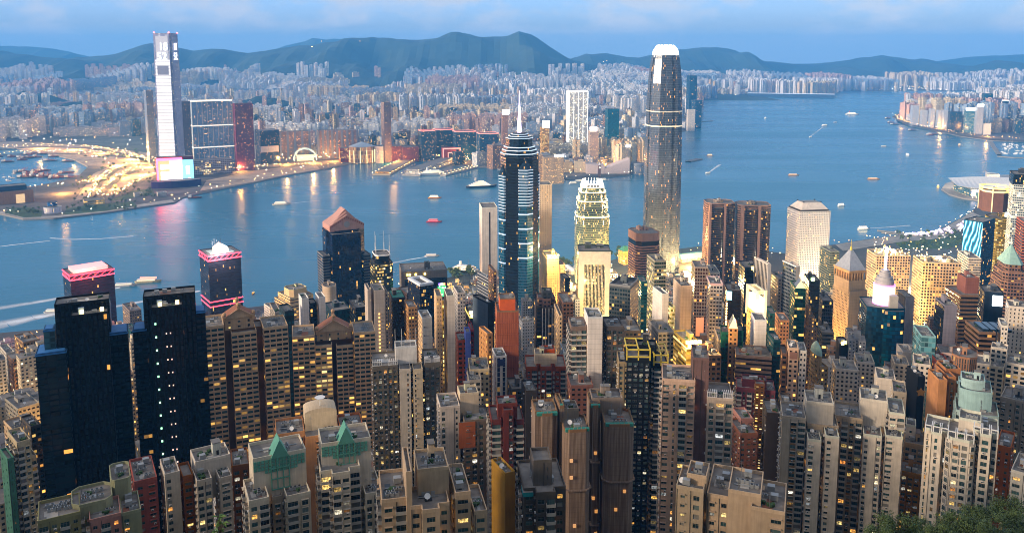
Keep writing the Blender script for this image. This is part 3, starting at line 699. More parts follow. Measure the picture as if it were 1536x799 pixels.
def gable(root, b):
    """temple-like gable over the roof with ball finials"""
    w, y0, y1, z, cx = b.w, b.y0, b.y1, b.z, b.cx
    m = MB(); st = St('a68a70'); h = w * .34; t = .8
    for y_ in (y0, y1): pass
    A = [(cx - w / 2 - t, y0 - .6, z), (cx + w / 2 + t, y0 - .6, z), (cx, y0 - .6, z + h)]; Bk = [(x, y1 + .6, zz) for x, _, zz in A]
    m.face(A, St('b39a80'), 1); m.face(Bk[::-1], st, 1)
    m.face([A[1], Bk[1], Bk[2], A[2]], st, 3); m.face([Bk[0], A[0], A[2], Bk[2]], st, 3); m.face([A[0], Bk[0], Bk[1], A[1]], st, 1)
    m.build('gable_roof', MATS + [M_WOODROOF], root)
    for p, q in ((A[0], A[2]), (A[2], A[1])):
        m = MB(); m.bar((p[0], p[1] - .15, p[2]), (q[0], q[1] - .15, q[2]), .5, 1, st); m.build('gable_cornice', MATS, root)
    for x, y_, zz in ((cx - w / 2, y0, z), (cx + w / 2, y0, z), (cx, y0, z + h), (cx, y1, z + h)):
        m = MB(); m.box(x - .9, y_ - .9, zz - 1.5, x + .9, y_ + .9, zz + 1.6, 1, st)
        for k in range(4):
            a0, a1 = -math.pi / 2 + k * math.pi / 4, -math.pi / 2 + (k + 1) * math.pi / 4
            m.cyl(x, y_, zz + 2.7 + 1.3 * math.sin(a0), zz + 2.7 + 1.3 * math.sin(a1), 1.3 * math.cos(a0) + .02, 1.3 * math.cos(a1) + .02, 10, 1, st)
        m.build('ball_finial', MATS, root)
def lamps(root, name, pts, mt, s=.35):
    for p in pts:
        m = MB(); m.box(p[0] - s, p[1] - s, p[2] - s, p[0] + s, p[1] + s, p[2] + s, 0, bottom=True); m.build(name, [mt], root)
E_WARM = emis('warm_lamp', (1, .62, .2), 6); E_YEL = emis('yellow_flood_lamp', (1, .72, .12), 5); E_GRN = emis('green_stair_lamp', (.35, 1, .55), 1.6); E_WHT = emis('white_lamp', (1, .93, .8), 7)
E_RED = emis('red_lamp', (1, .08, .05), 5); E_PNK = emis('pinkish_stair_lamp', (1, .55, .42), .9)

# two black glass towers
def black_extra(x_l, x_r):
    def f(root, b):
        lamps(root, 'stair_lamp', [(b.x0 + b.w * .12, b.y0 - .3, b.z - 8 - 7.4 * k) for k in range(18)], E_GRN, .42)
        for s_ in (.45, .58): lamps(root, 'landing_lamp', [(b.x0 + b.w * s_, b.y0 - .3, b.z - 14 - 7.4 * k) for k in range(14)], E_PNK, .3)
    return f
def frame_extra(root, b):
    m = MB(); m.box(b.x0 + b.w * .2, b.y0 + 1, b.z, b.x0 + b.w * .36, b.y0 + 1.6, b.z + 4.5, 0); m.build('plant_screen', [mat('pale_blue_panel', (.2, .3, .5), .5)], root)
    lamps(root, 'roof_lamp', [(b.x0 + b.w * .3, b.y0 - .2, b.z + 2.5), (b.x0 + b.w * .85, b.y0 - .2, b.z + 2.8)], emis('plant_room_glow', (1, .68, .2), 3), .9)
BLK = St((.0035, .0036, .0042), (.003, .004, .006), 2.4, 3.1, .012, .6, .86, .8, .4)
C('apartment_tower', 'black glass tower with blue-roofed side wings and a slanting roof slab', 'tower', 415, -4, [
    V('back_slab', 81, 166, 455, 9, 14, BLK, roof=2, house=False, op=False),
    V('front_core', 106, 163, 473, 0, 9, BLK.but(bay=2.4), op=False, roof=1, house=False, extra=frame_extra),
    V('glass_wing', 53, 104, 532, 4, 16, St((.006, .012, .015), (.004, .011, .014), 4.2, 3.1, .05, .9, .7, .8, .3), op=False, roof=0, mr=2),
    V('upper_wing', 65, 85, 497, 9, 9, St((.03, .08, .1), (.02, .07, .09), 3, 3.1, .03, .8, .7, .8, .5), op=False, roof=0),
    V('right_wing', 160, 193, 502, 7, 15, DGLASS.but(wc='060a0f', gc='050a10'), op=False, roof=0)], group=G, lm='the left black tower')
C('apartment_tower', 'black glass tower with a column of green lamps down its edge', 'tower', 430, -2, [
    V('back_slab', 214, 293, 444, 9, 14, BLK, roof=2, house=False, op=False),
    V('front_core', 226, 274, 462, 0, 9, BLK.but(bay=2.2), op=False, roof=1, house=False, extra=lambda r, b: (frame_extra(r, b), black_extra(0, 0)(r, b))),
    V('left_wing', 199, 222, 497, 8, 14, DGLASS.but(wc='060a0f', gc='050a10', lit=.05), op=False, roof=0),
    V('right_wing', 286, 308, 470, 10, 12, DGLASS.but(wc='080e16', gc='060c14'), op=False, roof=0)], group=G, lm='the right black tower')
for o in [x for x in COL.objects if x.name.split('.')[0] in ('glass_wing', 'upper_wing', 'right_wing', 'left_wing')]:
    b = o.data.vertices; zt = max(v.co.z for v in b); P = [v.co for v in b if v.co.z > zt - .01]
    m = MB(); x0, x1, y0, y1 = min(p.x for p in P), max(p.x for p in P), min(p.y for p in P), max(p.y for p in P)
    m.box(x0 - .2, y0 - .2, zt + .05, x1 + .2, y1 + .2, zt + .9, 0); m.box(x0 + .8, y0 + .8, zt + .9, x1 - .8, y1 - .8, zt + 1.4, 0); m.build('blue_roof', [M_BLUEROOF], o.parent)
# two beige towers with gables
BG = BEIGE.but(bay=3.6, wf=.84, hf=.5, wc='c2a284', sc='a0714e')
C('apartment_tower', 'broad beige tower with orange-lit flats under a gable beside the black towers', 'tower', 470, 4, [
    V('left_bay', 295, 336, 492, 0, 22, BG, pat='ow', roof=1, house=False), V('right_bay', 390, 432, 492, 0, 22, BG, pat='ow', roof=1, house=False),
    V('middle_bay', 344, 385, 500, 2.5, 20, BG, pat='wo', roof=0), V('core', 334, 394, 495, 8, 14, St('5d4634', bay=3, wf=.3), pat='b', roof=0, op=True, pats='b'),
    V('gable_room', 335, 380, 476, 9, 11, St('b0957a', wf=.25, bay=5), up=0, h=14, roof=0, par=False, extra=gable, op=True)], group=G, lm='the left gabled tower')
C('apartment_tower', 'beige gabled tower with a blue flat lit among yellow ones, behind the dish-roofed block', 'tower', 500, 2, [
    V('left_bay', 438, 472, 506, 0, 22, BG, pat='ow', roof=1, house=False), V('right_bay', 528, 563, 500, 0, 22, BG.but(sc='6a4a38'), pat='ow', roof=1, house=False),
    V('left_core', 472, 498, 520, 3, 18, BG.but(lit=.4), pat='bwb', roof=0), V('right_core', 503, 530, 520, 3, 18, BG, pat='bwb', roof=0), V('core', 470, 532, 512, 8, 14, St('3c2e24', bay=3, wf=.3), pat='b', roof=0, op=True),
    V('gable_room', 475, 526, 496, 9, 11, St('b0957a', wf=.25, bay=5), h=14, roof=0, par=False, extra=gable, op=True)], group=G, lm='the right gabled tower')
C('apartment_tower', 'slim dark teal glass fin rising between the two gabled towers', 'tower', 560, 12, [V('glass_shaft', 419, 441, 468, 0, 18, St((.02, .03, .035), (.015, .06, .07), 2.4, 3.1, .06, .7, .6, 1, .4), roof=1)], group=G)
# pergola-roofed tower
def pergola(root, b):
    for k in range(2):
        m = MB(); x0 = b.x0 + (0 if k == 0 else b.w * .62); x1 = x0 + b.w * .36; z = b.z
        for i in range(6):
            x = x0 + (x1 - x0) * i / 5; m.bar((x, b.y0 + .4, z), (x, b.y0 + .4, z + 3.2), .13, 0); m.bar((x, b.y0 + .4, z + 3.2), (x, b.y0 + 4.5, z + 3.2), .13, 0)
        for zz in (1.1, 3.2): m.bar((x0, b.y0 + .4, z + zz), (x1, b.y0 + .4, z + zz), .13, 0)
        m.build('roof_pergola', [M_WHITE], root)
def masts(root, b):
    for fx in (.0, .3, .7, .98):
        m = MB(); m.bar((b.cx + (fx - .5) * b.w, b.y0 + 1, b.z), (b.cx + (fx - .5) * b.w, b.y0 + 1, b.z + 11), .14, 0); m.build('flag_mast', [M_WHITE], root)
GRD = St('5d564c', '151d1e', 2.7, 2.9, .12, .62, .55, 1.2, .45)
C('apartment_tower', 'tower with white roof pergolas and a white penthouse box with masts', 'tower', 430, 3, [
    V('left_grid_wing', 558, 597, 551, 0, 22, GRD, pat='w', roof=1, house=False, extra=pergola), V('right_grid_wing', 633, 660, 546, 2, 22, GRD, pat='w', roof=1, house=False, extra=pergola),
    V('left_pale_wing', 598, 616, 556, -1, 10, CREAM.but(wc='b8ad9e'), pat='bn', roof=0), V('right_pale_wing', 618, 634, 556, -1, 10, CREAM.but(wc='b8a890'), pat='nb', roof=0),
    V('link', 590, 640, 560, 8, 12, St('2c2822', '20240f', 3, 2.9, .5, .6, .5, 1.5, .4), op=False, roof=0),
    V('penthouse', 592, 625, 522, 8, 10, WHITE.but(wc='c9c4bd'), pat='b', h=9, roof=1, house=False, extra=masts)], group=G, lm='the pergola-roofed tower')
C('apartment_tower', 'white tower with orange top-floor panels and a cream penthouse', 'tower', 372, 8, [
    V('front_wing', 655, 690, 612, 4, 16, WHITE.but(wc='b8aca0'), pat='wbn', pats='wn', roof=2, house=False),
    V('side_wing', 690, 737, 632, 0, 16, St('6a5e52', '182428', 3.0, 2.9, .2, .7, .55, 1.2, .4), pat='w', roof=1, house=False),
    V('orange_crown', 688, 713, 632.5, -.25, .3, St('96583c', wf=.4, bay=4), h=13, pat='b', op=True, roof=-1),
    V('penthouse', 686, 718, 592, 9, 10, CREAM, pat='b', h=12, roof=2)], group=G, lm='the orange-topped white tower')
RB = St('5e3029', '141a1c', 3.0, 3.1, .3, .72, .5, 1.3, .35)
C('apartment_tower', 'dark red stepped tower with a red gallery on its crown', 'tower', 355, 6, [
    V('left_wing', 733, 752, 632, 1.5, 16, RB, pat='y', roof=0), V('middle_bay', 750, 770, 618, 0, 16, RB, pat='bwb', roof=0), V('right_wing', 768, 786, 632, 1.5, 16, RB, pat='y', roof=0),
    V('crown', 744, 776, 608, 4, 9, RB.but(wf=.5), pat='bwb', h=11, roof=1, house=False)], group=G, lm='the dark red tower')
C('apartment_tower', 'dark slab with a column of pale stair windows behind the wrapped towers', 'tower', 440, 10, [V('slab', 782, 806, 588, 0, 16, St('35302c', '20201c', 2.4, 2.9, .3, .35, .4, 1.2, .75), pat='bwb', roof=2)], group=G)
# two towers wrapped in scaffold netting
def make_net(name='scaffold_netting', cs=((.10, .065, .042), (.19, .125, .085), (.30, .22, .16))):
    m, t, p = newmat(name); uv = t.nodes.new('ShaderNodeUVMap'); s = t.nodes.new('ShaderNodeSeparateXYZ'); t.links.new(uv.outputs[0], s.inputs[0])
    a = t.nodes.new('ShaderNodeTexNoise'); a.inputs['Scale'].default_value = 1.0; a.inputs['Detail'].default_value = 6
    v = t.nodes.new('ShaderNodeVectorMath'); v.operation = 'MULTIPLY'; v.inputs[1].default_value = (1.2, .07, 1); t.links.new(uv.outputs[0], v.inputs[0]); t.links.new(v.outputs[0], a.inputs['Vector'])
    pole = math_n(t, 'LESS_THAN', math_n(t, 'FRACT', math_n(t, 'DIVIDE', s.outputs['X'], 1.5)), .07); lift = math_n(t, 'LESS_THAN', math_n(t, 'FRACT', math_n(t, 'DIVIDE', s.outputs['Y'], 2.0)), .06)
    g = math_n(t, 'MAXIMUM', pole, lift)
    r = t.nodes.new('ShaderNodeValToRGB'); setramp(r, [(.25, cs[0]), (.5, cs[1]), (.75, cs[2])]); t.links.new(a.outputs['Fac'], r.inputs[0])
    t.links.new(mixrgb(t, math_n(t, 'MULTIPLY', g, .35), r.outputs[0], (.05, .035, .025)), p.inputs['Base Color']); p.inputs['Roughness'].default_value = .95
    return m
M_NET = make_net(); M_GNET = mat('green_netting', (.03, .20, .15), .9, var=.4)
def wrapped(label, D, vols, a):
    b = C('scaffolded_tower', label, 'tower', D, a, vols, group='two towers wrapped in brown netting')
    for o in b.root.children:
        if o.name.split('.')[0].endswith('wing') or o.name.split('.')[0] == 'middle':
            o.data.materials[0] = M_NET
            zs = max(v.co.z for v in o.data.vertices)
    for k, v in b.vol.items():
        if not k.endswith('wing') and k != 'middle': continue
        # a catch platform round the netting every dozen storeys and its ragged top edge
        for z in (b.vol[k].z - 24, b.vol[k].z - 52, b.vol[k].z - 80):
            parapet(b.root, inset(v.poly, -.9), z, .5, .8, PLAIN, [M_NET], 0, 'catch_platform')
        m = MB(); q = inset(v.poly, .4); n = len(q)
        for i in range(n):
            p0, p1 = q[i], q[(i + 1) % n]; L = math.dist(p0, p1); e = int(L / 1.5)
            for j in range(e):
                f = j / max(1, e); x, y = p0[0] + (p1[0] - p0[0]) * f, p0[1] + (p1[1] - p0[1]) * f; m.bar((x, y, v.z - .5), (x, y, v.z + RND.uniform(1, 3.4)), .09, 0)
        m.build('bamboo_scaffold', [mat('bamboo_poles', (.30, .22, .12), .8)], b.root)
        lamps(b.root, 'veiled_window', [(v.cx + v.w * RND.uniform(-.25, .25), v.y0 - .05, v.z - RND.uniform(8, 70)) for q_ in range(4)], emis('veiled_room_light', (1, .42, .08), .35), .6)
        m = MB(); m.box(v.x0 + .4, v.y0 + .4, v.z + .05, v.x1 - .4, v.y0 + 1.9, v.z + 1.2, 0); m.build('green_net_strip', [M_GNET], b.root)
    return b
NET = St('7a5f48', bay=3, lit=0, wf=0)
wrapped('netting-wrapped tower with white plant and green nets on its roof', 300, [V('left_wing', 797, 838, 624, 5, 14, NET, plan='step', op=False, roof=1, house=False), V('middle', 836, 850, 612, 8, 12, NET, op=False, roof=1, house=False), V('right_wing', 838, 886, 648, 0, 14, NET, plan='cham', op=False, roof=4, house=False), V('roof_room', 840, 868, 616, 12, 8, CREAM.but(wc='8d7f70'), pat='b', h=9, roof=2)], 10)
wrapped('netting-wrapped tower with one orange lit window near its top', 318, [V('left_wing', 880, 902, 612, 6, 14, NET, plan='step', op=False, roof=0), V('right_wing', 900, 952, 640, 0, 16, NET, plan='cham', op=False, roof=3, house=False), V('roof_room', 884, 934, 600, 12, 10, CREAM.but(wc='84766a'), pat='b', h=9, roof=2)], 8)
C('apartment_tower', 'narrow mustard yellow tower with a column of small lit windows', 'tower', 262, 26, [V('shaft', 750, 780, 712, 0, 11, St('8e6c34', '1a1a14', 3, 2.9, .5, .3, .35, 1.3, .4), pat='bn', pats='b', roof=2, house=False)], group=G, lm='the mustard tower')
DK = St('4c4640', '12181a', 3.0, 3.0, .3, .62, .5, 1.2, .35)
C('apartment_tower', 'dark grey balconied tower with a grey stair head and teal roof sheets', 'tower', 250, 8, [V('body', 776, 851, 742, 0, 22, DK, plan='step', pat='wyw', roof=3, house=False), V('stair_head', 795, 828, 694, 6, 9, St('5a544e', bay=4, wf=.2), pat='bn', h=16, roof=0),
    V('teal_canopy', 782, 800, 738, 2, 5, St((.02, .2, .22)), h=1.5, pat='b', op=True, roof=-1)], group=G)
# stepped beige block, bottom middle
BS = St('b09a82', '1a2222', 4.2, 3.1, .3, .62, .5, 1.3, .45)
C('apartment_block', 'stepped sand-coloured block with a big blank roof room and portal frame', 'building', 232, 6, [
    V('left_wing', 569, 613, 752, 3, 18, BS, pat='wy', roof=2, house=False), V('portal', 605, 622, 712, 1, 16, BS, pat='b', roof=0), V('right_wing', 672, 706, 742, 3, 18, BS, pat='w', roof=2, house=False), V('low_wing', 700, 731, 770, 4, 16, BS, pat='wo', roof=2, house=False),
    V('front_bay', 612, 676, 768, -2, 14, BS, plan='step', pat='wyo', roof=1, house=False), V('roof_room', 621, 673, 706, 8, 13, BS.but(wc='ab9880'), pat='b', h=17, roof=3)], group=G, lm='the stepped sand-coloured block')
# green gables
M_LATT = mat('green_lattice_tile', (.10, .30, .22), .6, var=.25)
def greengable(root, b):
    w, z, y0, cx = b.w, b.z, b.y0, b.cx
    m = MB(); c = 1.3
    n = int(w / c)
    for i in range(n):
        x = b.x0 + i * c; up = int(5 - abs(i - n / 2) * .12)
        for j in range(4):
            if (abs(i - n / 2) > n * .30 and j == 3): continue
            zz = z - 1.4 - j * c
            m.box(x + .1, y0 - .25, zz, x + c - .12, y0 - .02, zz + c - .22, 0)
    m.build('lattice_band', [M_LATT], root)
    a = w * .17; h = 6.5; m = MB(); y1 = y0 + 6
    m.face([(cx - a, y0 - .6, z), (cx + a, y0 - .6, z), (cx, y0 - .6, z + h)], m=0); m.face([(cx + a, y0 - .6, z), (cx + a, y1, z), (cx, y1, z + h), (cx, y0 - .6, z + h)], m=0); m.face([(cx - a, y1, z), (cx - a, y0 - .6, z), (cx, y0 - .6, z + h), (cx, y1, z + h)], m=0); m.face([(cx + a, y1, z), (cx - a, y1, z), (cx, y1, z + h)], m=0)
    m.build('pointed_gable', [M_LATT], root)
    m = MB()
    for x in (-a, -a * .33, a * .33, a): m.bar((cx + x, y0 - .4, z - 12), (cx + x, y0 - .4, z), .25, 0)
    for zz in (-12, -8, -4, 0): m.bar((cx - a, y0 - .4, z + zz), (cx + a, y0 - .4, z + zz), .25, 0)
    m.build('gable_window_grid', [M_LATT], root)
GW = St('c0b4a2', '1a2222', 3.4, 2.9, .3, .64, .56, 1.3, .4)
C('apartment_tower', 'pale tower with a green pointed gable, behind the blue tarpaulin flat', 'tower', 272, 8, [V('head', 373, 459, 684, 8, 13, GW, pat='b', roof=1, house=False, extra=greengable), V('left_front', 366, 404, 752, 0, 16, GW, pat='wy', roof=3, house=False), V('right_front', 420, 466, 744, 1, 16, GW, pat='yow', roof=2, house=False), V('middle', 402, 424, 748, 5, 12, GW.but(wc='8f8474'), pat='w', roof=1, house=False)], group='pair of towers with green gables', lm='the left green-gabled tower')
C('apartment_tower', 'pale tower with a green pointed gable, taller of its pair', 'tower', 280, 6, [V('head', 478, 556, 664, 8, 13, GW, pat='b', roof=1, house=False, extra=greengable), V('left_front', 477, 542, 712, 0, 16, GW, plan='step', pat='ywy', roof=3, house=False), V('right_front', 540, 573, 742, 2, 16, GW, pat='wy', roof=2, house=False)], group='pair of towers with green gables', lm='the right green-gabled tower')
def archroof(root, b):
    m = MB(); n = 12; w, cx, y0, y1, z = b.w, b.cx, b.y0, b.y1, b.z
    P = [(cx + w / 2 * math.cos(math.pi * (1 - i / n)), z + w * .14 * math.sin(math.pi * i / n)) for i in range(n + 1)]
    for (xa, za), (xb, zb) in zip(P, P[1:]):
        m.face([(xa, y0, za), (xb, y0, zb), (xb, y1, zb), (xa, y1, za)], CREAM, 1); m.face([(xa, y0, z), (xb, y0, z), (xb, y0, zb), (xa, y0, za)], CREAM, 1)
    m.build('arched_roof', MATS, root)
    m = MB(); m.bar((cx, y0 + 3, z), (cx, y0 + 3, z + 5.2), .25, 0); m.cyl(cx, y0 + 2.4, z + 5.0, z + 6.2, .4, 2.4, 14, 0); m.build('satellite_dish', [M_WHITE], root)
    lamps(root, 'flood_lamp', [(cx - 5, y0 - .5, z - 13), (cx + 1, y0 - .5, z - 13.5)], E_YEL, .8)
OR = St('9c7252', '1c2020', 3.4, 2.9, .3, .6, .5, 1.3, .4)
C('apartment_tower', 'cream and terracotta block with an arched roof and a white dish', 'tower', 345, 4, [V('left_wing', 413, 457, 652, 2, 16, OR, pat='wo', roof=3, house=False), V('middle_bay', 455, 510, 655, 0, 15, OR, pat='bwwb', roof=1, house=False), V('right_wing', 506, 546, 645, 2, 16, OR.but(wc='9a5f40'), pat='w', roof=4, house=False), V('roof_room', 455, 505, 618, 8, 10, CREAM.but(wc='c0ae94'), pat='b', h=15, roof=0, par=False, extra=archroof)], group=G, lm='the dish-roofed block')
WB = St('b3a89a', '1a2226', 3.6, 2.9, .25, .64, .56, 1.2, .4)
C('apartment_tower', 'white and brown tower with two small-windowed shafts below the gabled towers', 'tower', 305, 8, [V('left_wing', 241, 270, 712, 2, 14, WB, pat='wb', roof=2, house=False), V('brown_strip', 268, 290, 716, 3, 12, OR.but(wc='7a4a22'), pat='w', roof=0), V('front_shaft', 289, 318, 722, -2, 11, WB, pat='w', roof=2, house=False), V('second_shaft', 322, 348, 718, -2, 11, WB, pat='w', roof=2, house=False), V('roof_room', 286, 346, 690, 6, 12, WB.but(wc='bdb3a6'), pat='b', h=16, roof=4)], group=G, lm='the white and brown tower')
C('apartment_tower', 'brown tower with yellow flats beside the white and brown tower', 'tower', 330, 2, [V('body', 347, 374, 700, 0, 16, OR.but(wc='6a4426', lit=.4), pat='w', roof=3)], group=G)
# olive and pink block, bottom left
C('apartment_block', 'olive green and salmon block on a zigzag plan, bottom of the slope', 'building', 262, 0, [V('olive_wing', 107, 170, 757, 6, 14, OLIVE, plan='cham', pat='b', roof=3, house=False), V('olive_head', 165, 197, 722, 13, 14, OLIVE, plan='cham', pat='b', roof=2, house=False), V('pink_wing', 134, 182, 778, 0, 13, PINK, pat='wy', roof=2, house=False), V('left_wing', 56, 122, 778, 3, 14, OLIVE.but(wc='7f7a58'), pat='yw', roof=2, house=False), V('side_wing', 180, 212, 770, 2, 14, OLIVE, pat='wb', roof=2, house=False)], group=G, lm='the olive and salmon block')
C('apartment_tower', 'salmon tower with a cluttered roof next to the olive block', 'tower', 300, 4, [V('body', 196, 236, 722, 0, 20, PINK.but(wc='8a5148'), pat='w', roof=5)], group=G)
C('apartment_tower', 'slim cream tower with a green painted corner strip', 'tower', 330, 12, [V('green_strip', 6, 26, 690, 0, 12, St('4a7060', '16201c', 5, 2.9, .1, .3, .35, 1, .5), pat='n', roof=1, house=False), V('body', 12, 46, 664, 3, 16, CREAM.but(wc='a99a80', lit=.3), pat='yw', roof=2), V('rear_wing', 40, 60, 686, 8, 14, CREAM.but(wc='9a8c78', lit=.3), pat='y', roof=1)], group=G, lm='the green-cornered tower')
# black tower with yellow-lit crown, the light put into the steel colour
def yellowcrown(root, b):
    m = MB()
    for z in (2, 6): m.bar((b.x0, b.y0, b.z + z), (b.x1, b.y0, b.z + z), .45, 0); m.bar((b.x0, b.y1, b.z + z), (b.x1, b.y1, b.z + z), .45, 0)
    for x in (b.x0, b.cx, b.x1):
        m.bar((x, b.y0, b.z), (x, b.y0, b.z + 7), .45, 0); m.bar((x, b.y0, b.z + 6), (x, b.y1, b.z + 6), .4, 0)
    m.build('yellow_crown_frame', [mat('yellow_lit_crown_steel', (.62, .46, .05), .5)], root)
BT = St('16181a', '0e4a48', 3.4, 3.0, .2, .72, .5, 1.2, .35)
C('apartment_tower', 'black tower with emerald windows and a floodlit yellow crown', 'tower', 430, 6, [V('left_wing', 936, 975, 540, 0, 18, BT, pat='w', roof=0, extra=yellowcrown), V('right_wing', 975, 1002, 548, 4, 18, BT.but(wc='101214'), pat='yb', roof=0, extra=yellowcrown), V('beige_flank', 925, 944, 545, 1, 16, St('8a7a60', '0e4a48', 3.4, 3, .15, .6, .5, 1.2, .4), pat='w', roof=1, house=False), V('core', 955, 985, 520, 9, 9, BT, pat='b', h=24, roof=2)], group=G, lm='the yellow-crowned black tower')
PB = St('b49a88', '1c2a28', 3.3, 2.9, .22, .64, .56, 1.3, .25)
C('apartment_tower', 'tall pinkish tower with a blank mauve spine and frame pergolas on the roof', 'tower', 352, 4, [V('left_wing', 992, 1043, 572, 0, 18, PB, pat='wnyw', roof=4, house=False), V('spine', 1036, 1064, 540, 3, 17, St('6a5450', bay=4, wf=.12, hf=.2, lit=.6), pat='n', roof=2), V('right_wing', 1056, 1100, 600, 0, 18, PB.but(wc='a8988a'), pat='wy', roof=3, house=False, extra=pergola), V('corner_strip', 1088, 1103, 606, 2, 14, PB.but(wc='a39384'), pat='n', roof=0)], group=G, lm='the mauve-spined tower')
C('apartment_block', 'sandy flat-roofed block with a dish on its stair head', 'building', 240, -4, [V('left_block', 1014, 1062, 735, 0, 14, BS.but(wc='a3927c', bay=4.5, wf=.4), pat='w', roof=2, house=False), V('stair_head', 1030, 1064, 716, 4, 9, BS, pat='b', h=11, roof=1, house=False), V('middle_block', 1060, 1118, 748, 2, 20, BS.but(wf=.42), pat='w', roof=3, house=False), V('high_block', 1092, 1144, 742, 0, 15, BS, pat='bbw', roof=2, house=False), V('right_block', 1126, 1178, 768, -2, 18, BS, pat='bwb', roof=3, house=False)], group=G, lm='the sandy flat-roofed block')
CR = St('603438', '1a1416', 3.2, 3.0, .3, .6, .5, 1.3, .4)
C('apartment_tower', 'crimson tower with a bright column of yellow stair windows', 'tower', 455, 4, [V('left_wing', 1103, 1136, 584, 2, 16, CR, pat='yw', roof=1), V('stair_shaft', 1131, 1147, 578, 0, 10, St('5a3c24', '2a2010', 2.2, 1.6, .9, .5, .4, 2.0, .5), op=False, roof=0), V('right_wing', 1145, 1163, 588, 3, 16, CR, pat='w', roof=1), V('crown', 1112, 1150, 572, 6, 8, CR, pat='b', h=9, roof=1)], group=G, lm='the crimson tower')
C('apartment_block', 'small brown tower under a pink terrace, beside the mauve-spined tower', 'building', 405, 20, [V('body', 1093, 1137, 652, 0, 18, St('7c5444', '1a1a1a', 3.4, 2.9, .1, .5, .45, 1.2, .4), pat='w', roof=2, house=False), V('terrace', 1098, 1130, 630, 12, 14, PINK, pat='w', h=18, roof=2)], group=G)
C('apartment_tower', 'dark brown slab with a string of white stair lights along its edge', 'tower', 400, 8, [V('body', 1143, 1172, 622, 0, 18, St('3a322c', '181410', 3, 2.9, .1, .5, .5, 1.2, .4), pat='bbw', roof=2), V('edge', 1168, 1190, 610, 4, 16, St('453c35', '302a20', 3, 2.9, .12, .4, .5, 1.2, .8), pat='n', roof=2, extra=lambda r, b: lamps(r, 'stair_light', [(b.x0 + b.w * .8, b.y0 - .3, b.z - 5 - 3 * k) for k in range(30)], emis('stair_light_glow', (1, .93, .75), 2.2), .4))], group=G, lm='the dark brown slab')
# the long white complex
WC_ = St('cabeae', '20241f', 3.2, 2.9, .12, .64, .56, 1.2, .4)
WD = WC_.but(wc='9c8c78')
C('apartment_tower', 'white tower complex, half with the terracotta-edged roof', 'tower', 372, 6, [V('left_wing', 1169, 1209, 628, 0, 18, WC_.but(wc='ada08f', sc='8a6a48'), pat='bwy', pats='n', roof=2, house=False, extra=None), V('left_shaft', 1207, 1232, 662, -6, 14, WC_, pat='wb', roof=3, house=False), V('right_shaft', 1233, 1259, 657, -6, 14, WC_, pat='wb', roof=3, house=False), V('penthouse', 1205, 1251, 606, 6, 14, WC_.but(wc='c0b6a8'), pat='b', h=22, roof=3), V('recess', 1205, 1258, 640, 3, 16, WD, pat='y', roof=1)], group='twin white tower complex', lm='the left white complex')
C('apartment_tower', 'white tower complex, half with planted terraces on its shafts', 'tower', 378, 4, [V('left_wing', 1250, 1294, 628, 0, 18, WD.but(sc='8a6a48'), pat='wy', roof=2, house=False), V('left_shaft', 1292, 1323, 655, -6, 14, WC_, pat='wb', roof=4, house=False), V('right_shaft', 1324, 1354, 657, -6, 14, WC_, pat='wb', roof=4, house=False), V('penthouse', 1288, 1332, 602, 6, 14, WC_.but(wc='c0b6a8'), pat='b', h=22, roof=3), V('right_wing', 1328, 1358, 622, 2, 18, WC_, pat='wy', roof=2, house=False)], group='twin white tower complex', lm='the right white complex')
C('apartment_tower', 'tan tower with green glazed bays next to the white complex', 'tower', 395, 2, [V('body', 1355, 1386, 668, 0, 18, St('9a8468', '103a30', 3.2, 3, .15, .7, .5, 1.2, .4), pat='wo', roof=3), V('upper', 1358, 1374, 640, 8, 9, WC_, pat='n', h=16, roof=1), V('ochre_block', 1350, 1390, 712, -14, 13, St('8a6430', '1c1a10', 3.2, 2.9, .4, .6, .5, 1.3, .35), pat='w', roof=2)], group=G)
# white terraced tower, bottom right
def tframes(root, b):
    for k in range(3):
        m = MB(); x0 = b.x0 + b.w * k / 3; x1 = x0 + b.w / 3; z = b.z
        for x in (x0 + .3, x1 - .3): m.bar((x, b.y0 + .3, z), (x, b.y0 + .3, z + 3.4), .25, 0); m.bar((x, b.y0 + .3, z + 3.4), (x, b.y0 + 5, z + 3.4), .2, 0)
        m.bar((x0 + .3, b.y0 + .3, z + 3.4), (x1 - .3, b.y0 + .3, z + 3.4), .25, 0); m.build('roof_frame', [M_WHITE], root)
WT = St('cabfb0', '18282c', 3.3, 3.0, .28, .64, .56, 1.3, .5)
C('apartment_tower', 'white tower with roof frames round a penthouse, trees at its foot', 'tower', 312, 0, [V('left_wing', 1386, 1424, 652, 2, 18, WT, plan='step', pat='nyb', pats='ny', roof=1, house=False, extra=tframes), V('front_wing', 1420, 1462, 662, -3, 20, WT, plan='cham', pat='ow', roof=1, house=False, extra=tframes), V('right_wing', 1458, 1498, 655, 0, 18, WT, plan='step', pat='wnw', roof=2, house=False, extra=tframes), V('penthouse', 1438, 1472, 632, 7, 10, WT, pat='b', h=13, roof=2)], group=G, lm='the frame-roofed white tower')
OB = St('96684a', '1e2420', 3.3, 2.9, .22, .5, .46, 1.3, .4)
C('apartment_tower', 'terracotta tower with a blank flank behind the frame-roofed white tower', 'tower', 392, 22, [V('blank_flank', 1391, 1421, 572, 0, 14, OB.but(wc='a47654'), pat='b', pats='b', roof=2, house=False), V('front', 1417, 1440, 568, 4, 18, OB, pat='nw', roof=2, house=False), V('rear', 1404, 1442, 556, 12, 12, OB, pat='b', h=20, roof=2)], group=G, lm='the terracotta tower')
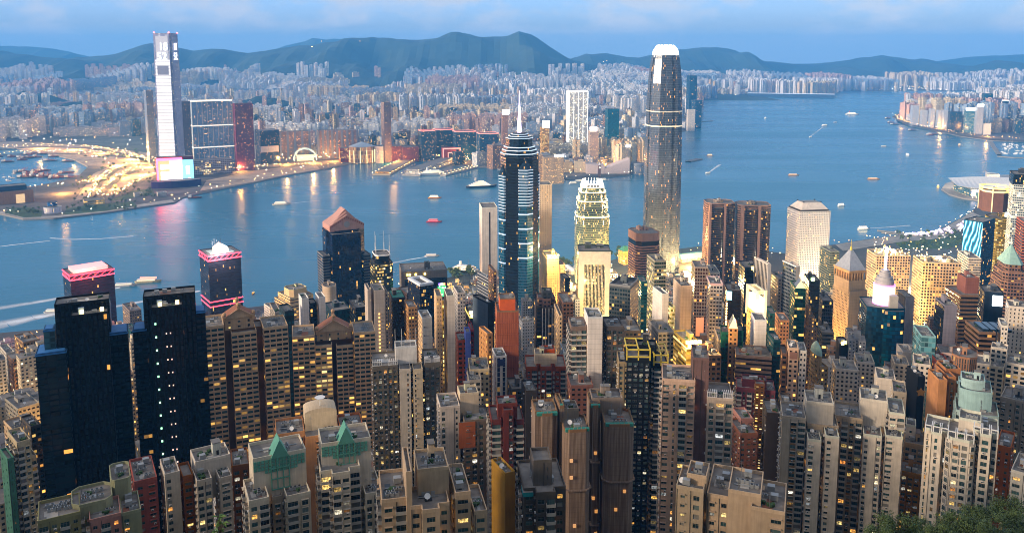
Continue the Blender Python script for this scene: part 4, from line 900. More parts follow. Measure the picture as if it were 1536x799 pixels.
C('apartment_tower', 'brown tower with a chamfered crown of slatted panels', 'tower', 455, 0, [V('shaft', 1427, 1466, 538, 0, 20, St('8a6650', '3a3c3c', 1.5, 3, .05, .5, .9, .8, .5), plan='oct', roof=2, op=False)], group=G)
C('apartment_tower', 'teal glass tower with stepped curved terraces', 'tower', 372, 4, [V('upper', 1436, 1489, 588, 6, 16, St('8fa8a6', '0e4a46', 4, 3.2, .12, .86, .55, 1.2, .6), plan='bow', pat='w', op=True, roof=3), V('lower', 1430, 1499, 622, 0, 18, St('8fa09c', '0e4a46', 4, 3.2, .12, .86, .55, 1.2, .6), plan='bow', pat='w', op=True, roof=3, house=False), V('crown', 1440, 1478, 572, 10, 10, St('9ab0ae', '0e4a46', 4, 3.2, .1, .8, .5), h=12, plan='bow', op=True, pat='w', roof=2)], group=G, lm='the teal terraced tower')
C('apartment_tower', 'cream tower with roof gardens at the far end of the slope', 'tower', 470, -2, [V('left_wing', 1484, 1508, 552, 0, 18, CREAM, pat='wn', roof=2), V('right_wing', 1508, 1542, 548, 4, 18, WHITE.but(lit=.3), pat='wy', roof=3), V('penthouse', 1486, 1512, 524, 10, 10, WHITE, pat='b', h=18, roof=1)], group=G, lm='the roof-garden tower')
C('apartment_tower', 'orange brick tower behind the hillside trees', 'tower', 338, -4, [V('body', 1494, 1521, 672, 0, 18, St('8f5230', '1a1810', 3.2, 2.9, .4, .4, .42, 1.4, .45), pat='w', roof=2)], group=G)
C('apartment_block', 'low grey white block with wide windows among the hillside trees', 'building', 300, -6, [V('body', 1516, 1560, 712, 0, 18, WHITE.but(wc='a8a49c', wf=.7, bay=4), pat='w', roof=3, house=False)], group=G)
C('apartment_tower', 'bare concrete tower with dim flats at the edge of the slope', 'tower', 402, -6, [V('body', 1500, 1550, 602, 0, 18, GREY.but(wc='8f857a', lit=.3), pat='wn', roof=3)], group=G)
# ------------------------------------------------------------------ the office towers of the harbour front
GM = 'office and apartment towers of the city centre'
OFF = St('8f8678', '1a2428', 1.8, 3.6, .22, .8, .5, 1.5, .4)
CURT = St('24303a', '0c2230', 1.6, 3.7, .16, .88, .8, 1.5, .55)
DARK = St('14181e', '0a1219', 1.6, 3.6, .1, .85, .72, 1.4, .45)
BAND = St('7a5a4c', '14181c', 3.0, 3.8, .18, 1.0, .5, 1.4, .4)
GRID = St('c2a88c', '1c1c1c', 3.4, 3.7, .26, .62, .6, 1.5, .35)
PALE = St('c4bbb0', '20262a', 2.6, 3.3, .14, .5, .45, 1.4, .5)
CRM = St('b89e80', '1e2222', 2.8, 3.1, .2, .5, .48, 1.5, .4)
BRN = St('6a5040', '181a1a', 2.8, 3.2, .22, .62, .5, 1.5, .35)
TEAL = St('20484a', '0c3438', 2.2, 3.4, .16, .86, .62, 1.5, .5)
def blank(s): return s.but(wf=.001, lit=0)
def T(label, D, a, x0, x1, yt, st, dep=None, plan='rect', roof=3, name='office_tower', lm=None, extra=None, more=(), styles=None, house=True, cat='tower', grp=GM, part='body'):
    return C(name, label, cat, D, a, [V(part, x0, x1, yt, 0, dep, st, plan, False, roof=roof, extra=extra, styles=styles, house=house)] + list(more), group=grp, lm=lm)
def bodyless(*vols): return list(vols)
def rimlight(mt, h=1.2, out=.35, dz=0.0):
    def f(root, b):
        parapet(root, inset(b.poly, -out), b.z + dz, h, .3, PLAIN, [mt], 0, 'rim_strip')
    return f
def both(*fs):
    def f(r, b):
        for q in fs: q(r, b)
    return f
def bandlights(mt, zs, h=.8, out=.3):
    def f(root, b):
        for z in zs: parapet(root, inset(b.poly, -out), b.z - z, h, .25, PLAIN, [mt], 0, 'light_band')
    return f
def fins(n, mt, name='facade_fin', w=.5, out=.7, top=0, bot=200, faces=(0,)):
    """upright fins on the chosen walls"""
    def f(root, b):
        for fi in faces:
            p, q = b.poly[fi], b.poly[(fi + 1) % len(b.poly)]; L = math.dist(p, q); e = ((q[0] - p[0]) / L, (q[1] - p[1]) / L); nn = (e[1], -e[0])
            m = MB()
            for k in range(n + 1):
                u = L * k / n; x, y = p[0] + e[0] * u, p[1] + e[1] * u; z0, z1 = max(b.zb, b.z - bot), b.z + top
                A = [(x - e[0] * w / 2, y - e[1] * w / 2), (x - e[0] * w / 2 + nn[0] * out, y - e[1] * w / 2 + nn[1] * out), (x + e[0] * w / 2 + nn[0] * out, y + e[1] * w / 2 + nn[1] * out), (x + e[0] * w / 2, y + e[1] * w / 2)]
                m.prism(A, z0, z1, PLAIN, 0, 0)
            m.build(name, [mt], root)
    return f
M_PALEFIN = mat('pale_stone_fin', (.55, .50, .44), .7); M_GREYFIN = mat('grey_metal_fin', (.30, .30, .33), .5, .3)
E_COOL = emis('cool_white_strip', (.62, .80, 1), .6); E_GOLD = emis('golden_flood', (1, .60, .10), 1.0); E_REDRIM = emis('red_neon_rim', (1, .05, .09), 2.4, base=(.5, .02, .03)); E_PURP = emis('violet_strip', (.62, .34, 1), 4)
E_TEAL = emis('teal_strip', (.10, .75, 1), 2.5)

# --- The tall tower with stepped glass bays and a mast
def spire_tower():
    D = 1059
    st = St('182430', '0a1c2a', 1.5, 3.9, .05, .92, .72, 1.5, .45)
    def crown(root, b):
        sc, z, cx, cy_ = b.w / 2, b.z, b.cx, (b.y0 + b.y1) / 2
        def octo(k): c = sc * k; e = c * .42; return [(cx - e, cy_ - c), (cx + e, cy_ - c), (cx + c, cy_ - e), (cx + c, cy_ + e), (cx + e, cy_ + c), (cx - e, cy_ + c), (cx - c, cy_ + e), (cx - c, cy_ - e)]
        ks = [(1.02, 0, 4.5), (.93, 4.5, 9), (.84, 9, 13)]
        for k, a0, a1 in ks:
            m = MB(); m.prism(octo(k), z + a0, z + a1, st); m.build('crown_tier', MATS, root); parapet(root, octo(k * 1.01), z + a1 - .7, 1.0, .4, PLAIN, [E_COOL], 0, 'light_band')
        m = MB(); m.prism(octo(.70), z + 13, z + 24, st); m.build('crown_drum', MATS, root)
        for j, (k, zz) in enumerate(((.74, 24), (.60, 26.5), (.46, 29))):
            m = MB(); m.loft([(octo(k), z + zz), (octo(k - .1), z + zz + 2.4)], st); m.build('crown_roof', MATS, root); parapet(root, octo(k), z + zz, .7, .4, PLAIN, [E_COOL], 0, 'light_band')
        m = MB(); m.cyl(cx, cy_, z + 31, z + 52, 2.8, 1.9, 8, 0); m.cyl(cx, cy_, z + 52, z + 66, 1.6, 1.0, 8, 0); m.cyl(cx, cy_, z + 66, z + 86, .6, .2, 6, 0); m.build('mast', [emis('mast_light', (.80, .66, 1), 5)], root)
        for k in range(6): m = MB(); m.bar((cx + 4 * math.cos(k), cy_ + 4 * math.sin(k), z + 31), (cx, cy_, z + 46), .3, 0); m.build('mast_stay', [M_STEEL], root)
    B = C('spired_skyscraper', 'dark glass skyscraper with light-striped star-shaped bays and a glowing mast', 'skyscraper', D, 19, [V('shaft', 746, 813, 237, 0, 50, st.but(wc='10161e', gc='0a1018', lit=.03), 'oct', False, roof=0, par=False, extra=crown)], group='landmark towers', lm='the spired skyscraper')
    b = B.vol['shaft']; cx, cy_ = b.cx, (b.y0 + b.y1) / 2
    # triangular bays on four sides, pointed glass heads, light strips every few storeys
    for i, (ang, zt) in enumerate(((0, -6), (90, -16), (180, -6), (270, -16))):
        w2 = b.w * .21; r = b.w * .5; M = Matrix.Rotation(rad(ang - 0), 2)
        def tr(x, y): v = M @ Vector((x, y)); return (cx + v.x, cy_ + v.y * b.d / b.w)
        pts = [tr(-w2, -r + 3), tr(-w2, -r - 2), tr(0, -r - 6), tr(w2, -r - 2), tr(w2, -r + 3)]
        z = b.z + zt
        m = MB(); m.prism(pts, 0, z - 8, st.but(wc='3c5468', gc='10384a', hf=.6, lit=.05)); ap = tr(0, -r)
        for k in range(5): m.face([(*pts[k], z - 8), (*pts[(k + 1) % 5], z - 8), (*ap, z + 6)], st, 0)
        m.build('star_bay', MATS, B.root)
        zz = z - 10
        step = 3.9
        for k in range(34):
            if k < 13 or k % 5 == 0:
                parapet(B.root, inset(pts, -.25), zz, .9 if k < 13 else 1.1, .25, PLAIN, [emis('faint_cool_strip', (.62, .78, 1), .45) if k < 13 else emis('blue_white_strip', (.50, .72, 1), 1.0)], 0, 'light_band')
            zz -= step
    return B
def text_obj(body, root, loc, size, mt, rot=(rad(90), 0, 0), name='sign_lettering', extr=.15, align='CENTER', sx=1.0):
    c = bpy.data.curves.new(name, 'FONT'); c.body = body; c.size = size; c.extrude = extr; c.align_x = align; c.align_y = 'CENTER'; c.resolution_u = 3
    q = bpy.data.objects.new(name, c); COL.objects.link(q); bpy.context.view_layer.update()
    me = bpy.data.meshes.new_from_object(q.evaluated_get(bpy.context.evaluated_depsgraph_get())); bpy.data.objects.remove(q); bpy.data.curves.remove(c)
    me.materials.clear(); me.materials.append(mt)
    o = link(name, me, root, loc); o.rotation_euler = rot; o.scale = (sx, 1, 1); return o
B = spire_tower()
b = B.vol['shaft']; text_obj('in', B.root, (b.cx - b.w * .03, b.y0 - .5, b.z - 22), 9, emis('amber_letters', (1, .55, .08), 2.2))

# --- the tallest, tapered with a glowing claw crown
def claw_tower():
    D = 1425; yb = 415
    prof = [(972, 1031, 416), (972.5, 1031, 250), (974, 1031, 205), (975.5, 1030.5, 160), (977, 1030, 125), (979.5, 1029, 105), (983, 1027.5, 88), (985, 1027, 82)]
    X, Y, ztop = at(1003, 82, D); th = rad(18) - math.atan2(X, Y)
    root = thing('claw_crowned_skyscraper', 'tallest grey skyscraper, tapering to a glowing white claw crown', 'skyscraper', (X, Y + 30, -1), th, 'landmark towers')
    def sq(w, c=.2): h = w / 2; e = h * (1 - c * 2); q = h * .07; return [(-e, -h), (-e * .34, -h), (-e * .34, -h - q), (e * .34, -h - q), (e * .34, -h), (e, -h), (h, -e), (h, -e * .34), (h + q, -e * .34), (h + q, e * .34), (h, e * .34), (h, e), (e, h), (e * .34, h), (-e * .34, h), (-e, h), (-h, e), (-h, e * .34), (-h - q, e * .34), (-h - q, -e * .34), (-h, -e * .34), (-h, -e)]
    st = St('586478', '0e141e', 1.5, 4.1, .07, .56, .86, 1.4, .4)
    k = 1 / 1.18; rings = []
    for l, r, y in prof:
        _, _, z = at(1001, y, D); W = (r - l) / FPX * math.hypot(X, D) * .985; rings.append((sq(W * k), max(0, z)))
    m = MB()
    m.loft(rings, st); m.build('shaft', MATS, root)
    Wt = (1027 - 985) / FPX * math.hypot(X, D) * k; zt = rings[-1][1]
    # setback collars, the light they catch put in as emission
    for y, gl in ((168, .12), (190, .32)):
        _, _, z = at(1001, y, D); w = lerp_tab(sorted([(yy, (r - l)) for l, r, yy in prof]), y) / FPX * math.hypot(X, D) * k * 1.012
        parapet(root, sq(w), z, 2.2, .5, PLAIN, [emis('collar_glow_%d' % int(gl * 100), (1, .82, .5), gl * 1.3)], 0, 'lit_collar')
    P = sq(Wt * .98); n = 44; pts = []
    per = sum(math.dist(P[i], P[(i + 1) % len(P)]) for i in range(len(P)))
    for j in range(n):
        s = per * j / n
        for i in range(len(P)):
            L = math.dist(P[i], P[(i + 1) % len(P)])
            if s <= L: f = s / L; pts.append((P[i][0] + (P[(i + 1) % len(P)][0] - P[i][0]) * f, P[i][1] + (P[(i + 1) % len(P)][1] - P[i][1]) * f)); break
            s -= L
    _, _, zc = at(1001, 66, D); E = emis('claw_floodlit_glow', (1, .93, .74), 2.6)  # floodlighting of the crown is put into the claws as emission
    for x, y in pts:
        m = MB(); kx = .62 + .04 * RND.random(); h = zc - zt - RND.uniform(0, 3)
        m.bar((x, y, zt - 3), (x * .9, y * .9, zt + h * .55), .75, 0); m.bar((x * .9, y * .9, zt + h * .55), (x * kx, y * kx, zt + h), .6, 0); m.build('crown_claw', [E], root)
    m = MB(); m.prism(sq(Wt * .72), zt, zt + 6, st); m.build('plant_floor', MATS, root)
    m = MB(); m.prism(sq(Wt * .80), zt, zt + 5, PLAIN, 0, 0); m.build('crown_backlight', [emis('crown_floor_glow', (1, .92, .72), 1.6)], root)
    LANDMARKS.append(('the claw-crowned skyscraper', X, Y, 1001, 66)); FOOT.append((X, Y + 30, 44, 410))
claw_tower()
# --- its smaller sister with lit setbacks
def small_claw():
    D = 1355; X, Y, _ = at(890, 300, D); th = rad(6) - math.atan2(X, Y); R_ = math.hypot(X, D)
    root = thing('claw_crowned_tower', 'shorter claw-crowned tower with stacked golden-lit setbacks', 'skyscraper', (X, Y + 22, -1), th, 'landmark towers')
    def oc(w): h = w / 2; c = w * .2; return [(-h + c, -h), (h - c, -h), (h, -h + c), (h, h - c), (h - c, h), (-h + c, h), (-h, h - c), (-h, -h + c)]
    st = St('6a7468', '16282a', 1.6, 3.9, .42, .8, .62, 1.5, .5)
    tiers = [(864, 917, 425, 326), (867, 915, 326, 303), (870, 912, 303, 290), (873, 909, 290, 283)]
    for l, r, y0, y1 in tiers:
        w = (r - l) / FPX * R_ * .95; z0 = max(0, at(890, y0, D)[2] + 1); z1 = at(890, y1, D)[2] + 1
        m = MB(); m.prism(oc(w), z0, z1, st); m.build('tier', MATS, root); parapet(root, oc(w), z1, 1.6, .4, PLAIN, [emis('gold_rim', (1, .83, .36), 2.2)], 0, 'rim_strip')
        P = oc(w)
        for p in P[::1]: 
            m = MB(); m.bar((p[0], p[1], z1 - 12), (p[0] * .96, p[1] * .96, z1 + 4), .7, 0); m.build('corner_claw', [emis('floodlit_corner_glow', (1, .87, .5), 2.4)], root)  # corner claws glow by themselves in place of floodlighting
    zt = z1; zc = at(890, 273, D)[2]; P = oc(w)
    for i in range(8):
        for j in range(4):
            f = j / 4; x = P[i][0] + (P[(i + 1) % 8][0] - P[i][0]) * f; y = P[i][1] + (P[(i + 1) % 8][1] - P[i][1]) * f
            m = MB(); m.bar((x, y, zt), (x * .84, y * .84, zc + 2), .5, 0); m.build('crown_claw', [emis('claw_floodlit_glow', (1, .93, .74), 2.6)], root)  # claws emit where floodlights would strike them
    LANDMARKS.append(('the shorter claw-crowned tower', X, Y, 890, 276)); FOOT.append((X, Y + 22, 34, 200))
small_claw()
# --- gabled dark glass tower
def stonegable(root, b):
    w, z, cx = b.w, b.z, b.cx; cy_ = (b.y0 + b.y1) / 2; st = St('b08a7c', '5a4038', 2, 2.2, 0, .5, .5)
    for k, (s, h0, hh) in enumerate(((.44, 0, 21), (.40, 0, 24.5), (.34, 0, 28))):
        x0, x1, y0, y1 = cx - w * s, cx + w * s, cy_ - b.d * (.45 - .09 * k), cy_ + b.d * (.45 - .09 * k); sh = 8 + k
        m = MB(); P = [(x0, z), (x1, z), (x1, z + sh), (cx, z + hh), (x0, z + sh)]
        m.face([(x, y0, zz) for x, zz in P], st, 1); m.face([(x, y1, zz) for x, zz in P][::-1], st, 1)
        for (xa, za), (xb, zb) in zip(P[1:], P[2:] + P[:1]): m.face([(xa, y0, za), (xa, y1, za), (xb, y1, zb), (xb, y0, zb)], st, 0)
        m.build('gable_vault', MATS, root)
    for sgn in (-1, 1):
        m = MB(); st2 = St('8a5a4c')
        for i in range(9):
            f = i / 8; x = cx + sgn * w * .43 * (1 - f); zz = z + 8 + (20.5 - 8) * f; m.box(x - .7, cy_ - b.d * .47, zz - 3.4, x + .7, cy_ - b.d * .45, zz - .6, 1, st2)
        m.build('gable_ribs', MATS, root)
    m = MB(); m.cyl(cx, 0, 0, .3, 4.2, 4.2, 16, 1, St('c8b8ac')); o = m.build('gable_roundel', MATS, root, (0, b.y0 + b.d * .05 - .2, z + 9)); o.rotation_euler = (rad(90), 0, 0); o.location = (cx * 0 , cy_ - b.d * .45, z + 8.5); o.location.x = 0 if abs(cx) < 1 else 0
BC = St('0c1424', '0a1a30', 1.5, 3.9, .03, .95, .8, 1.5, .45)
C('gabled_skyscraper', 'black glass skyscraper under a pinkish stone gable', 'skyscraper', 1068, 16, [V('shaft', 480, 550, 346, 3, 40, BC, 'oct', False, roof=0, extra=stonegable), V('front_bay', 489, 541, 350, -1, 30, BC.but(gc='08182e'), 'rect', False, roof=-1), V('left_balcony_bay', 476, 495, 384, 4, 30, St('6a6864', '0a1420', 3, 3.9, .02, 1, .62), 'rect', False, roof=0), V('right_balcony_bay', 536, 556, 382, 4, 30, St('6a6864', '0a1420', 3, 3.9, .02, 1, .62), 'rect', False, roof=0)], group='landmark towers', lm='the gabled skyscraper')
# --- two red-rimmed harbour towers
def redframe(root, b):
    for z in (b.z - 1.2, b.z - 7.6): parapet(root, inset(b.poly, -.7), z, 1.5, .7, PLAIN, [E_REDRIM], 0, 'red_ring')
    m = MB(); n = len(b.poly)
    for i in range(n):
        p, q = b.poly[i], b.poly[(i + 1) % n]
        for j in range(6):
            f, g = j / 6, (j + 1) / 6; A = lambda t: (p[0] + (q[0] - p[0]) * t, p[1] + (q[1] - p[1]) * t)
            m.bar((*A(f), b.z - 6.5), (*A(g), b.z - .5), .4, 0)
    m.build('red_truss', [E_REDRIM], root)
RT = St('241c22', '12121a', 1.5, 3.8, .04, .92, .85, 1.4, .5)
def redmid(root, b):
    for z in (b.z - 74, b.z - 67): parapet(root, inset(b.poly, -.7), z, 1.3, .7, PLAIN, [E_REDRIM], 0, 'red_ring')
def glassdome(root, b):
    cx, cy_ = b.cx, (b.y0 + b.y1) / 2; m = MB(); m.box(cx - 9, cy_ - 10, b.z, cx + 9, cy_ + 4, b.z + 7, 0); m.face([(cx - 9, cy_ - 10, b.z + 7), (cx + 9, cy_ - 10, b.z + 7), (cx, cy_ - 10, b.z + 13)], m=0); m.face([(cx - 9, cy_ - 10, b.z + 7), (cx, cy_ - 10, b.z + 13), (cx, cy_ + 4, b.z + 13), (cx - 9, cy_ + 4, b.z + 7)], m=0); m.face([(cx + 9, cy_ - 10, b.z + 7), (cx + 9, cy_ + 4, b.z + 7), (cx, cy_ + 4, b.z + 13), (cx, cy_ - 10, b.z + 13)], m=0)
    m.build('white_roof_house', [mat('white_roof_paint', (.74, .72, .70), .6)], root)
    m = MB(); m.box(cx - 16, cy_ - 14, b.z + .1, cx + 16, cy_ + 14, b.z + .5, 0); m.build('roof_deck', [mat('pale_roof_deck', (.42, .50, .48), .7)], root)
    for k in range(5): m = MB(); m.bar((cx - 8 + 3 * k, cy_ + 8, b.z), (cx - 8 + 3 * k, cy_ + 8, b.z + 14 + 3 * (k % 3)), .3, 0); m.build('aerial', [M_STEEL], root)
def redroof(root, b):
    m = MB(); m.box(b.x0 + 6, b.y0 + 6, b.z + .2, b.x1 - 6, b.y1 - 6, b.z + 5, 0); m.build('roof_sign_back', [emis('red_white_sign_glow', (1, .26, .24), .8)], root)
C('red_rimmed_tower', 'dark glass tower with a glowing red roof rim, half hidden by the black tower', 'tower', 1090, 13, [V('shaft', 94, 171, 408, 0, 42, RT, 'rect', False, roof=0, extra=both(redframe, redroof))], group='twin red-rimmed harbour towers', lm='the left red-rimmed tower')
C('red_rimmed_tower', 'dark glass tower with two red truss bands and a white lit roof house', 'tower', 1130, 16, [V('shaft', 299, 361, 381, 0, 44, RT, 'rect', False, roof=0, extra=both(redframe, redmid, glassdome))], group='twin red-rimmed harbour towers', lm='the right red-rimmed tower')
# --- round-windowed white tower
def whitehat(root, b):
    P = inset(b.poly, 2.5); Q = inset(b.poly, 11); m = MB(); m.loft([(P, b.z + 2.2), (Q, b.z + 12)], St('c8beb4'), 1, 1); m.build('hipped_crown', MATS, root); m = MB(); m.prism(inset(b.poly, 2), b.z, b.z + 2.2, St('3a342e'), 1, 1, cap=False); m.build('crown_shadow_gap', MATS, root)
    lamps(root, 'beacon', [(p[0], p[1], b.z + 13) for p in Q], M_DARK, .8)
C('white_office_tower', 'white tower of small square portholes under a hipped white crown', 'skyscraper', 1255, 28, [V('shaft', 1181, 1246, 317, 0, 42, St('c4c2c4', '16181a', 2.85, 3.7, .12, .5, .55, 1.9, .62), 'rect', False, roof=0, par=False, extra=whitehat)], group='landmark towers', lm='the white porthole tower')
# --- twin pink granite towers with bowed dark bays
def exchange(label, x0, x1, yt, D, dx):
    st = St('846a60', '141414', 3.2, 3.7, .06, 1.0, .5, 1.4, .32); d2 = St('4a3630', '101214', 3.0, 3.7, .1, 1.0, .68, 1.4, .4)
    w = x1 - x0
    C('bowed_office_tower', label, 'skyscraper', D, 12, [V('pink_pier_block', x0, x1, yt, 5, 40, st, 'cham', False, roof=2, house=False), V('left_bow', x0 + w * .27, x0 + w * .62, yt + 6, 1, 22, d2, 'bow', False, roof=-1), V('right_bow', x0 + w * .70, x0 + w * .96, yt + 8, 2.5, 22, d2, 'bow', False, roof=-1), V('pier', x0 + w * .60, x0 + w * .72, yt + 1, 1, 14, blank(st), 'rect', False, roof=-1), V('corner_pier', x0 + w * .16, x0 + w * .28, yt + 1, 1.5, 14, blank(st), 'rect', False, roof=-1), V('roof_house', x0 + w * .3, x0 + w * .62, yt - 5, 16, 14, St('8a7c72'), 'oct', False, roof=2, h=10)], group='twin pink granite towers', lm='the pink granite twin towers')
exchange('pink granite tower with bowed glass bays and white dishes on top', 1054, 1104, 306, 1290, 0)
exchange('pink granite tower with bowed glass bays and black roof coolers', 1101, 1158, 309, 1280, 0)
C('banded_office_tower', 'pinkish banded tower with a dark belt under its solid top', 'skyscraper', 1180, 22, [V('shaft', 940, 992, 370, 0, 44, St('86695e', '181414', 3, 3.9, .1, 1, .45, 1.4, .4), 'cham', False, roof=0), V('belt', 940.3, 991.6, 362, .4, 43, St('1c1614', '101010', 3, 8, 0, 1, .9), 'cham', False, h=7.5, roof=-1), V('top_block', 940, 992, 351, 0, 44, blank(St('8a6e62')), 'cham', False, h=11, roof=3)], group=GM, lm='the pinkish banded tower')
# --- orange tower with a pyramid
def pyramid(root, b):
    cx, cy_ = b.cx, (b.y0 + b.y1) / 2; z = b.z
    m = MB(); m.box(b.x0 + 1.5, b.y0 + 1.5, z, b.x1 - 1.5, b.y1 - 1.5, z + 8, 1, St('a8805a')); m.build('colonnade_core', MATS, root)
    for fx in range(7):
        for (x, y) in ((b.x0 + b.w * fx / 6, b.y0), (b.x0, b.y0 + b.d * fx / 6), (b.x1, b.y0 + b.d * fx / 6)):
            m = MB(); m.box(x - .5, y - .5, z, x + .5, y + .5, z + 8, 1, St('b08c66')); m.build('column', MATS, root)
    m = MB(); m.box(b.x0 - .6, b.y0 - .6, z + 8, b.x1 + .6, b.y1 + .6, z + 11, 1, St('b08c66')); m.build('cornice', MATS, root)
    P = rect(b.x0, b.y0, b.x1, b.y1); m = MB(); m.loft([(P, z + 11), (rect(cx - 1.6, cy_ - 1.6, cx + 1.6, cy_ + 1.6), z + 31)], St('8a8c90'), 0, 0); m.build('pyramid_roof', [mat('zinc_roof', (.32, .33, .35), .5, .3)], root)
    m = MB(); m.cyl(cx, cy_, z + 31, z + 35, 1.4, .9, 8, 0); m.bar((cx, cy_, z + 35), (cx, cy_, z + 43), .2, 0); m.build('finial', [M_BRASS], root)
ORG = St('a08a70', '20180f', 2.6, 3.4, .05, .3, .5, 1.3, .4)
C('pyramid_roofed_tower', 'tan tower with a huge blank flank and a grey pyramid roof', 'skyscraper', 880, 36, [V('shaft', 1249, 1301, 436, 0, 30, blank(ORG), 'rect', False, roof=-1, styles={3: ORG, 1: ORG}), V('belvedere', 1251, 1298, 420, .8, 27, blank(ORG), 'rect', False, h=14, roof=0, par=False, extra=pyramid)], group='landmark towers', lm='the pyramid-roofed tower')
# --- blue curved tower with a glowing drum and spire
def drum(root, b):
    cx, cy_, z = b.cx + b.w * .04, b.y0 + b.d * .5, b.z; r = b.w * .28
    m = MB(); m.cyl(cx, cy_, z + 1, z + 16.5, r, r, 32, 0); m.build('screen_drum', [emis('white_screen', (1, .86, 1), 1.3, True)], root)
    m = MB(); m.cyl(cx, cy_, z + 16.5, z + 18, r * 1.01, r * 1.01, 32, 0); m.cyl(cx, cy_, z, z + 1, r * 1.01, r * 1.01, 32, 0); m.build('pink_rim', [emis('magenta_rim', (1, .12, .72), 2.2)], root)
    for k, (rr, a, c) in enumerate(((.92, 18, 22), (.78, 22, 25), (.55, 25, 29), (.4, 29, 31))):
        m = MB(); m.cyl(cx, cy_, z + a, z + c, r * rr, r * rr * .97, 28, 0); m.build('stepped_drum', [mat('drum_cladding', (.34, .32, .33), .55)], root)
    m = MB(); m.cyl(cx, cy_, z + 31, z + 52, 1.2, .8, 8, 0); m.build('spire', [emis('spire_neon', (.66, .52, 1), 3.4)], root)
    m = MB(); m.box(cx + r * .2, b.y0 + 1.5, z, cx + r * 1.0, b.y0 + 8, z + 10.5, 0); m.build('roof_house', [M_PLANT], root)
BLU = St('16303e', '083048', 2.0, 3.5, .05, .94, .8, 1.6, .45)
C('curved_glass_tower', 'deep blue curved glass tower carrying a glowing white drum and violet spire', 'tower', 700, 14, [V('shaft', 1288, 1358, 462, 0, 30, BLU, 'bow', False, roof=0, extra=drum), V('front_bow', 1314, 1356, 466, -3, 20, BLU.but(gc='0a4058'), 'bow', False, roof=-1)], group='landmark towers', lm='the drum-topped blue tower')
# --- cream gridded towers
def sodium(root, b):
    for k in range(7):
        for j in range(3):
            x, y = b.x0 + b.w * (.12 + .78 * RND.random()), b.y0 + b.d * (.1 + .8 * RND.random()); r = RND.uniform(1.2, 3.0); m = MB(); m.cyl(x, y, b.z, b.z + RND.uniform(2, 5), r, r * .9, 10, 1, St('c8b898')); m.build('roof_cooler', MATS, root)
    lamps(root, 'roof_flood_lamp', [(b.x0 + b.w * RND.random(), b.y0 + b.d * RND.random(), b.z + 3.5) for k in range(9)], E_WARM, .55)
T('cream gridded office block with a chamfered corner and floodlit roof, behind the blue drum tower', 1050, 22, 1300, 1366, 384, GRID, 34, 'rect', 0, lm='the left cream gridded block', extra=sodium)
T('larger cream gridded office block with golden-lit flank and floodlit coolers', 960, 20, 1369, 1442, 395, GRID.but(lit=.34), 34, 'rect', 0, lm='the right cream gridded block', extra=sodium)
T('white long-windowed office block behind the cream gridded block', 1060, 20, 1436, 1472, 388, St('c4b8a8', '2a2a2a', 2, 3.4, .2, .9, .4, 1.4, .5), 40, roof=2)
T('dark ribbed tower with a pale glazed roof beside the drum', 830, 22, 1344, 1371, 446, St('6a6864', '141416', 2.2, 40, .0, .6, .98), 26, roof=1, extra=fins(9, M_GREYFIN))
T('brown banded block with a red brick roof house', 720, 26, 1417, 1479, 444, St('6a5442', '16120e', 3, 3.8, .1, 1, .5, 1.4, .4), 30, roof=2, house=False, lm='the brown banded block', more=[V('brick_roof_house', 1436, 1469, 418, 8, 16, blank(St('785046')), 'rect', False, h=14, roof=2)])
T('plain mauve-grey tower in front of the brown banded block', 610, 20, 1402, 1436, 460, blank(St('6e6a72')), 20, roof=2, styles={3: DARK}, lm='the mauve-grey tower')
def whitesign(x0, x1, z0, z1, mt):
    def f(root, b):
        m = MB(); m.box(b.x0 + b.w * x0, b.y0 - .9, b.z - z0, b.x0 + b.w * x1, b.y0 - .2, b.z - z1, 0, bottom=True); m.build('lit_sign', [mt], root)
    return f
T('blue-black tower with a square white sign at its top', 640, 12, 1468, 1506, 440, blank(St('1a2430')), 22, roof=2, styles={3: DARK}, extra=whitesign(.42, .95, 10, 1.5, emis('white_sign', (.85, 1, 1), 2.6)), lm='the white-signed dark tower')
T('low brown banded block with a blue glass rooflight', 560, 22, 1446, 1494, 500, St('6a5444', '181210', 3, 3.7, .2, 1, .5, 1.5, .4), 26, roof=2, house=False, extra=lambda r, b: [(m := MB(), m.box(b.x0 + 4 + 5 * k, b.y0 + 4, b.z + .1, b.x0 + 8 + 5 * k, b.y1 - 5, b.z + 2, 0), m.build('rooflight', [GLASSM], r)) for k in range(4)])
# --- stepped brown tower with a green pyramid
def gpyr(root, b):
    cx, cy_ = b.cx, (b.y0 + b.y1) / 2; m = MB(); m.loft([(inset(b.poly, -1), b.z), ([(cx + (x - cx) * .05, cy_ + (y - cy_) * .05) for x, y in b.poly], b.z + 20)], PLAIN, 0, 0); m.build('pyramid_roof', [mat('verdigris_copper', (.22, .36, .31), .6, var=.3)], root); m = MB(); m.bar((cx, cy_, b.z + 20), (cx, cy_, b.z + 28), .4, 0); m.build('finial', [M_WHITE], root)
SPB = St('7c6052', '1a1614', 3.2, 3.9, .14, .72, .55, 1.4, .4)
C('stepped_office_tower', 'stepped brown tower under a verdigris pyramid roof', 'skyscraper', 900, 20, [V('lower_tier', 1482, 1548, 424, 0, 44, SPB, 'cham', False, roof=0), V('middle_tier', 1487, 1543, 410, 3, 38, SPB, 'cham', False, h=22, roof=0), V('upper_tier', 1494, 1536, 397, 7, 30, SPB, 'cham', False, h=18, roof=0, extra=gpyr)], group='landmark towers', lm='the green pyramid tower')
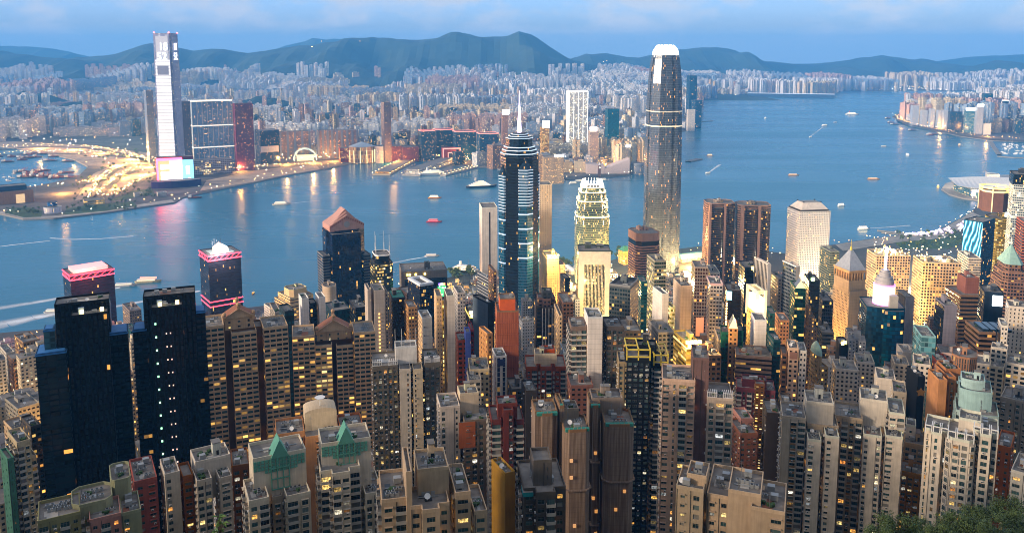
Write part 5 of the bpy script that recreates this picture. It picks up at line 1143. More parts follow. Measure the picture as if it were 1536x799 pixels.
# --- teal screen tower, gold tower, white glass tower on the right
def waves():
    m, t, p = newmat('teal_wave_screen'); uv = t.nodes.new('ShaderNodeUVMap'); w = t.nodes.new('ShaderNodeTexWave'); w.inputs['Scale'].default_value = .075; w.inputs['Distortion'].default_value = 11; w.inputs['Detail'].default_value = 3; w.inputs['Detail Scale'].default_value = .8
    mpn = t.nodes.new('ShaderNodeMapping'); mpn.inputs['Scale'].default_value = (1, .35, 1); mpn.inputs['Rotation'].default_value = (0, 0, .5); t.links.new(uv.outputs[0], mpn.inputs[0]); t.links.new(mpn.outputs[0], w.inputs['Vector'])
    r = t.nodes.new('ShaderNodeValToRGB'); setramp(r, [(.1, (.0, .08, .16)), (.5, (.02, .42, .55)), (.8, (.25, .85, .95)), (1, (.8, 1, 1))]); t.links.new(w.outputs['Fac'], r.inputs[0]); t.links.new(r.outputs[0], p.inputs['Emission Color']); p.inputs['Emission Strength'].default_value = .8; p.inputs['Base Color'].default_value = (.01, .03, .05, 1); p.inputs['Roughness'].default_value = .2
    m.cycles.emission_sampling = 'NONE'; return m
M_WAVE = waves()
def wavescreen(root, b):
    p, q = b.poly[0], b.poly[1]; m = MB(); m.face([(p[0], p[1] - .3, 0), (q[0], q[1] - .3, 0), (q[0], q[1] - .3, b.z), (p[0], p[1] - .3, b.z)], m=0, uv=[(0, 0), (b.w, 0), (b.w, b.z), (0, b.z)]); m.box(p[0], p[1] - .28, 0, q[0], q[1] - .02, b.z, 1); m.build('wave_screen', [M_WAVE, M_DARK], root)
C('screen_clad_tower', 'tower whose whole front is a rippling teal light screen', 'tower', 1130, -22, [V('shaft', 1446, 1493, 332, 0, 40, St('10384a', '0a3c50', 2, 3.8, .14, .9, .7, 1.5, .35), 'rect', False, roof=2, house=False, extra=wavescreen)], group='landmark towers', lm='the teal screen tower')
GOLD = St('6a5a20', '3a3008', 2.0, 3.9, .75, 1, .5, 1.25, .42)
def goldcrown(root, b):
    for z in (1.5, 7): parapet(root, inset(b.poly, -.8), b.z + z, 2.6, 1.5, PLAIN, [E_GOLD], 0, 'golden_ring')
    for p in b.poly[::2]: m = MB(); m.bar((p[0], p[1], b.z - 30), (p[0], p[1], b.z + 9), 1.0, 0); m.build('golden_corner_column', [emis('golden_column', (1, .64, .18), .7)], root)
C('golden_tower', 'golden-lit octagonal tower with a ring crown on columns', 'skyscraper', 1290, 14, [V('crown', 1466, 1518, 291, 0, 48, blank(St('5c443c')), 'oct', False, h=30, roof=1, extra=goldcrown), V('shaft', 1474, 1526, 330, 4, 48, GOLD, 'oct', False, roof=0), V('right_shoulder', 1496, 1528, 318, 14, 30, GOLD.but(lit=.6), 'rect', False, roof=1, extra=whitesign(.15, .8, 8, -6, emis('white_sign', (.85, 1, 1), 2.6)))], group='landmark towers', lm='the golden tower')
C('white_glass_tower', 'white-lit glass tower with a black roof at the harbour curve', 'skyscraper', 1200, 8, [V('shaft', 1514, 1560, 278, 0, 44, St('b8bcb8', '1c2830', 2.4, 3.6, .55, .8, .6, 1.5, .8), 'rect', False, roof=0), V('black_cap', 1514, 1560, 263, 0, 44, DARK, 'rect', False, h=15, roof=2)], group='landmark towers')
T('red-brown granite tower below the golden tower', 1020, 14, 1524, 1560, 335, St('8a5648', '1a1412', 3, 3.8, .1, 1, .4, 1.4, .4), 36, roof=1)
# --- white portal tower with lit fins (in front of the small claw tower)
def portal(root, b):
    z, t = b.z, b.w * .17; E = mat('cream_stone', (.62, .55, .42), .7)
    m = MB(); m.box(b.x0, b.y0 - 1.6, 0, b.x0 + t, b.y0 - .05, z - 1, 0); m.build('portal_leg', [E], root); m = MB(); m.box(b.x1 - t, b.y0 - 1.6, 0, b.x1, b.y0 - .05, z - 1, 0); m.build('portal_leg', [E], root)
    m = MB(); m.box(b.x0, b.y0 - 1.61, z - 15, b.x1, b.y0 - .04, z, 0, bottom=True); m.build('portal_head', [E], root)
    for k in range(15): x = b.x0 + t + (b.w - 2 * t) * (k + .5) / 15; m = MB(); m.box(x - .22, b.y0 - 1.2, 0, x + .22, b.y0 - .03, z - 15, 0); m.build('facade_fin', [mat('cream_fin', (.6, .55, .42), .6)], root)
T('cream portal-framed tower with golden-lit ribbed glass', 905, 4, 866, 916, 377, St('30382c', '202c1c', 1.4, 3.5, .5, .9, .62, 1.4, .5), 30, roof=2, house=True, extra=portal, lm='the cream portal-framed tower')
# --- cream slabs flanking the spired tower
T('blank cream slab with one dark slot, left of the spired tower', 1150, 6, 719, 746, 312, blank(St('c6bdb4')), 40, roof=1, extra=lambda r, b: [(m := MB(), m.box(b.cx - .9, b.y0 - .1, 0, b.cx + .9, b.y0 - .02, b.z - 6, 0), m.build('dark_slot', [M_DARK], r))], house=False, lm='the blank cream slab')
T('tall cream slab showing behind the right edge of the spired tower', 1220, 6, 806, 828, 278, CRM.but(wc='c0ac94', wf=.25), 36, roof=1, house=False)
def goldtop(root, b):
    lamps(root, 'roof_flood_lamp', [(b.x0 + b.w * f, b.y0 - .6, b.z + 1.2 - 3 * (k % 2)) for k, f in enumerate((.05, .2, .35, .5, .65, .8, .95))], E_YEL, 1.0)
    parapet(root, inset(b.poly, -.3), b.z - 3.4, .9, .3, PLAIN, [E_GOLD], 0, 'rim_strip')
T('stepped cream tower with a golden floodlit top beside the spired tower', 1080, 12, 814, 838, 384, St('c4aa80', '3a3020', 2.6, 3.3, .3, .5, .5, 1.5, .4), 30, roof=2, extra=goldtop, lm='the golden-topped cream tower', more=[V('shoulder', 826, 848, 398, 3, 26, CRM, 'rect', False, roof=1)])
T('black slender tower with a yellow window column beside the golden-topped cream tower', 850, 16, 840, 855, 418, DARK.but(lit=.25), 20, roof=1)
# --- crown with masts
def masts4(root, b):
    for fx, fy in ((.05, .1), (.95, .1), (.2, .9), (.8, .9)):
        x, y = b.x0 + b.w * fx, b.y0 + b.d * fy; m = MB(); m.bar((x, y, b.z - 4), (x, y, b.z + 12), .55, 0); m.bar((x, y, b.z + 12), (x, y, b.z + 27), .25, 0); m.build('roof_mast', [M_WHITE], root)
    parapet(root, inset(b.poly, -.4), b.z, 1.8, .4, PLAIN, [mat('white_roof_paint', (.74, .72, .70), .6)], 0, 'rim_strip')
    lamps(root, 'shoulder_lamp', [(b.x0 + 1, b.y0 - .8, b.z - 14), (b.x0 + 3, b.y0 - .8, b.z - 12), (b.x1 - 1, b.y0 - .8, b.z - 16)], E_YEL, 1.3)
C('masted_office_tower', 'dark rounded tower with green-yellow lit floors and four white masts', 'tower', 1010, 10, [V('shaft', 554, 590, 396, 0, 34, St('2a2a22', '14180c', 2, 4, .5, 1, .55, 1.3, .55), 'cham', False, roof=0), V('crown', 558, 586, 384, 3, 28, DARK, 'cham', False, h=12, roof=0, extra=masts4)], group=GM, lm='the masted tower')
# --- wide dark block with a green screen
def greensign(root, b):
    x0, x1, z0, z1 = b.x0 + b.w * .78, b.x0 + b.w * .98, b.z - 26, b.z - 12
    m = MB(); m.box(x0, b.y0 - 1.0, z0, x1, b.y0 - .3, z1, 0, bottom=True); m.build('green_screen', [emis('green_screen_glow', (.02, .85, .14), 1.0)], root)
    E = emis('pale_green_dot', (.7, 1, .7), 2.5)
    for k in range(7): lamps(root, 'screen_dot', [(x0 + (x1 - x0) * RND.random(), b.y0 - 1.1, z0 + (z1 - z0) * RND.random())], E, .5)
    for k, (c, e) in enumerate((((.25, .12, 1), 2.5), ((.9, .95, 1), 4), ((1, .25, .08), 2.5))):
        m = MB(); m.box(x0 + (x1 - x0) * (.1 + .27 * k), b.y0 - 1.0, z1 + 1.2, x0 + (x1 - x0) * (.36 + .27 * k), b.y0 - .4, z1 + 4.2, 0, bottom=True); m.build('tricolour_sign', [emis('sign_colour_%d' % k, c, e)], root)
C('office_block', 'wide concrete-framed dark block with a small green screen', 'building', 1050, 6, [V('frame_block', 599, 671, 407, 0, 44, blank(St('6e665e')), 'rect', False, roof=3, house=False, extra=lambda r, b: lamps(r, 'roof_lamp', [(b.x0 + b.w * f, b.y0 - .8, b.z - 3) for f in (.12, .17, .3, .5)], E_YEL, 1.1)), V('dark_front', 606, 670, 417, -1.5, 20, DARK.but(lit=.01), 'rect', False, roof=-1, extra=greensign), V('roof_tower', 636, 645, 395, 12, 9, blank(St('5a544e')), 'rect', False, h=14, roof=1)], group=GM, lm='the green-screen block')
E_WIN = mat('pale_roof_frame', (.6, .62, .64), .5)
T('navy glass tower with a pale sloping roof frame', 800, 24, 612, 650, 428, DARK.but(wc='141c28', gc='0c1826'), 30, roof=1, house=False, extra=lambda r, b: parapet(r, inset(b.poly, -.2), b.z, 2.4, 3.0, PLAIN, [E_WIN], 0, 'roof_frame'), lm='the navy glass tower')
T('brown-roofed squat tower with pale plant boxes, left of the navy tower', 830, 20, 598, 630, 440, St('4a3a34', '1a1614', 2.6, 3.2, .06, .6, .5), 26, roof=4)
C('apartment_tower', 'pale grey slab in three strips with dark stair slots and orange windows', 'tower', 620, 8, [V('left_strip', 549, 558, 436, 1, 18, blank(St('a89c90')), 'rect', False, roof=1), V('middle', 556, 577, 437, 0, 20, blank(St('aa9e92')), 'rect', False, roof=2, extra=lambda r, b: [lamps(r, 'stair_window', [(b.cx - .5, b.y0 - .1, b.z - 18 - 3 * k) for k in range(26)], emis('orange_room', (1, .5, .1), 1.4), .55)]), V('right_strip', 575, 584, 440, 1, 18, St('8f8378', '1a1a1a', 4, 3, .02, .4, .4), 'rect', False, roof=1)], group=GM, lm='the pale three-strip slab')
T('brown-black tower with a teal roof next to the pale three-strip slab', 640, 8, 583, 608, 448, BRN.but(wc='2e2824', lit=.1), 22, roof=1, extra=lambda r, b: [(m := MB(), m.box(b.x0 + .5, b.y0 + .5, b.z + .1, b.x1 - .5, b.y1 - .5, b.z + .8, 0), m.build('teal_roof', [M_GREENROOF], r))])
T('tan tower with a central light strip below the brown-roofed tower', 620, 10, 606, 626, 462, CRM.but(wc='a07c58'), 20, roof=2)
T('pale blue-grey tower in front of the navy glass tower', 560, 10, 627, 648, 478, blank(St('8a94a0')), 18, roof=2, styles={3: CRM}, extra=lambda r, b: lamps(r, 'bracket', [(b.cx - 2, b.y0 - .2, b.z - 6 - 6 * k) for k in range(12)], M_DARK, .35))
C('apartment_tower', 'tall ivory slab with a glowing stair strip, rising above the pergola-roofed tower', 'tower', 545, 6, [V('left_flank', 651, 663, 446, 1, 18, St('c4a684', '2a2218', 2.4, 3, .1, .3, .4), 'rect', False, roof=1), V('light_strip', 662, 667, 450, 0, 8, St('a88848', '3a2c10', 2.4, 3, .9, .6, .6, 1.6, .4), 'rect', False, roof=-1), V('right_slab', 666, 682, 445, .5, 18, blank(St('c8bcae')), 'rect', False, roof=2)], group=GM, lm='the tall ivory slab')
T('grey-white tower with an orange stair strip behind the ivory slab', 700, 10, 680, 698, 440, PALE.but(wc='a8a29c'), 22, roof=3)
T('dark tower with yellow lit roof shed between ivory slab and orange tower', 640, 10, 698, 719, 470, DARK, 22, roof=3, extra=goldtop)
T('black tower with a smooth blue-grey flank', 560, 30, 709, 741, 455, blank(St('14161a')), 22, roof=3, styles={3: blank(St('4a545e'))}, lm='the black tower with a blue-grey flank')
C('apartment_tower', 'purple-blue striped tower between brick-red wings', 'tower', 510, 6, [V('left_wing', 683, 702, 512, 2, 16, BRN.but(wc='7a3c2c', lit=.06), 'rect', False, roof=2), V('blue_bay', 696, 706, 500, -.5, 10, blank(St('4a5690')), 'rect', False, roof=1), V('right_wing', 704, 713, 496, 1, 16, BRN.but(wc='5a1e24'), 'rect', False, roof=1)], group=GM, lm='the purple-blue striped tower')
T('tan narrow tower with a dark side beside the orange scaffolded tower', 480, 22, 727, 743, 502, CRM.but(wc='a87c54', wf=.3), 14, roof=2)
T('small white tower with navy stripes and a crescent sign', 465, 10, 738, 760, 536, St('b8b4b0', '141c38', 4.2, 3, .05, .5, .9, 1, .5), 14, roof=2, extra=lambda r, b: [(m := MB(), m.box(b.cx - 2, b.y0 - .4, b.z - 5, b.cx + 2, b.y0 - .1, b.z - 1, 0, bottom=True), m.build('sign_panel', [mat('navy_sign', (.02, .03, .1), .5)], r))])
NETO = make_net('orange_netting', ((.16, .03, .01), (.30, .07, .02), (.42, .12, .04)))
B = T('tower wrapped in rust-orange scaffold netting with a brighter orange top', 620, 4, 743, 778, 468, NET, 24, roof=2, house=False, name='scaffolded_tower', lm='the orange scaffolded tower', more=[V('top_wrap', 748, 773, 449, 4, 14, NET, 'rect', False, h=12, roof=3, house=False)])
for o in B.root.children:
    k = o.name.split('.')[0]
    if k in ('body', 'top_wrap'): o.data.materials[0] = NETO if k == 'body' else mat('bright_orange_netting', (.55, .09, .01), .9, var=.3)
b = B.vol['body']
for k in range(10): parapet(B.root, inset(b.poly, -.4), b.z - 9 - 9 * k, .4, .5, PLAIN, [NETO], 0, 'scaffold_lift')
C('apartment_tower', 'dark blue-grey tower with white vertical pilasters and a stepped roof', 'tower', 600, 6, [V('body', 801, 837, 462, 0, 22, St('3c3634', '141c28', 3.0, 3.1, .2, .7, .5, 1.5, .35), 'step', False, roof=0, extra=fins(3, M_PALEFIN, faces=(2,))), V('tier', 805, 833, 450, 3, 16, St('5a4844', '141c28', 3, 3.1, .2, .6, .5), 'step', False, h=12, roof=1), V('roof_house', 812, 828, 438, 6, 9, St('32363c'), 'rect', False, h=10, roof=3)], group=GM, lm='the pilastered dark tower')
C('apartment_tower', 'brick-red tower with balconied wings and a cream roof house', 'tower', 480, 4, [V('body', 787, 849, 552, 0, 20, St('84462e', '1c1a1a', 3, 3, .12, .5, .5, 1.4, .35), 'two', True, 'wy', roof=2, house=False), V('roof_house', 801, 835, 533, 5, 10, blank(CREAM), 'rect', False, h=9, roof=2), V('orange_hut', 812, 832, 526, 9, 7, blank(St('a04a28')), 'rect', False, h=14, roof=1)], group=GM, lm='the brick-red tower')
C('apartment_tower', 'grey balconied tower split by a blank white slab', 'tower', 455, 8, [V('left_wing', 852, 880, 492, 2, 18, St('6e5f56', '202a28', 3.4, 3.2, .12, .8, .5, 1.3, .4), 'rect', True, 'y', roof=2, house=False), V('white_slab', 876, 904, 478, -.5, 18, blank(St('cfc6be')), 'rect', False, roof=2, house=False), V('right_wing', 903, 935, 492, 1, 18, St('4e4844', '2a3a3c', 3.4, 3.2, .1, .74, .62, 1.3, .4), 'rect', True, 'w', roof=2, house=False)], group=GM, lm='the white-slab tower')
T('grey glass tower with a beige flank and yellow stair windows', 650, -16, 914, 958, 432, St('4a5052', '1c2a30', 2.2, 3.3, .12, .8, .6, 1.4, .45), 26, roof=1, styles={1: St('a09484', '3a3018', 3.4, 3.2, .7, .4, .5, 1.5, .45)}, extra=lambda r, b: parapet(r, b.poly, b.z, 3, .6, PLAIN, [M_STEEL], 0, 'roof_frame'), lm='the beige-flanked glass tower')
T('green-yellow lit glass tower with a roof crane, by the pinkish banded tower', 780, 18, 970, 999, 392, St('8a8474', '1c3020', 2.4, 3.7, .55, .9, .55, 1.4, .5), 26, roof=3, lm='the green-yellow lit tower')
T('slim teal glass tower left of the green-yellow lit tower', 730, 10, 956, 971, 424, TEAL, 22, roof=1)
C('apartment_tower', 'white blank-sided tower with bright curved balconies', 'tower', 600, 22, [V('blank_block', 979, 1003, 442, 3, 20, blank(St('cfc4ba')), 'rect', False, roof=2), V('balcony_stack', 996, 1013, 462, 0, 14, St('c8b888', '6a6020', 3, 3.3, .8, 1, .5, 1.3, .55), 'bow', False, roof=1)], group=GM, lm='the bright-balconied white tower')
T('beige blank slab between bright balconies and the brown portal tower', 690, 16, 1010, 1038, 430, blank(St('b8a592')), 24, roof=2, house=True)
T('grey-framed brown glass tower lit orange at its foot', 750, 8, 1037, 1062, 402, St('8a7c70', '3a2010', 2.4, 3.3, .16, .75, .7, 1.5, .15), 26, roof=1, extra=lambda r, b: [(m := MB(), m.box(b.x0 + b.w * .2, b.y0 - .5, b.z - 66, b.x1 - b.w * .2, b.y0 - .1, b.z - 48, 0, bottom=True), m.build('orange_lit_front', [emis('orange_glow', (1, .22, .02), .55)], r))], lm='the brown portal tower')
T('white gridded tower with pink-lit parapet', 700, 8, 1060, 1084, 428, St('b8b0a8', '26201c', 2.6, 3.4, .12, .7, .45, 1.3, .35), 24, roof=2, extra=rimlight(mat('pink_lit_parapet', (.62, .40, .38), .7), 2))  # pink light on the parapet is put into its colour
def cyan(root, b):
    m = MB(); m.box(b.x0 - .6, b.y0 - .6, b.z - 7, b.x0 + 3.4, b.y0 - .2, b.z, 0, bottom=True); m.build('lit_sign', [emis('cyan_sign', (.3, .85, 1), 2.6)], root); lamps(root, 'edge_lamp', [(b.x0 - .4, b.y0 - .4, b.z - 10 - 2.2 * k) for k in range(22)], E_WARM, .5)
T('black tower with a cyan sign on its corner and a line of edge lamps', 650, 8, 1086, 1112, 437, DARK.but(wc='1c1618', gc='0c0c10', lit=.04), 22, roof=2, extra=cyan, lm='the cyan-signed black tower')
T('navy glass tower with a lit roof dish behind the cyan-signed tower', 800, 14, 1108, 1137, 402, DARK.but(wc='141e2c'), 26, roof=2, extra=lambda r, b: lamps(r, 'roof_lamp', [(b.x1 - 3, b.y0, b.z - 2), (b.x1 - 5, b.y0, b.z)], E_YEL, 1.4))
T('white ribbed tower of long upright strips', 770, 30, 1131, 1156, 397, St('b8b0a8', '1a1e22', 2.6, 3.5, .05, .6, .98, 1.2, .5), 26, roof=3, extra=fins(7, M_PALEFIN), lm='the white ribbed tower')
T('pale grey stepped tower between white ribs and the sign-lit slab', 800, 20, 1155, 1177, 418, PALE.but(wc='9c9690'), 24, roof=2)
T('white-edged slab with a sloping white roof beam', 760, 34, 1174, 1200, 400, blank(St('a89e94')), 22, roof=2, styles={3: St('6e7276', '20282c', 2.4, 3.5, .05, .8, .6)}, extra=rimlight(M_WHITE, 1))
def pediment(root, b):
    m = MB(); h = 7; m.face([(b.x0, b.y0 - .3, b.z), (b.x1, b.y0 - .3, b.z), (b.cx, b.y0 - .3, b.z + h)], m=0); m.face([(b.x1, b.y0 - .3, b.z), (b.x1, b.y0 + 9, b.z), (b.cx, b.y0 + 9, b.z + h), (b.cx, b.y0 - .3, b.z + h)], m=1); m.face([(b.x0, b.y0 + 9, b.z), (b.x0, b.y0 - .3, b.z), (b.cx, b.y0 - .3, b.z + h), (b.cx, b.y0 + 9, b.z + h)], m=1); m.build('pediment', [emis('golden_pediment', (1, .68, .2), 1.0), M_STEEL], root)
T('green glass tower with a golden lit pediment', 700, 12, 1185, 1209, 432, St('2a4a3e', '0a3a30', 2.2, 3.4, .3, .9, .6, 1.4, .45), 22, roof=1, house=False, extra=pediment, lm='the golden-pediment tower')
T('black tower with a green lit helmet roof', 760, 12, 1206, 1230, 422, DARK, 24, roof=2, extra=lambda r, b: lamps(r, 'roof_lamp', [(b.x0 + 3, b.y0, b.z + 2)], emis('lime_lamp', (.4, 1, .2), 3), 1.4))
T('grey glass tower with a mosaic of lit rooms in front of the porthole tower', 1120, 24, 1230, 1259, 378, St('6a7068', '20302c', 1.8, 3.4, .3, .85, .6, 1.4, .5), 34, roof=2)
T('tan stepped deco tower with a narrow top', 690, 14, 1203, 1226, 494, CRM.but(wc='8a705a', wf=.3), 20, roof=1, more=[V('upper', 1208, 1222, 476, 4, 12, CRM.but(wc='8a705a', wf=.3), 'rect', False, roof=1), V('top', 1211, 1219, 462, 6, 8, CRM.but(wc='8a705a', wf=.3), 'rect', False, roof=0)])
T('grey glass block with dark storeys below the porthole tower', 780, 14, 1224, 1250, 452, DARK.but(wc='4a4e52'), 26, roof=3)
T('banded grey office tower with a lit belt, left of the pyramid-roofed tower', 640, 12, 1226, 1251, 500, St('5a5854', '1a2226', 2.6, 3.3, .16, 1, .5), 20, roof=3)
def lantern(root, b):
    E = emis('golden_lantern', (1, .78, .32), 1.5, base=(.6, .5, .3)); m = MB(); m.prism(inset(b.poly, .8), b.z, b.z + 13, PLAIN, 0, 0); m.build('lit_lantern', [E], root)
    for p in b.poly: m = MB(); m.box(p[0] - .9, p[1] - .9, b.z - 4, p[0] + .9, p[1] + .9, b.z + 19, 0); m.build('corner_pier', [mat('cream_stone', (.62, .55, .42), .7)], root)
    parapet(root, b.poly, b.z + 16, 3, 1.2, PLAIN, [mat('cream_stone', (.62, .55, .42), .7)], 0, 'lantern_cornice')
T('cream tower with a brilliant golden lantern top', 600, 24, 1120, 1147, 472, St('d0b070', '6a5020', 2.8, 3.2, .5, .5, .55, 1.5, .5), 18, roof=0, extra=lantern, lm='the golden lantern tower')
T('plain white slab in front of the golden lantern tower', 520, 10, 1126, 1150, 482, blank(St('cfc8c6')), 16, roof=1, house=True)
C('apartment_tower', 'tan gabled tower between bottle-green wings', 'tower', 520, 4, [V('front', 1091, 1107, 492, -.5, 14, St('a8805c', '2a1c14', 2.4, 3, .06, .45, .5), 'rect', False, roof=0, extra=pediment), V('left_wing', 1080, 1094, 500, 1, 14, St('143c34', '0a2a26', 2.4, 3, .05, .7, .6), 'rect', False, roof=1), V('right_wing', 1104, 1115, 498, 1, 14, St('143c34', '0a2a26', 2.4, 3, .05, .7, .6), 'rect', False, roof=1)], group=GM, lm='the bottle-green winged tower')
T('teal glass tower behind the plain white slab', 640, 14, 1146, 1166, 472, TEAL, 20, roof=2)
T('apricot tower with a pitched parapet', 620, 12, 1162, 1184, 482, CRM.but(wc='b4876a'), 20, roof=2)
T('dark teal slab with a thin black side', 500, 14, 1151, 1171, 512, St('1a3a40', '0c2a30', 2, 3, .08, .8, .6), 16, roof=2)
C('apartment_tower', 'cream and peach tower with a square clock-like emblem', 'tower', 490, 6, [V('left', 1169, 1181, 532, 1, 16, BRN, 'rect', False, roof=1), V('middle', 1179, 1198, 524, 0, 16, CRM.but(wc='c0a088'), 'rect', False, roof=2, extra=lambda r, b: [(m := MB(), m.box(b.cx - 2.2, b.y0 - .3, b.z - 6, b.cx + 2.2, b.y0 - .1, b.z - 1.6, 0, bottom=True), m.build('emblem', [mat('brown_emblem', (.25, .12, .08), .6)], r))]), V('right', 1195, 1210, 528, 1, 16, PALE, 'rect', False, roof=1)], group=GM, lm='the emblem-bearing peach tower')
T('wide brown-grey block with long window rows', 500, 4, 1101, 1158, 536, St('6e5c52', '1a1818', 3, 3, .1, 1, .45), 20, roof=3, house=True, lm='the wide brown-grey block')
T('yellow-lit stacked terrace block near the yellow-crowned tower', 520, 22, 1010, 1050, 515, St('7a6a3a', '4a3c10', 3, 3.2, .6, 1, .5, 1.4, .35), 24, roof=3, lm='the yellow terrace block', extra=goldtop)
T('brown block with orange stair glow, right of the yellow terrace block', 500, 18, 1044, 1082, 535, BRN.but(wc='8a6a50'), 22, roof=3)
C('domed_building', 'tan building with a verdigris domed stair tower', 'building', 520, 26, [V('body', 1213, 1242, 552, 0, 18, CRM.but(wc='8a7658'), 'rect', False, roof=1, house=False), V('turret', 1222, 1241, 534, 2, 14, CRM.but(wc='8a7658'), 'round', False, h=16, roof=0, par=False, extra=lambda r, b: [(m := MB(), m.loft([([(b.cx + (x - b.cx) * k, (b.y0 + b.y1) / 2 + (y - (b.y0 + b.y1) / 2) * k) for x, y in b.poly], b.z + zz) for k, zz in ((1.05, 0), (.95, 2.5), (.7, 5), (.35, 7), (.02, 8))], PLAIN, 0, 0), m.build('dome', [mat('verdigris_copper', (.22, .36, .31), .6)], r))])], group=GM)
T('black cylindrical-looking tower with a lit roof, at the foot of the pyramid-roofed tower', 560, 10, 1253, 1273, 518, blank(DARK), 16, roof=2, plan='cham', extra=lambda r, b: lamps(r, 'roof_lamp', [(b.x0 + 2, b.y0, b.z + 1.4), (b.x1 - 2, b.y0 + 3, b.z + 1.4)], E_YEL, .9))
T('pale blue-green glass box building', 560, 14, 1369, 1404, 506, St('7a9a9c', '4a7a80', 2.4, 3.6, .03, .94, .8), 24, roof=2, house=False, cat='building', name='office_block')
def emblem(root, b):
    m = MB(); R1, R2 = 2.6, 1.5; P = [(b.cx + (R1 if i % 2 == 0 else R2) * math.sin(i * math.pi / 5), b.z - 8 + (R1 if i % 2 == 0 else R2) * math.cos(i * math.pi / 5)) for i in range(10)]
    m.face([(x, b.y0 - .35, z) for x, z in P][::-1], m=0)
    for i in range(10): (xa, za), (xb, zb) = P[i], P[(i + 1) % 10]; m.face([(xa, b.y0 - .35, za), (xb, b.y0 - .35, zb), (xb, b.y0 - .02, zb), (xa, b.y0 - .02, za)], m=0)
    m.build('gold_emblem', [mat('dull_gold', (.26, .13, .03), .5)], root)
T('black hotel block bearing a gold flower emblem', 430, 22, 1359, 1388, 567, blank(DARK), 16, roof=2, house=True, extra=emblem, lm='the emblem-bearing black block')
W2 = St('b8aea2', '1e2426', 3, 3, .14, .5, .48, 1.4, .4)
for lab, D, a, x0, x1, yt, st, pat in (
    ('white flat-roofed tower left of a paler pair, below the blue drum tower', 520, 10, 1247, 1288, 556, W2, 'wbn'), ('white tower with stacked roof boxes directly below the blue drum tower', 560, 8, 1280, 1312, 545, W2, 'wn'),
    ('white cube-like tower with a blank front', 470, 6, 1311, 1344, 570, blank(W2), 'b'), ('cream tower with open roof terraces under the cream gridded block', 540, 8, 1336, 1364, 548, W2.but(wc='b0a08c'), 'wy'),
    ('grey blank-topped block under the pale blue-green box', 600, 16, 1344, 1392, 530, blank(W2.but(wc='a09a94')), 'b'), ('cream tower with yellow flats left of the black emblem block', 440, 4, 1336, 1360, 590, W2.but(wc='ada08e', lit=.4), 'wn'),
    ('pale pink roofscape block behind the chamfered brown crown', 560, 10, 1404, 1446, 532, W2.but(wc='b49a90'), 'w'), ('brick-red low block left of the pink roofscape', 545, 14, 1395, 1424, 545, BRN.but(wc='6a3428'), 'w'),
    ('white tower with a blank stair head behind the teal terraced tower', 520, 6, 1460, 1494, 548, W2, 'wb'), ('tall white tower at the far curve of the slope', 600, 8, 1508, 1545, 462, W2.but(wf=.3), 'wb'),
    ('grey-white narrow tower left of the tall white tower', 560, 8, 1496, 1512, 490, PALE, 'w'), ('low white block with planted roof behind the terracotta tower', 480, 4, 1368, 1396, 548, W2, 'w'),
    ('cream block with a green sunken terrace beside the emblem block', 470, 12, 1388, 1404, 590, TEAL, 'w')):
    C('apartment_tower', lab, 'tower', D, a, [V('body', x0, x1, yt, 0, 18, st, 'rect', None, pat, roof=3)], group=GM)
# --- harbour-front blocks on the left
C('office_block', 'stepped cream block with drums on its roof at the water', 'building', 1010, 24, [V('body', 412, 474, 455, 0, 46, St('c4a67c', '3a3020', 3, 3.6, .25, 1, .4, 1.3, .35), 'rect', False, roof=1, house=False), V('upper', 417, 470, 445, 4, 38, St('c8ac84', '3a3020', 3, 3.6, .2, 1, .35), 'rect', False, h=9, roof=2, house=False), V('top', 424, 462, 434, 8, 24, blank(St('ccb088')), 'cham', False, h=10, roof=2)], group=GM, lm='the stepped cream block')
T('small white block at the water beside the stepped cream block', 1010, 20, 396, 416, 462, PALE, 24, roof=1, name='office_block', cat='building')
C('apartment_tower', 'white pillar tower with a dark glass groove down its middle', 'tower', 650, 10, [V('left_pillar', 448, 463, 449, 0, 16, blank(St('c4c0bc')), 'rect', False, roof=1, house=False), V('groove', 461, 475, 456, 2, 14, DARK, 'rect', False, roof=0), V('right_pillar', 473, 488, 447, 0, 16, blank(St('c4c0bc')), 'rect', False, roof=2, house=False)], group=GM, lm='the white pillar tower')
T('round-cornered beige tower just left of the gabled skyscraper', 800, 6, 482, 506, 432, blank(St('a89682')), 22, plan='round', roof=1)
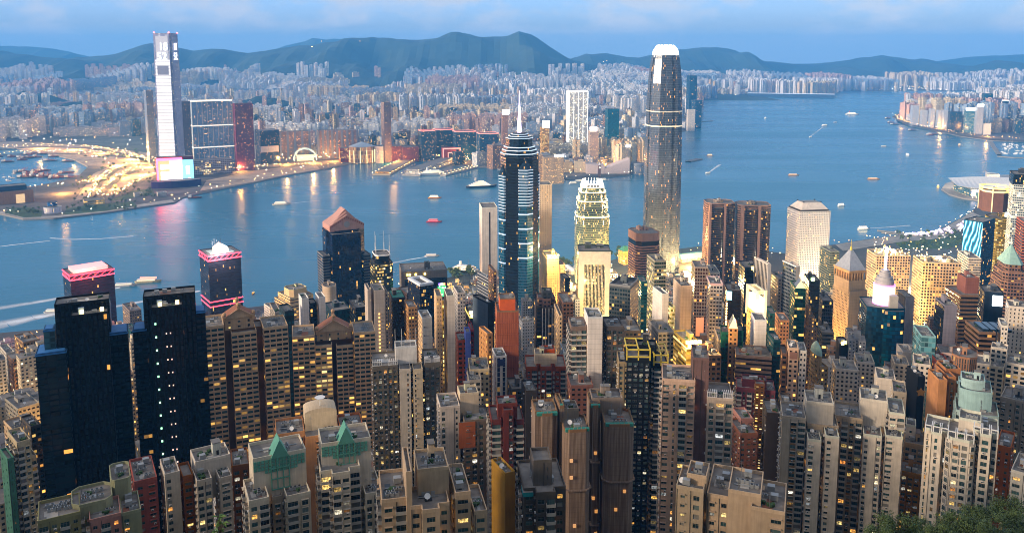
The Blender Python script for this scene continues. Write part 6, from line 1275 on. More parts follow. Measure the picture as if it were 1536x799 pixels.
for lab, D, a, x0, x1, yt, st in (
    ('dark block with a teal roof garden left of the pale three-strip slab', 700, 12, 524, 551, 462, DARK.but(wc='26282a', lit=.2)), ('dark teal-glazed block between white pillar tower and teal roof', 720, 12, 487, 526, 466, DARK.but(wc='1c3038', gc='0c3038')),
    ('grey banded block on the harbour road right of the ivory slab', 900, 26, 716, 742, 420, St('7a7c80', '24282c', 3, 3.6, .05, 1, .45)), ('orange-topped narrow block by the spired skyscraper', 860, 12, 738, 747, 408, BRN),
    ('brown low block with roof huts below the black slender tower', 640, 10, 836, 860, 455, BRN.but(lit=.1)), ('cream stair tower beside the pilastered dark tower', 560, 8, 836, 846, 475, CRM), ('blue-grey low block beside the brick-red tower', 540, 8, 838, 856, 530, PALE.but(wc='7e8890')),
    ('cream stub tower below the purple-blue striped tower', 440, 4, 702, 734, 556, CRM.but(wc='a8987e')), ('grey roof-hut tower in front of the orange-topped white tower', 430, 4, 700, 722, 572, GREY),
    ('dark hillside block with roof dishes left of the wrapped towers', 470, 10, 760, 792, 585, DK), ('mauve block with a red roof hut behind the wrapped towers', 440, 8, 850, 890, 580, St('6a4a40', '1a1614', 3, 3, .1, .5, .45)),
    ('dark-roofed block between beige-flanked tower and yellow crown', 540, 10, 928, 962, 498, BRN.but(wc='3a3430')), ('grey stepped block with white roof tents near the yellow terrace block', 560, 16, 972, 1012, 500, GREY),
    ('pale block with pink signs left of the cyan-signed tower', 760, 10, 1058, 1080, 410, PALE), ('cream low tower beside the bottle-green winged tower', 560, 8, 1070, 1088, 512, CRM),
    ('grey warehouse-like block with a long pale roof at the far edge of the slope', 560, 16, 8, 60, 610, St('8a8478', '20201c', 3, 3.4, .1, .6, .4)), ('white gridded estate tower beside the black tower', 700, 10, 0, 22, 530, PALE.but(wc='a8a298', lit=.1)), ('brown estate tower with gold-lit flats behind the grey warehouse-like block', 720, 14, 22, 60, 512, BRN.but(wc='8a7058', lit=.5)),
    ('cream office block with yellow rooms below the grey warehouse-like block', 480, 14, 6, 58, 640, CRM), ('dark block below the cream office block', 420, 14, 32, 62, 640, DK),
    ('grey water-front tower with an antenna between the black towers', 930, 12, 184, 212, 466, St('7a6e66', '201c1a', 2.6, 3.3, .08, .6, .45)), ('teal-netted block between the black towers', 760, 10, 188, 206, 498, TEAL.but(lit=.05)), ('pale low block between the black towers with a gold-lit flank', 600, 10, 190, 204, 560, CRM.but(lit=.5)),
    ('grey slab left of the dark teal fin', 620, 8, 405, 422, 470, GREY), ('white roof-railed block behind the right gabled tower', 600, 8, 563, 600, 545, PALE.but(wc='9a948c'))):
    C('apartment_tower' if st.bay >= 2.6 else 'office_tower', lab, 'tower', D, a, [V('body', x0, x1, yt, 0, None if D > 520 else 18, st, 'rect', False, roof=3)], group=GM)
# ------------------------------------------------------------------ far shore: landmarks
GK = 'towers on the far shore'
def K(label, x0, x1, yt, yb, st, a=12, dep=40, plan='rect', roof=1, extra=None, lm=None, more=(), name='office_tower', cat='tower', D=None, house=False):
    D = D or sea((x0 + x1) / 2, yb)[1]
    return C(name, label, cat, D, a, [V('body', x0, x1, yt, 0, dep, st, plan, False, roof=roof, extra=extra, house=house)] + list(more), group=GK, zbase=-2, lm=lm)
# the clock-faced skyscraper
def clocktower():
    D = 2560; X, Y, zt = at(241, 43, D); th = rad(-24) - math.atan2(X, Y)
    root = thing('clock_faced_skyscraper', 'tallest far-shore skyscraper, white-lit striped face showing the time 18 52', 'skyscraper', (X, Y + 32, 0), th, 'landmark towers')
    def q(w): h = w / 2; c = w * .09; return [(-h + c, -h), (h - c, -h), (h - c, -h + c), (h, -h + c), (h, h - c), (h - c, h - c), (h - c, h), (-h + c, h), (-h + c, h - c), (-h, h - c), (-h, -h + c), (-h + c, -h + c)]
    st = St('888ca4', '5a6480', 2.2, 4.2, .3, .6, .4, 1.4, .85)
    R_ = math.hypot(X, D); k = 1 / 1.33
    rings = [(q((r - l) / FPX * R_ * k), max(0, at(243, y, D)[2])) for l, r, y in ((223, 267, 280), (226, 265, 255), (228, 264, 220), (227, 262, 150), (225.5, 260, 108), (225, 259, 90), (224, 257, 50))]
    m = MB(); m.loft(rings, st); m.build('shaft', MATS, root)
    m2, t, p = newmat('striped_light_wall'); uv = t.nodes.new('ShaderNodeUVMap'); s = t.nodes.new('ShaderNodeSeparateXYZ'); t.links.new(uv.outputs[0], s.inputs[0])
    f = math_n(t, 'FRACT', math_n(t, 'DIVIDE', s.outputs['Y'], 10.5)); g = math_n(t, 'MULTIPLY_ADD', math_n(t, 'GREATER_THAN', f, .28), .42, .24)
    n = t.nodes.new('ShaderNodeTexNoise'); n.inputs['Scale'].default_value = .02; t.links.new(uv.outputs[0], n.inputs['Vector'])
    t.links.new(math_n(t, 'MULTIPLY', g, math_n(t, 'MULTIPLY_ADD', n.outputs['Fac'], .8, .35)), p.inputs['Emission Strength']); p.inputs['Emission Color'].default_value = (1, .92, .93, 1); p.inputs['Base Color'].default_value = (.3, .32, .36, 1)
    m2.cycles.emission_sampling = 'NONE'
    m = MB(); zc = rings[-1][1]
    for (A, za), (B_, zb) in zip(rings, rings[1:]):
        if za > zc - 118: continue
        (x0, y0), (x1, y1), (x2, y2), (x3, y3) = A[0], A[1], B_[1], B_[0]
        m.face([(x0 + 1, y0 - .8, za), (x1 - 1, y1 - .8, za), (x2 - 1, y2 - .8, zb), (x3 + 1, y3 - .8, zb)], uv=[(0, za), (60, za), (60, zb), (0, zb)])
    m.build('striped_light_wall', [m2], root)
    w = q(rings[-1][0][1][0] * 2.2)[1][0]; E = emis('clock_digits', (1, 1, 1), 2.5); yf = rings[-1][0][0][1] - 3.0
    zc = rings[-1][1]
    m = MB(); m.box(-w * .85, yf + .6, zc - 128, w * .85, yf + 1.2, zc - 100, 0, bottom=True); m.build('dark_screen_panel', [mat('dim_screen', (.16, .18, .26), .4)], root)
    m = MB(); m.box(-w * .93, yf + 1.9, zc - 118, w * .93, yf + 2.2, zc - 9, 0, bottom=True); m.build('pale_led_face', [emis('lavender_led_face', (.70, .72, 1), .15)], root)
    text_obj('18', root, (w * .2, yf, zc - 42), 33, E, name='clock_digits', sx=.85); text_obj('52', root, (-w * .05, yf - .5, zc - 72), 33, E, name='clock_digits', sx=1.0)
    xf = rings[-1][0][3][0] + 2.5
    text_obj('18', root, (xf, -3, zc - 42), 31, E, (rad(90), 0, rad(90)), 'clock_digits', sx=.8); text_obj('52', root, (xf, -3, zc - 72), 31, E, (rad(90), 0, rad(90)), 'clock_digits', sx=.8)
    lamps(root, 'beacon', [(p_[0], p_[1], zc + 2) for p_ in (rings[-1][0][0], rings[-1][0][1], rings[-1][0][4])], E_RED, 1.6)
    LANDMARKS.append(('the clock-faced skyscraper', X, Y, 243, 43)); FOOT.append((X, Y + 32, 60, 480))
clocktower()
def panel(root, b, x0, x1, z0, z1, mt, y=-.6, nm='screen_panel'):
    m = MB(); m.box(b.x0 + b.w * x0, b.y0 + y - .3, b.z * z0, b.x0 + b.w * x1, b.y0 + y, b.z * z1, 0, bottom=True); m.build(nm, [mt], root)
def bigscreen(root, b):
    ora = emis('orange_screen', (1, .24, .07), 1.8, True); wh = emis('white_big_screen', (1, .90, .93), 2.2, True); cyn = emis('pale_cyan_screen', (.2, .66, 1), 1.3, True); red = emis('red_screen_edge', (1, .02, .05), 12, True)
    panel(root, b, .03, .34, .10, .90, ora); panel(root, b, .34, .68, .10, .90, wh); panel(root, b, .68, .99, .10, .90, cyn)
    for z in (.66, .42, .24): panel(root, b, .09, .33, z - .05, z + .11, wh, -.95)
    panel(root, b, .78, .88, .4, .68, wh, -.95); panel(root, b, .84, .9, .2, .28, wh, -.95)
    panel(root, b, 0, .68, .90, .985, red, -.6, 'screen_edge'); panel(root, b, 0, .66, .0, .10, red, -.6, 'screen_edge'); panel(root, b, -.02, .03, 0, .98, red, -.65, 'screen_edge')
K('podium box with a huge red, white and pale blue screen under the clock-faced skyscraper', 234, 290, 236, 276, blank(St('6a3038')), 4, 30, roof=0, extra=bigscreen, name='screen_building', cat='building', lm='the big screen', D=2440)
K('curved dark purple terrace skirting the big screen', 226, 302, 271, 281, blank(St('3a2c50')), 4, 26, 'bow', 0, name='terrace_building', cat='building', D=2400)
def columns3(n, c=M_PALEFIN):
    def f(root, b):
        fins(n, c, w=1.6, out=1.2)(root, b)
        for zz in (.66, .36): parapet(root, inset(b.poly, -1.2), b.z * zz, 3.2, 1.0, PLAIN, [emis('sky_deck_lights', (1, .8, .6), .8)], 0, 'deck_light')
    return f
HARB = St('9ab0c0', '2a5a80', 3.2, 3.3, .12, .8, .66, 1.6, .4)
K('wide wall of blue-glass flats framed in white columns beside the clock-faced skyscraper', 285, 348, 152, 244, HARB, 8, 34, roof=2, extra=both(columns3(8), rimlight(emis('warm_roof_rim', (1, .8, .5), 1.2), 3)), name='apartment_tower', lm='the white-columned wall of flats', D=2720)
K('long pale podium with open arcade below the white-columned wall of flats', 284, 348, 240, 248, St('b0a8a8', '4a3a30', 6, 6, .5, .7, .6), 8, 40, roof=0, name='podium_building', cat='building', D=2660)
K('dark slender tower between clock face and white-columned flats', 268, 287, 153, 226, St('4a4c5c', '28344a', 2.6, 3.3, .12, .6, .5), 14, 30, name='apartment_tower', D=2900)
K('grey tower peeping out left of the clock-faced skyscraper', 215, 229, 136, 240, St('6a7486', '38485c', 2.6, 3.4, .1, .6, .5), 14, 34, name='apartment_tower', D=2950)
K('wine-red tower with a blue-glass front and a gold-lit edge', 348, 379, 156, 243, St('6a2c38', '2a3c58', 2.8, 3.4, .2, .6, .5, 1.6, .2), 12, 40, roof=2, name='apartment_tower', lm='the wine-red tower', more=[V('gold_edge', 374, 380, 190, 2, 20, St('c89040', '8a5a10', 3, 3, 1, .9, .9, 1.6, .35), 'rect', False, roof=-1)], D=2740)
K('dark unfinished building with a pale netted lower half', 382, 419, 196, 240, DARK.but(wc='243048', gc='14202e'), 18, 60, roof=4, name='unfinished_building', cat='building', lm='the dark unfinished building', more=[V('netted_half', 386, 418, 219, -3, 40, blank(St('8a90a0')), 'rect', False, h=22, roof=-1)], D=2900)
# glowing lattice canopy, drum theatre
def shell(label, px0, px1, yt, yb, st_, emi, name, cat):
    D = sea((px0 + px1) / 2, yb)[1]; X, Y, zt = at((px0 + px1) / 2, yt, D); w = (px1 - px0) / FPX * math.hypot(X, D); root = thing(name, label, cat, (X, Y + 30, 0), -math.atan2(X, Y), GK); m = MB(); n = 12
    for j in range(6):
        for i in range(n):
            def P(i, j): a = math.pi * i / n; v = j / 6 - .5; return (-w / 2 * math.cos(a) * (1 - .3 * abs(v)), v * 60 + 8 * math.sin(a * 2), zt * math.sin(a) ** .8 * (1 - .25 * v * v) + 2)
            m.face([P(i, j), P(i + 1, j), P(i + 1, j + 1), P(i, j + 1)], m=(i + j) % 2)
    m.build('lattice_roof', [emi, mat('pale_green_panel', (.35, .45, .38), .5)], root); m = MB(); m.box(-w * .35, -18, 0, w * .35, 18, zt * .45, 0); m.build('hall', [emis('hall_glow', (1, .75, .35), .7)], root)  # lamplight on the hall is put in as glowing walls
    FOOT.append((X, Y + 30, w * .6, 40)); return root
shell('low arched lattice canopy glowing green-white on the far quay', 437, 472, 224, 243, None, emis('lattice_glow', (.95, 1, .7), .9), 'lattice_canopy', 'building')
def coneroof(root, b):
    cy_ = (b.y0 + b.y1) / 2; P = b.poly; m = MB(); m.loft([(inset(P, -1.5), b.z), ([(b.cx + (x - b.cx) * .06, cy_ + (y - cy_) * .06) for x, y in P], b.z + 16)], PLAIN, 0, 0); m.build('cone_roof', [mat('pale_cone_roof', (.45, .48, .5), .5)], root)
    for k in range(7):
        i = (k * 2 + 20) % 24; x, y = P[i]; m = MB(); m.bar((x * 1.01, y * 1.0, 4), (x * 1.01, y, b.z * .8), 1.4, 0); m.build('flame_light', [emis('flame_light_glow', (1, .72, .3), 1.8)], root)
K('round hall with a shallow cone roof and flame-like wall lights', 523, 562, 221, 246, St('b09a80', '6a4a20', 3, 14, .9, .7, .8, .55, .35), 0, 74, 'round', 0, extra=coneroof, name='round_hall', cat='building', lm='the round hall')
K('white louvred block right of the round hall', 562, 575, 220, 245, PALE.but(wc='b8b8c0'), 6, 40, name='office_block', cat='building')
K('orange-lit low block left of the round hall', 508, 524, 223, 245, BRN.but(wc='8a3820', lit=.6), 6, 40, name='office_block', cat='building')
BRB = St('7a6a66', '3a3c48', 3.6, 3.6, .3, .6, .5, 1.5, .35)
for lab, x0, x1, yt, D in (('pale brown slab block with blue stair bays near the lattice canopy', 418, 464, 198, 3050), ('broad brown slab block behind the lattice canopy', 475, 505, 196, 3050), ('brown slab block adjoining the round hall', 503, 536, 196, 3070)):
    K(lab, x0, x1, yt, 240, BRB, 8, 40, roof=2, extra=fins(4, mat('bluish_stair_bay', (.10, .13, .2), .4), w=8, out=1.5), D=D)
K('very slim bronze tower standing alone behind the round hall', 571, 586, 154, 222, St('8a7468', '3a4656', 2.4, 3.4, .08, .6, .6), 20, 34, lm='the slim bronze tower', D=2980)
K('row of brown brick warehouses beside the ocean pier, left half', 573, 602, 220, 242, BRN.but(wc='7a4438', lit=.35), 6, 60, name='warehouse', cat='building'); K('row of brown brick warehouses beside the ocean pier, right half', 602, 628, 221, 243, BRN.but(wc='6e3c34', lit=.25), 6, 60, name='warehouse', cat='building')
GT = St('2c3c50', '184058', 2.4, 3.6, .14, .9, .6, 1.5, .5); RR = rimlight(emis('coral_rim', (1, .20, .12), 1.3), 2.2, .5)
for lab, x0, x1, yt, D in (('first blue-glass slab with a coral-lit roof line, next to the brick warehouses', 627, 652, 197, 3000), ('second blue-glass slab with a coral-lit roof line, behind the arch', 650, 680, 195, 3080), ('third blue-glass slab with a coral-lit roof line, behind the arch', 679, 714, 198, 2990), ('fourth blue-glass slab with a coral-lit roof line, by the spired tower', 715, 748, 201, 2900)):
    K(lab, x0, x1, yt, 240, GT, 14, 50, roof=2, extra=RR, D=D, lm='the coral-rimmed slabs')
def archhole(root, b):
    m = MB(); m.box(b.x0 + b.w * .32, b.y0 - .4, 0, b.x0 + b.w * .7, b.y0 - .1, b.z * .66, 0); m.build('arch_opening', [M_DARK], root)
    for x0, x1, z0, z1 in ((0, .06, 0, 1), (.94, 1, 0, 1), (0, 1, .93, 1), (.28, .32, 0, .7), (.7, .74, 0, .7), (.28, .74, .66, .72)): panel(root, b, x0, x1, z0, z1, emis('arch_neon', (1, .25, .18), 1.0), -.5, 'neon_edge')
K('red-neon outlined gateway arch on the quay', 662, 691, 222, 244, blank(St('7a3a30')), 10, 30, roof=0, extra=archhole, name='gateway_arch', cat='building')
# piers
def pier(label, p0, p1, wpix, mt, deckz=4, building=None):
    a, b = Vector(sea(*p0)), Vector(sea(*p1)); d = (b - a); L = d.length; d /= L; n = Vector((-d.y, d.x)); w = wpix / 2
    root = thing('pier', label, 'pier', (a.x, a.y, 0), math.atan2(d.y, d.x), 'far-shore piers'); m = MB(); m.box(0, -w, -4, L, w, deckz, 0); m.build('deck', [mt], root)
    if building:
        for k, (w_, z0, z1, st) in enumerate(building): m = MB(); m.prism(rect(L * .04 + 3 * k, -w * w_, L * .95 - 6 * k, w * w_), z0, z1, st); m.build('terminal', MATS, root)
    lamps(root, 'pier_lamp', [(L * f, s_ * w * .98, deckz + 5) for f in [i / 9 for i in range(10)] for s_ in (-1, 1)], E_WARM, .9); return root
pier('golden-lit long pier with a flat terminal', (572, 263), (610, 243), 60, mat('lit_pier_deck', (.4, .3, .18), .8), 4, [(.8, 4, 10, St('b08850', '6a4818', 5, 6, .8, .8, .5, 1.4, .35))])
pier('white cruise terminal pier with stacked decks', (616, 264), (682, 240), 64, M_PAVE, 4, [(.86, 4, 13, St('c0bcb8', '4a4030', 5, 4.5, .6, .8, .5, 1.4, .6)), (.7, 13, 19, St('c8c4c0', '4a4030', 5, 3, .5, .9, .5, 1.4, .7))])
pier('narrow finger pier with a white shed', (664, 264), (712, 252), 22, M_PAVE, 3.5, [(.7, 3.5, 9, PALE)])
# right of the spired tower
def topsign(col, s, frac=(.0, 1.0), h=9):
    def f(root, b):
        m = MB(); m.box(b.x0 + b.w * frac[0], b.y0 - .6, b.z, b.x0 + b.w * frac[1], b.y0 + 2.5, b.z + h, 0, bottom=True); m.build('roof_sign', [emis('roof_sign_%d' % int(s * 100 + col[0] * 7 + col[2] * 31), col, s, False)], root)
    return f
K('brilliant white-lit twin-shafted tower, brightest of the far shore', 850, 882, 138, 212, St('d0ccc8', '6a6860', 3.2, 4, .7, .7, .6, 1.6, .82), 14, 46, roof=0, lm='the brilliant white tower', extra=both(fins(4, emis('white_fin_glow', (1, .95, .85), 1.3), w=1.6, faces=(0, 3)), rimlight(emis('warm_roof_rim', (1, .8, .5), 1.2), 4)), D=3250)
K('dark teal tower with a lower shoulder behind the cultural hall', 908, 929, 164, 214, St('18404e', '0c4a5c', 2.4, 3.6, .03, .9, .8), 18, 34, lm='the dark teal tower', D=3150)
K('tower with a square floodlit white sign on its roof and gold-lit floors', 810, 824, 192, 232, St('8a6a3a', '5a3c10', 2.6, 3.6, .8, 1, .55, 1.5, .4), 12, 34, extra=topsign((.95, 1, 1), 3.5, (.1, 1), 26), lm='the white-signed far tower', D=2950)
K('slim tower with a glowing white roof sign left of the dark teal tower', 882, 898, 197, 236, PALE.but(wc='9a8c84', lit=.4), 14, 30, extra=topsign((1, .97, .95), 3.5, (0, .8), 16), D=2850)
K('pinkish-lit slim tower with a blinding white lamp on top', 752, 762, 172, 222, CRM.but(wc='9a7c70'), 8, 26, extra=topsign((.9, 1, 1), 4, (0, 1.2), 18), D=3000)
K('cream hotel slab with slanted lit roof sign near the water', 812, 846, 236, 266, CRM.but(lit=.5), 10, 40, extra=topsign((.85, .92, 1), 2.6, (.55, 1), 8), name='hotel', D=2480)
K('beige slab with a lit golden corner beside the cream hotel slab', 788, 814, 233, 264, CRM.but(wc='a89078', lit=.35), 10, 40, name='hotel', D=2490)
K('white hotel with a long blazing sign across its roof', 922, 946, 221, 244, PALE.but(lit=.4), 10, 44, extra=topsign((1, .98, 1), 3.2, (.05, 1), 9), name='hotel', D=2760)
def hall(label, p0, yb, w, d, h0, h1, mt, name):
    x, y = sea(p0, yb); root = thing(name, label, 'building', (x, y, 0), -math.atan2(x, y) + .1, GK); m = MB(); P = [(-w / 2, 0), (w / 2, 0), (w / 2, d), (-w / 2, d)]; hs = [h0, h1, h1, h0]
    for i in range(4): j = (i + 1) % 4; m.face([(*P[i], 0), (*P[j], 0), (*P[j], hs[j]), (*P[i], hs[i])], m=0)
    m.face([(*P[i], hs[i]) for i in range(4)], m=0); m.build('sloping_wall', [mt], root); lamps(root, 'wall_washer', [(-w * .4 + w * .16 * k, -2, 1.5) for k in range(6)], E_WARM, .8); FOOT.append((x, y, w * .6, 40)); return root
M_HALL = mat('blank_pink_tile', (.50, .40, .37), .8)
hall('blank pinkish hall sloping up on the promenade, left part', 893, 262, 60, 60, 34, 30, M_HALL, 'cultural_hall'); hall('blank pinkish hall sloping up to the right on the promenade', 925, 262, 84, 60, 18, 52, M_HALL, 'cultural_hall')
def clock():
    x, y = sea(899, 266); root = thing('clock_tower', 'slim brick clock tower on the far promenade', 'tower', (x, y, 3), .2, GK); m = MB(); m.box(-4, -4, 0, 4, 4, 36, 0); m.build('shaft', [mat('clock_brick', (.34, .18, .13), .8)], root); m = MB(); m.cyl(0, 0, 36, 46, 3.2, .3, 8, 0); m.build('cupola', [M_WHITE], root); m = MB(); m.box(-2, -4.3, 27, 2, -4.05, 31, 0); m.build('clock_face', [emis('clock_face_glow', (1, .9, .6), 2)], root)
clock()
K('round-fronted ribbed building on the promenade east of the halls', 946, 968, 246, 262, St('8a8c94', '4a5058', 3, 4, .3, .6, .5), 0, 50, 'round', 1, name='museum', cat='building')
K('dark glass block standing at the end of the far breakwater', 1037, 1053, 151, 184, St('1c3448', '143a52', 3, 4, .06, .9, .7), 20, 60, D=4300, lm='the dark breakwater block'); K('low dark glass wing beside the dark breakwater block', 1030, 1046, 114, 184, St('1c3448', '143a52', 3, 4, .04, .9, .7), 20, 50, D=4500)
K('white cube with dark grid near the dark breakwater block', 1030, 1043, 165, 188, PALE, 12, 40, name='office_block', cat='building', D=4150)
# long dark terminal on the old runway
K('long low cruise terminal with a lit roof edge on the runway spit', 1122, 1252, 141, 146.5, blank(St('3a4656')), 0, 60, extra=rimlight(emis('runway_terminal_rim', (.8, .9, 1), .5), 3), name='cruise_terminal', cat='building')
# low blocks on the near tip
def museum():
    D = sea(20, 308)[1]
    K('broad sand-coloured museum block with a dark slab on top and a big lit recess', -30, 50, 288, 309, blank(St('a87c58')), 6, 70, roof=0, name='museum', cat='building', D=D, lm='the sand-coloured museum', extra=lambda r, b: [panel(r, b, .64, .82, .14, .78, emis('museum_window', (1, .6, .2), .5), -.3, 'lit_recess')], more=[V('dark_slab', -20, 40, 280, 14, 40, blank(St('38404c')), 'rect', False, h=10, roof=2, house=False)])
museum()
K('small white fluted round building with a blue-lit drum on top', 65, 93, 312, 322, St('c8c4c8', '8a7890', 3, 12, .6, .4, .7, 1.2, .6), 0, 34, 'round', 0, name='pavilion', cat='building', more=[V('drum', 71, 86, 304, 6, 18, St('20405c', '2060a0', 3, 4, .3, .8, .6), 'round', False, h=9, roof=0)])
K('long pale shed with yellow-lit side on the park edge', 125, 157, 300, 309, St('b8a888', '8a6a20', 4, 6, .7, .8, .5, 1.2, .4), 4, 24, name='shed', cat='building')
K('white low twin block on the park lawn', 200, 214, 290, 297, PALE, 8, 20, name='pavilion', cat='building'); K('small white kiosk building east of the park lawn', 235, 250, 289, 296, PALE, 8, 20, name='pavilion', cat='building')
# exhibition centre with winged roof
def wings():
    root = thing('exhibition_centre', 'harbour exhibition centre with sweeping white wing roofs', 'building', (*sea(1462, 296), 3), 0, 'landmark towers'); O = root.location
    def W3(px, py, Y): p = at(px, py, Y); return (p[0] - O.x, p[1] - O.y, p[2] - O.z)
    def wing(e0, e1, mt):
        m = MB(); n = 16
        def P(edge, t): return Vector(edge(t))
        for i in range(n):
            a, b = i / n, (i + 1) / n; p = [Vector(e0(a)), Vector(e0(b)), Vector(e1(b)), Vector(e1(a))]
            m.face(p); m.face([x - Vector((0, 0, 1.6)) for x in p][::-1])
            m.face([p[0] - Vector((0, 0, 1.6)), p[1] - Vector((0, 0, 1.6)), p[1], p[0]])
        m.build('wing_roof', [mt], root)
    MW = mat('white_wing_roof', (.70, .68, .65), .5)
    wing(lambda t: (-72 + 280 * t, -24 + 46 * t, 46 - 12 * t - 14 * math.sin(t * 3.1)), lambda t: (-30 + 250 * t, 120 + 10 * t, 50 - 4 * t + 6 * math.sin(t * 3.1)), MW)
    wing(lambda t: (-2 + 225 * t, -56 + 10 * t, 16 + 18 * math.sin(t * 2.6) - 6 * t), lambda t: (10 + 220 * t, 8 + 10 * t, 26 + 26 * math.sin(t * 2.6) - 6 * t), MW)
    m = MB(); m.prism([(-20, 0), (230, 10), (230, 130), (-10, 120)], 0, 28, St('5a6c74', '204a50', 5, 5, .5, .9, .6, 1.3, .5)); m.build('glass_hall', MATS, root)
    m = MB(); m.prism([(-4, -34), (210, -26), (210, 12), (-4, 4)], 0, 17, St('4a6a60', '2a5a48', 5, 5, .6, .9, .6, 1.3, .5)); m.build('foyer', MATS, root)
    for k in range(6): m = MB(); m.box(-16, -12 - k * .2, 3 + 4 * k, 30, -9, 5.4 + 4 * k, 0, bottom=True); m.build('screen_stripe', [emis('white_screen', (1, .93, 1), 2.4)], root)
    root.scale = (.86, .8, .74)
    lamps(root, 'terrace_lamp', [(-30 + 14 * k, -44 + 5 * math.sin(k), 4) for k in range(18)], E_WARM, 1.0)
    LANDMARKS.append(('the exhibition centre', O.x, O.y, 1462, 270)); FOOT.append((O.x + 100, O.y + 40, 160, 60))
wings()
K('grey convention hotel slab rising behind the exhibition centre roofs', 1478, 1500, 262, 296, PALE.but(lit=.3), 10, 30, name='hotel', D=2560)
# east shore named towers
EA = St('a8a8ac', '30404c', 2.8, 3.2, .12, .5, .5, 1.5, .45)
K('glass tower with a glowing pale blue roof sign on the eastern shore', 1446, 1464, 166, 200, St('4a6a78', '2a5a6a', 2.6, 3.6, .4, .9, .6, 1.5, .75), 14, 40, extra=topsign((.9, 1, 1), 4, (.0, .9), 14), lm='the sign-lit eastern tower'); K('pale slab with a white roof sign right of the sign-lit eastern tower', 1463, 1476, 160, 202, EA, 14, 40, extra=topsign((.9, 1, 1), 4, (0, 1), 12))
K('dark blue office tower standing behind the eastern shore towers', 1473, 1490, 141, 178, DARK.but(gc='0c3444', wc='10303c'), 14, 50, D=4900); K('dark tower with two white uprights and a white cap on the eastern shore', 1500, 1514, 152, 196, DARK.but(wc='18303c'), 12, 40, extra=both(fins(1, M_WHITE, w=3), topsign((.9, .9, .95), .6, (0, 1), 7)), D=4300)
for k, (x0, x1, yt) in enumerate(((1366, 1379, 159), (1380, 1392, 166), (1393, 1403, 164), (1404, 1413, 166), (1413, 1423, 166))):
    K('%s of the wall of pale flats along the waterfront curve' % ('western end tower', 'second slab', 'middle slab', 'fourth slab', 'eastern slab')[k], x0, x1, yt, 190 + k, EA.but(wc='a8acb4'), 16, 40, roof=0, name='apartment_tower')
K('dark glass office block at the waterfront curve', 1422, 1444, 168, 199, DARK.but(wc='1c2c3c', gc='14303e', lit=.15), 16, 40); K('white low cube on the eastern highway', 1475, 1487, 186, 203, blank(PALE), 12, 30, name='office_block', cat='building')
# elevated highway on the eastern shore
def ribbon(name, pts, w, z, mt, kind='structure', th=1.6):
    m = MB(); P = [Vector((*p, z)) for p in pts]; L, R_ = [], []
    for i, p in enumerate(P):
        d = (P[min(i + 1, len(P) - 1)] - P[max(i - 1, 0)]).normalized(); n = Vector((-d.y, d.x, 0)) * w / 2; L.append(p + n); R_.append(p - n)
    for i in range(len(P) - 1):
        m.face([R_[i], R_[i + 1], L[i + 1], L[i]])
        for a, b in ((R_[i], R_[i + 1]), (L[i + 1], L[i])): m.face([a - Vector((0, 0, th)), b - Vector((0, 0, th)), b, a])
    o = m.build(name, [mt]); o['kind'] = kind; return P
HWY = ribbon('highway', [sea(*q, 9) for q in [(1360, 170), (1348, 176), (1350, 181), (1366, 187), (1400, 194), (1440, 202), (1490, 208), (1540, 211), (1620, 214)]], 26, 9, M_ROAD)
# ------------------------------------------------------------------ point lights: the place's street lamps, and added facade floods
def glow(x, y, z, power, col=(1, .62, .25), r=1.5):
    l = bpy.data.lights.new('point_glow', 'POINT'); l.energy = power; l.color = col; l.shadow_soft_size = r
    o = bpy.data.objects.new('point_glow', l); COL.objects.link(o); o.location = (x, y, z)
# ------------------------------------------------------------------ the mass of lesser buildings
PALS = [('pale grey', 'b4b6bc'), ('cream', 'beb098'), ('beige', 'ae9878'), ('pinkish', 'b0958e'), ('white', 'c8c8ca'), ('grey', '9a9ca0'), ('brown', '7a6254'), ('dark glass', '263440'), ('blue-grey', '8494a8')]
FR = random.Random(5)
def taken(x, y, r):
    return any((x - a) ** 2 + (y - b) ** 2 < (r + c) ** 2 for a, b, c, _ in FOOT)
def fstyle(ci, far):
    h = PALS[ci][1]
    if PALS[ci][0] == 'dark glass': return St(h, '14303e', 2.4, 3.6, .22, .88, .7, 1.6, .55)
    return St(h, '2a3238', FR.choice((2.6, 3.0, 3.4)), FR.choice((2.9, 3.1, 3.4)), FR.uniform(.10, .42) if far else FR.uniform(.06, .2), FR.uniform(.40, .62), FR.uniform(.40, .55), 2.6 if far else 1.4, FR.choice((.3, .4, .5, .7, .85)))
def blockgeo(m, x, y, z, w, d, h, rz, st, kind):
    c, s_ = math.cos(rz), math.sin(rz)
    def Tn(P, k=1): return [(x + px_ * c - py_ * s_, y + px_ * s_ + py_ * c) for px_, py_ in P]
    def cen(P, dd): return [(a, b - dd / 2) for a, b in P]
    pl = {'cross': 'cross', 'slab': 'two', 'box': 'rect', 'notch': 'notch', 'cham': 'cham'}[kind]
    P = cen(plan(pl, w, d), d); m.prism(Tn(P), z, z + h, st)
    if h > 12:
        q = FR.uniform(.22, .45); ox = FR.uniform(-.15, .15) * w; hh = FR.uniform(3, 7); R_ = rect(ox - w * q / 2, -d * q / 2, ox + w * q / 2, d * q / 2)
        m.prism(Tn(R_), z + h, z + h + hh, st.but(wf=.001, lit=0))
        if FR.random() < .4: m.prism(Tn(rect(ox - w * .3, -d * .4, ox - w * .1, -d * .2)), z + h, z + h + 2.4, st.but(wf=.001))
cand = []
def add(x, y, z, w, d, h, rz, ci, kind, zone): cand.append((x, y, z, w, d, h, rz, ci, kind, zone))
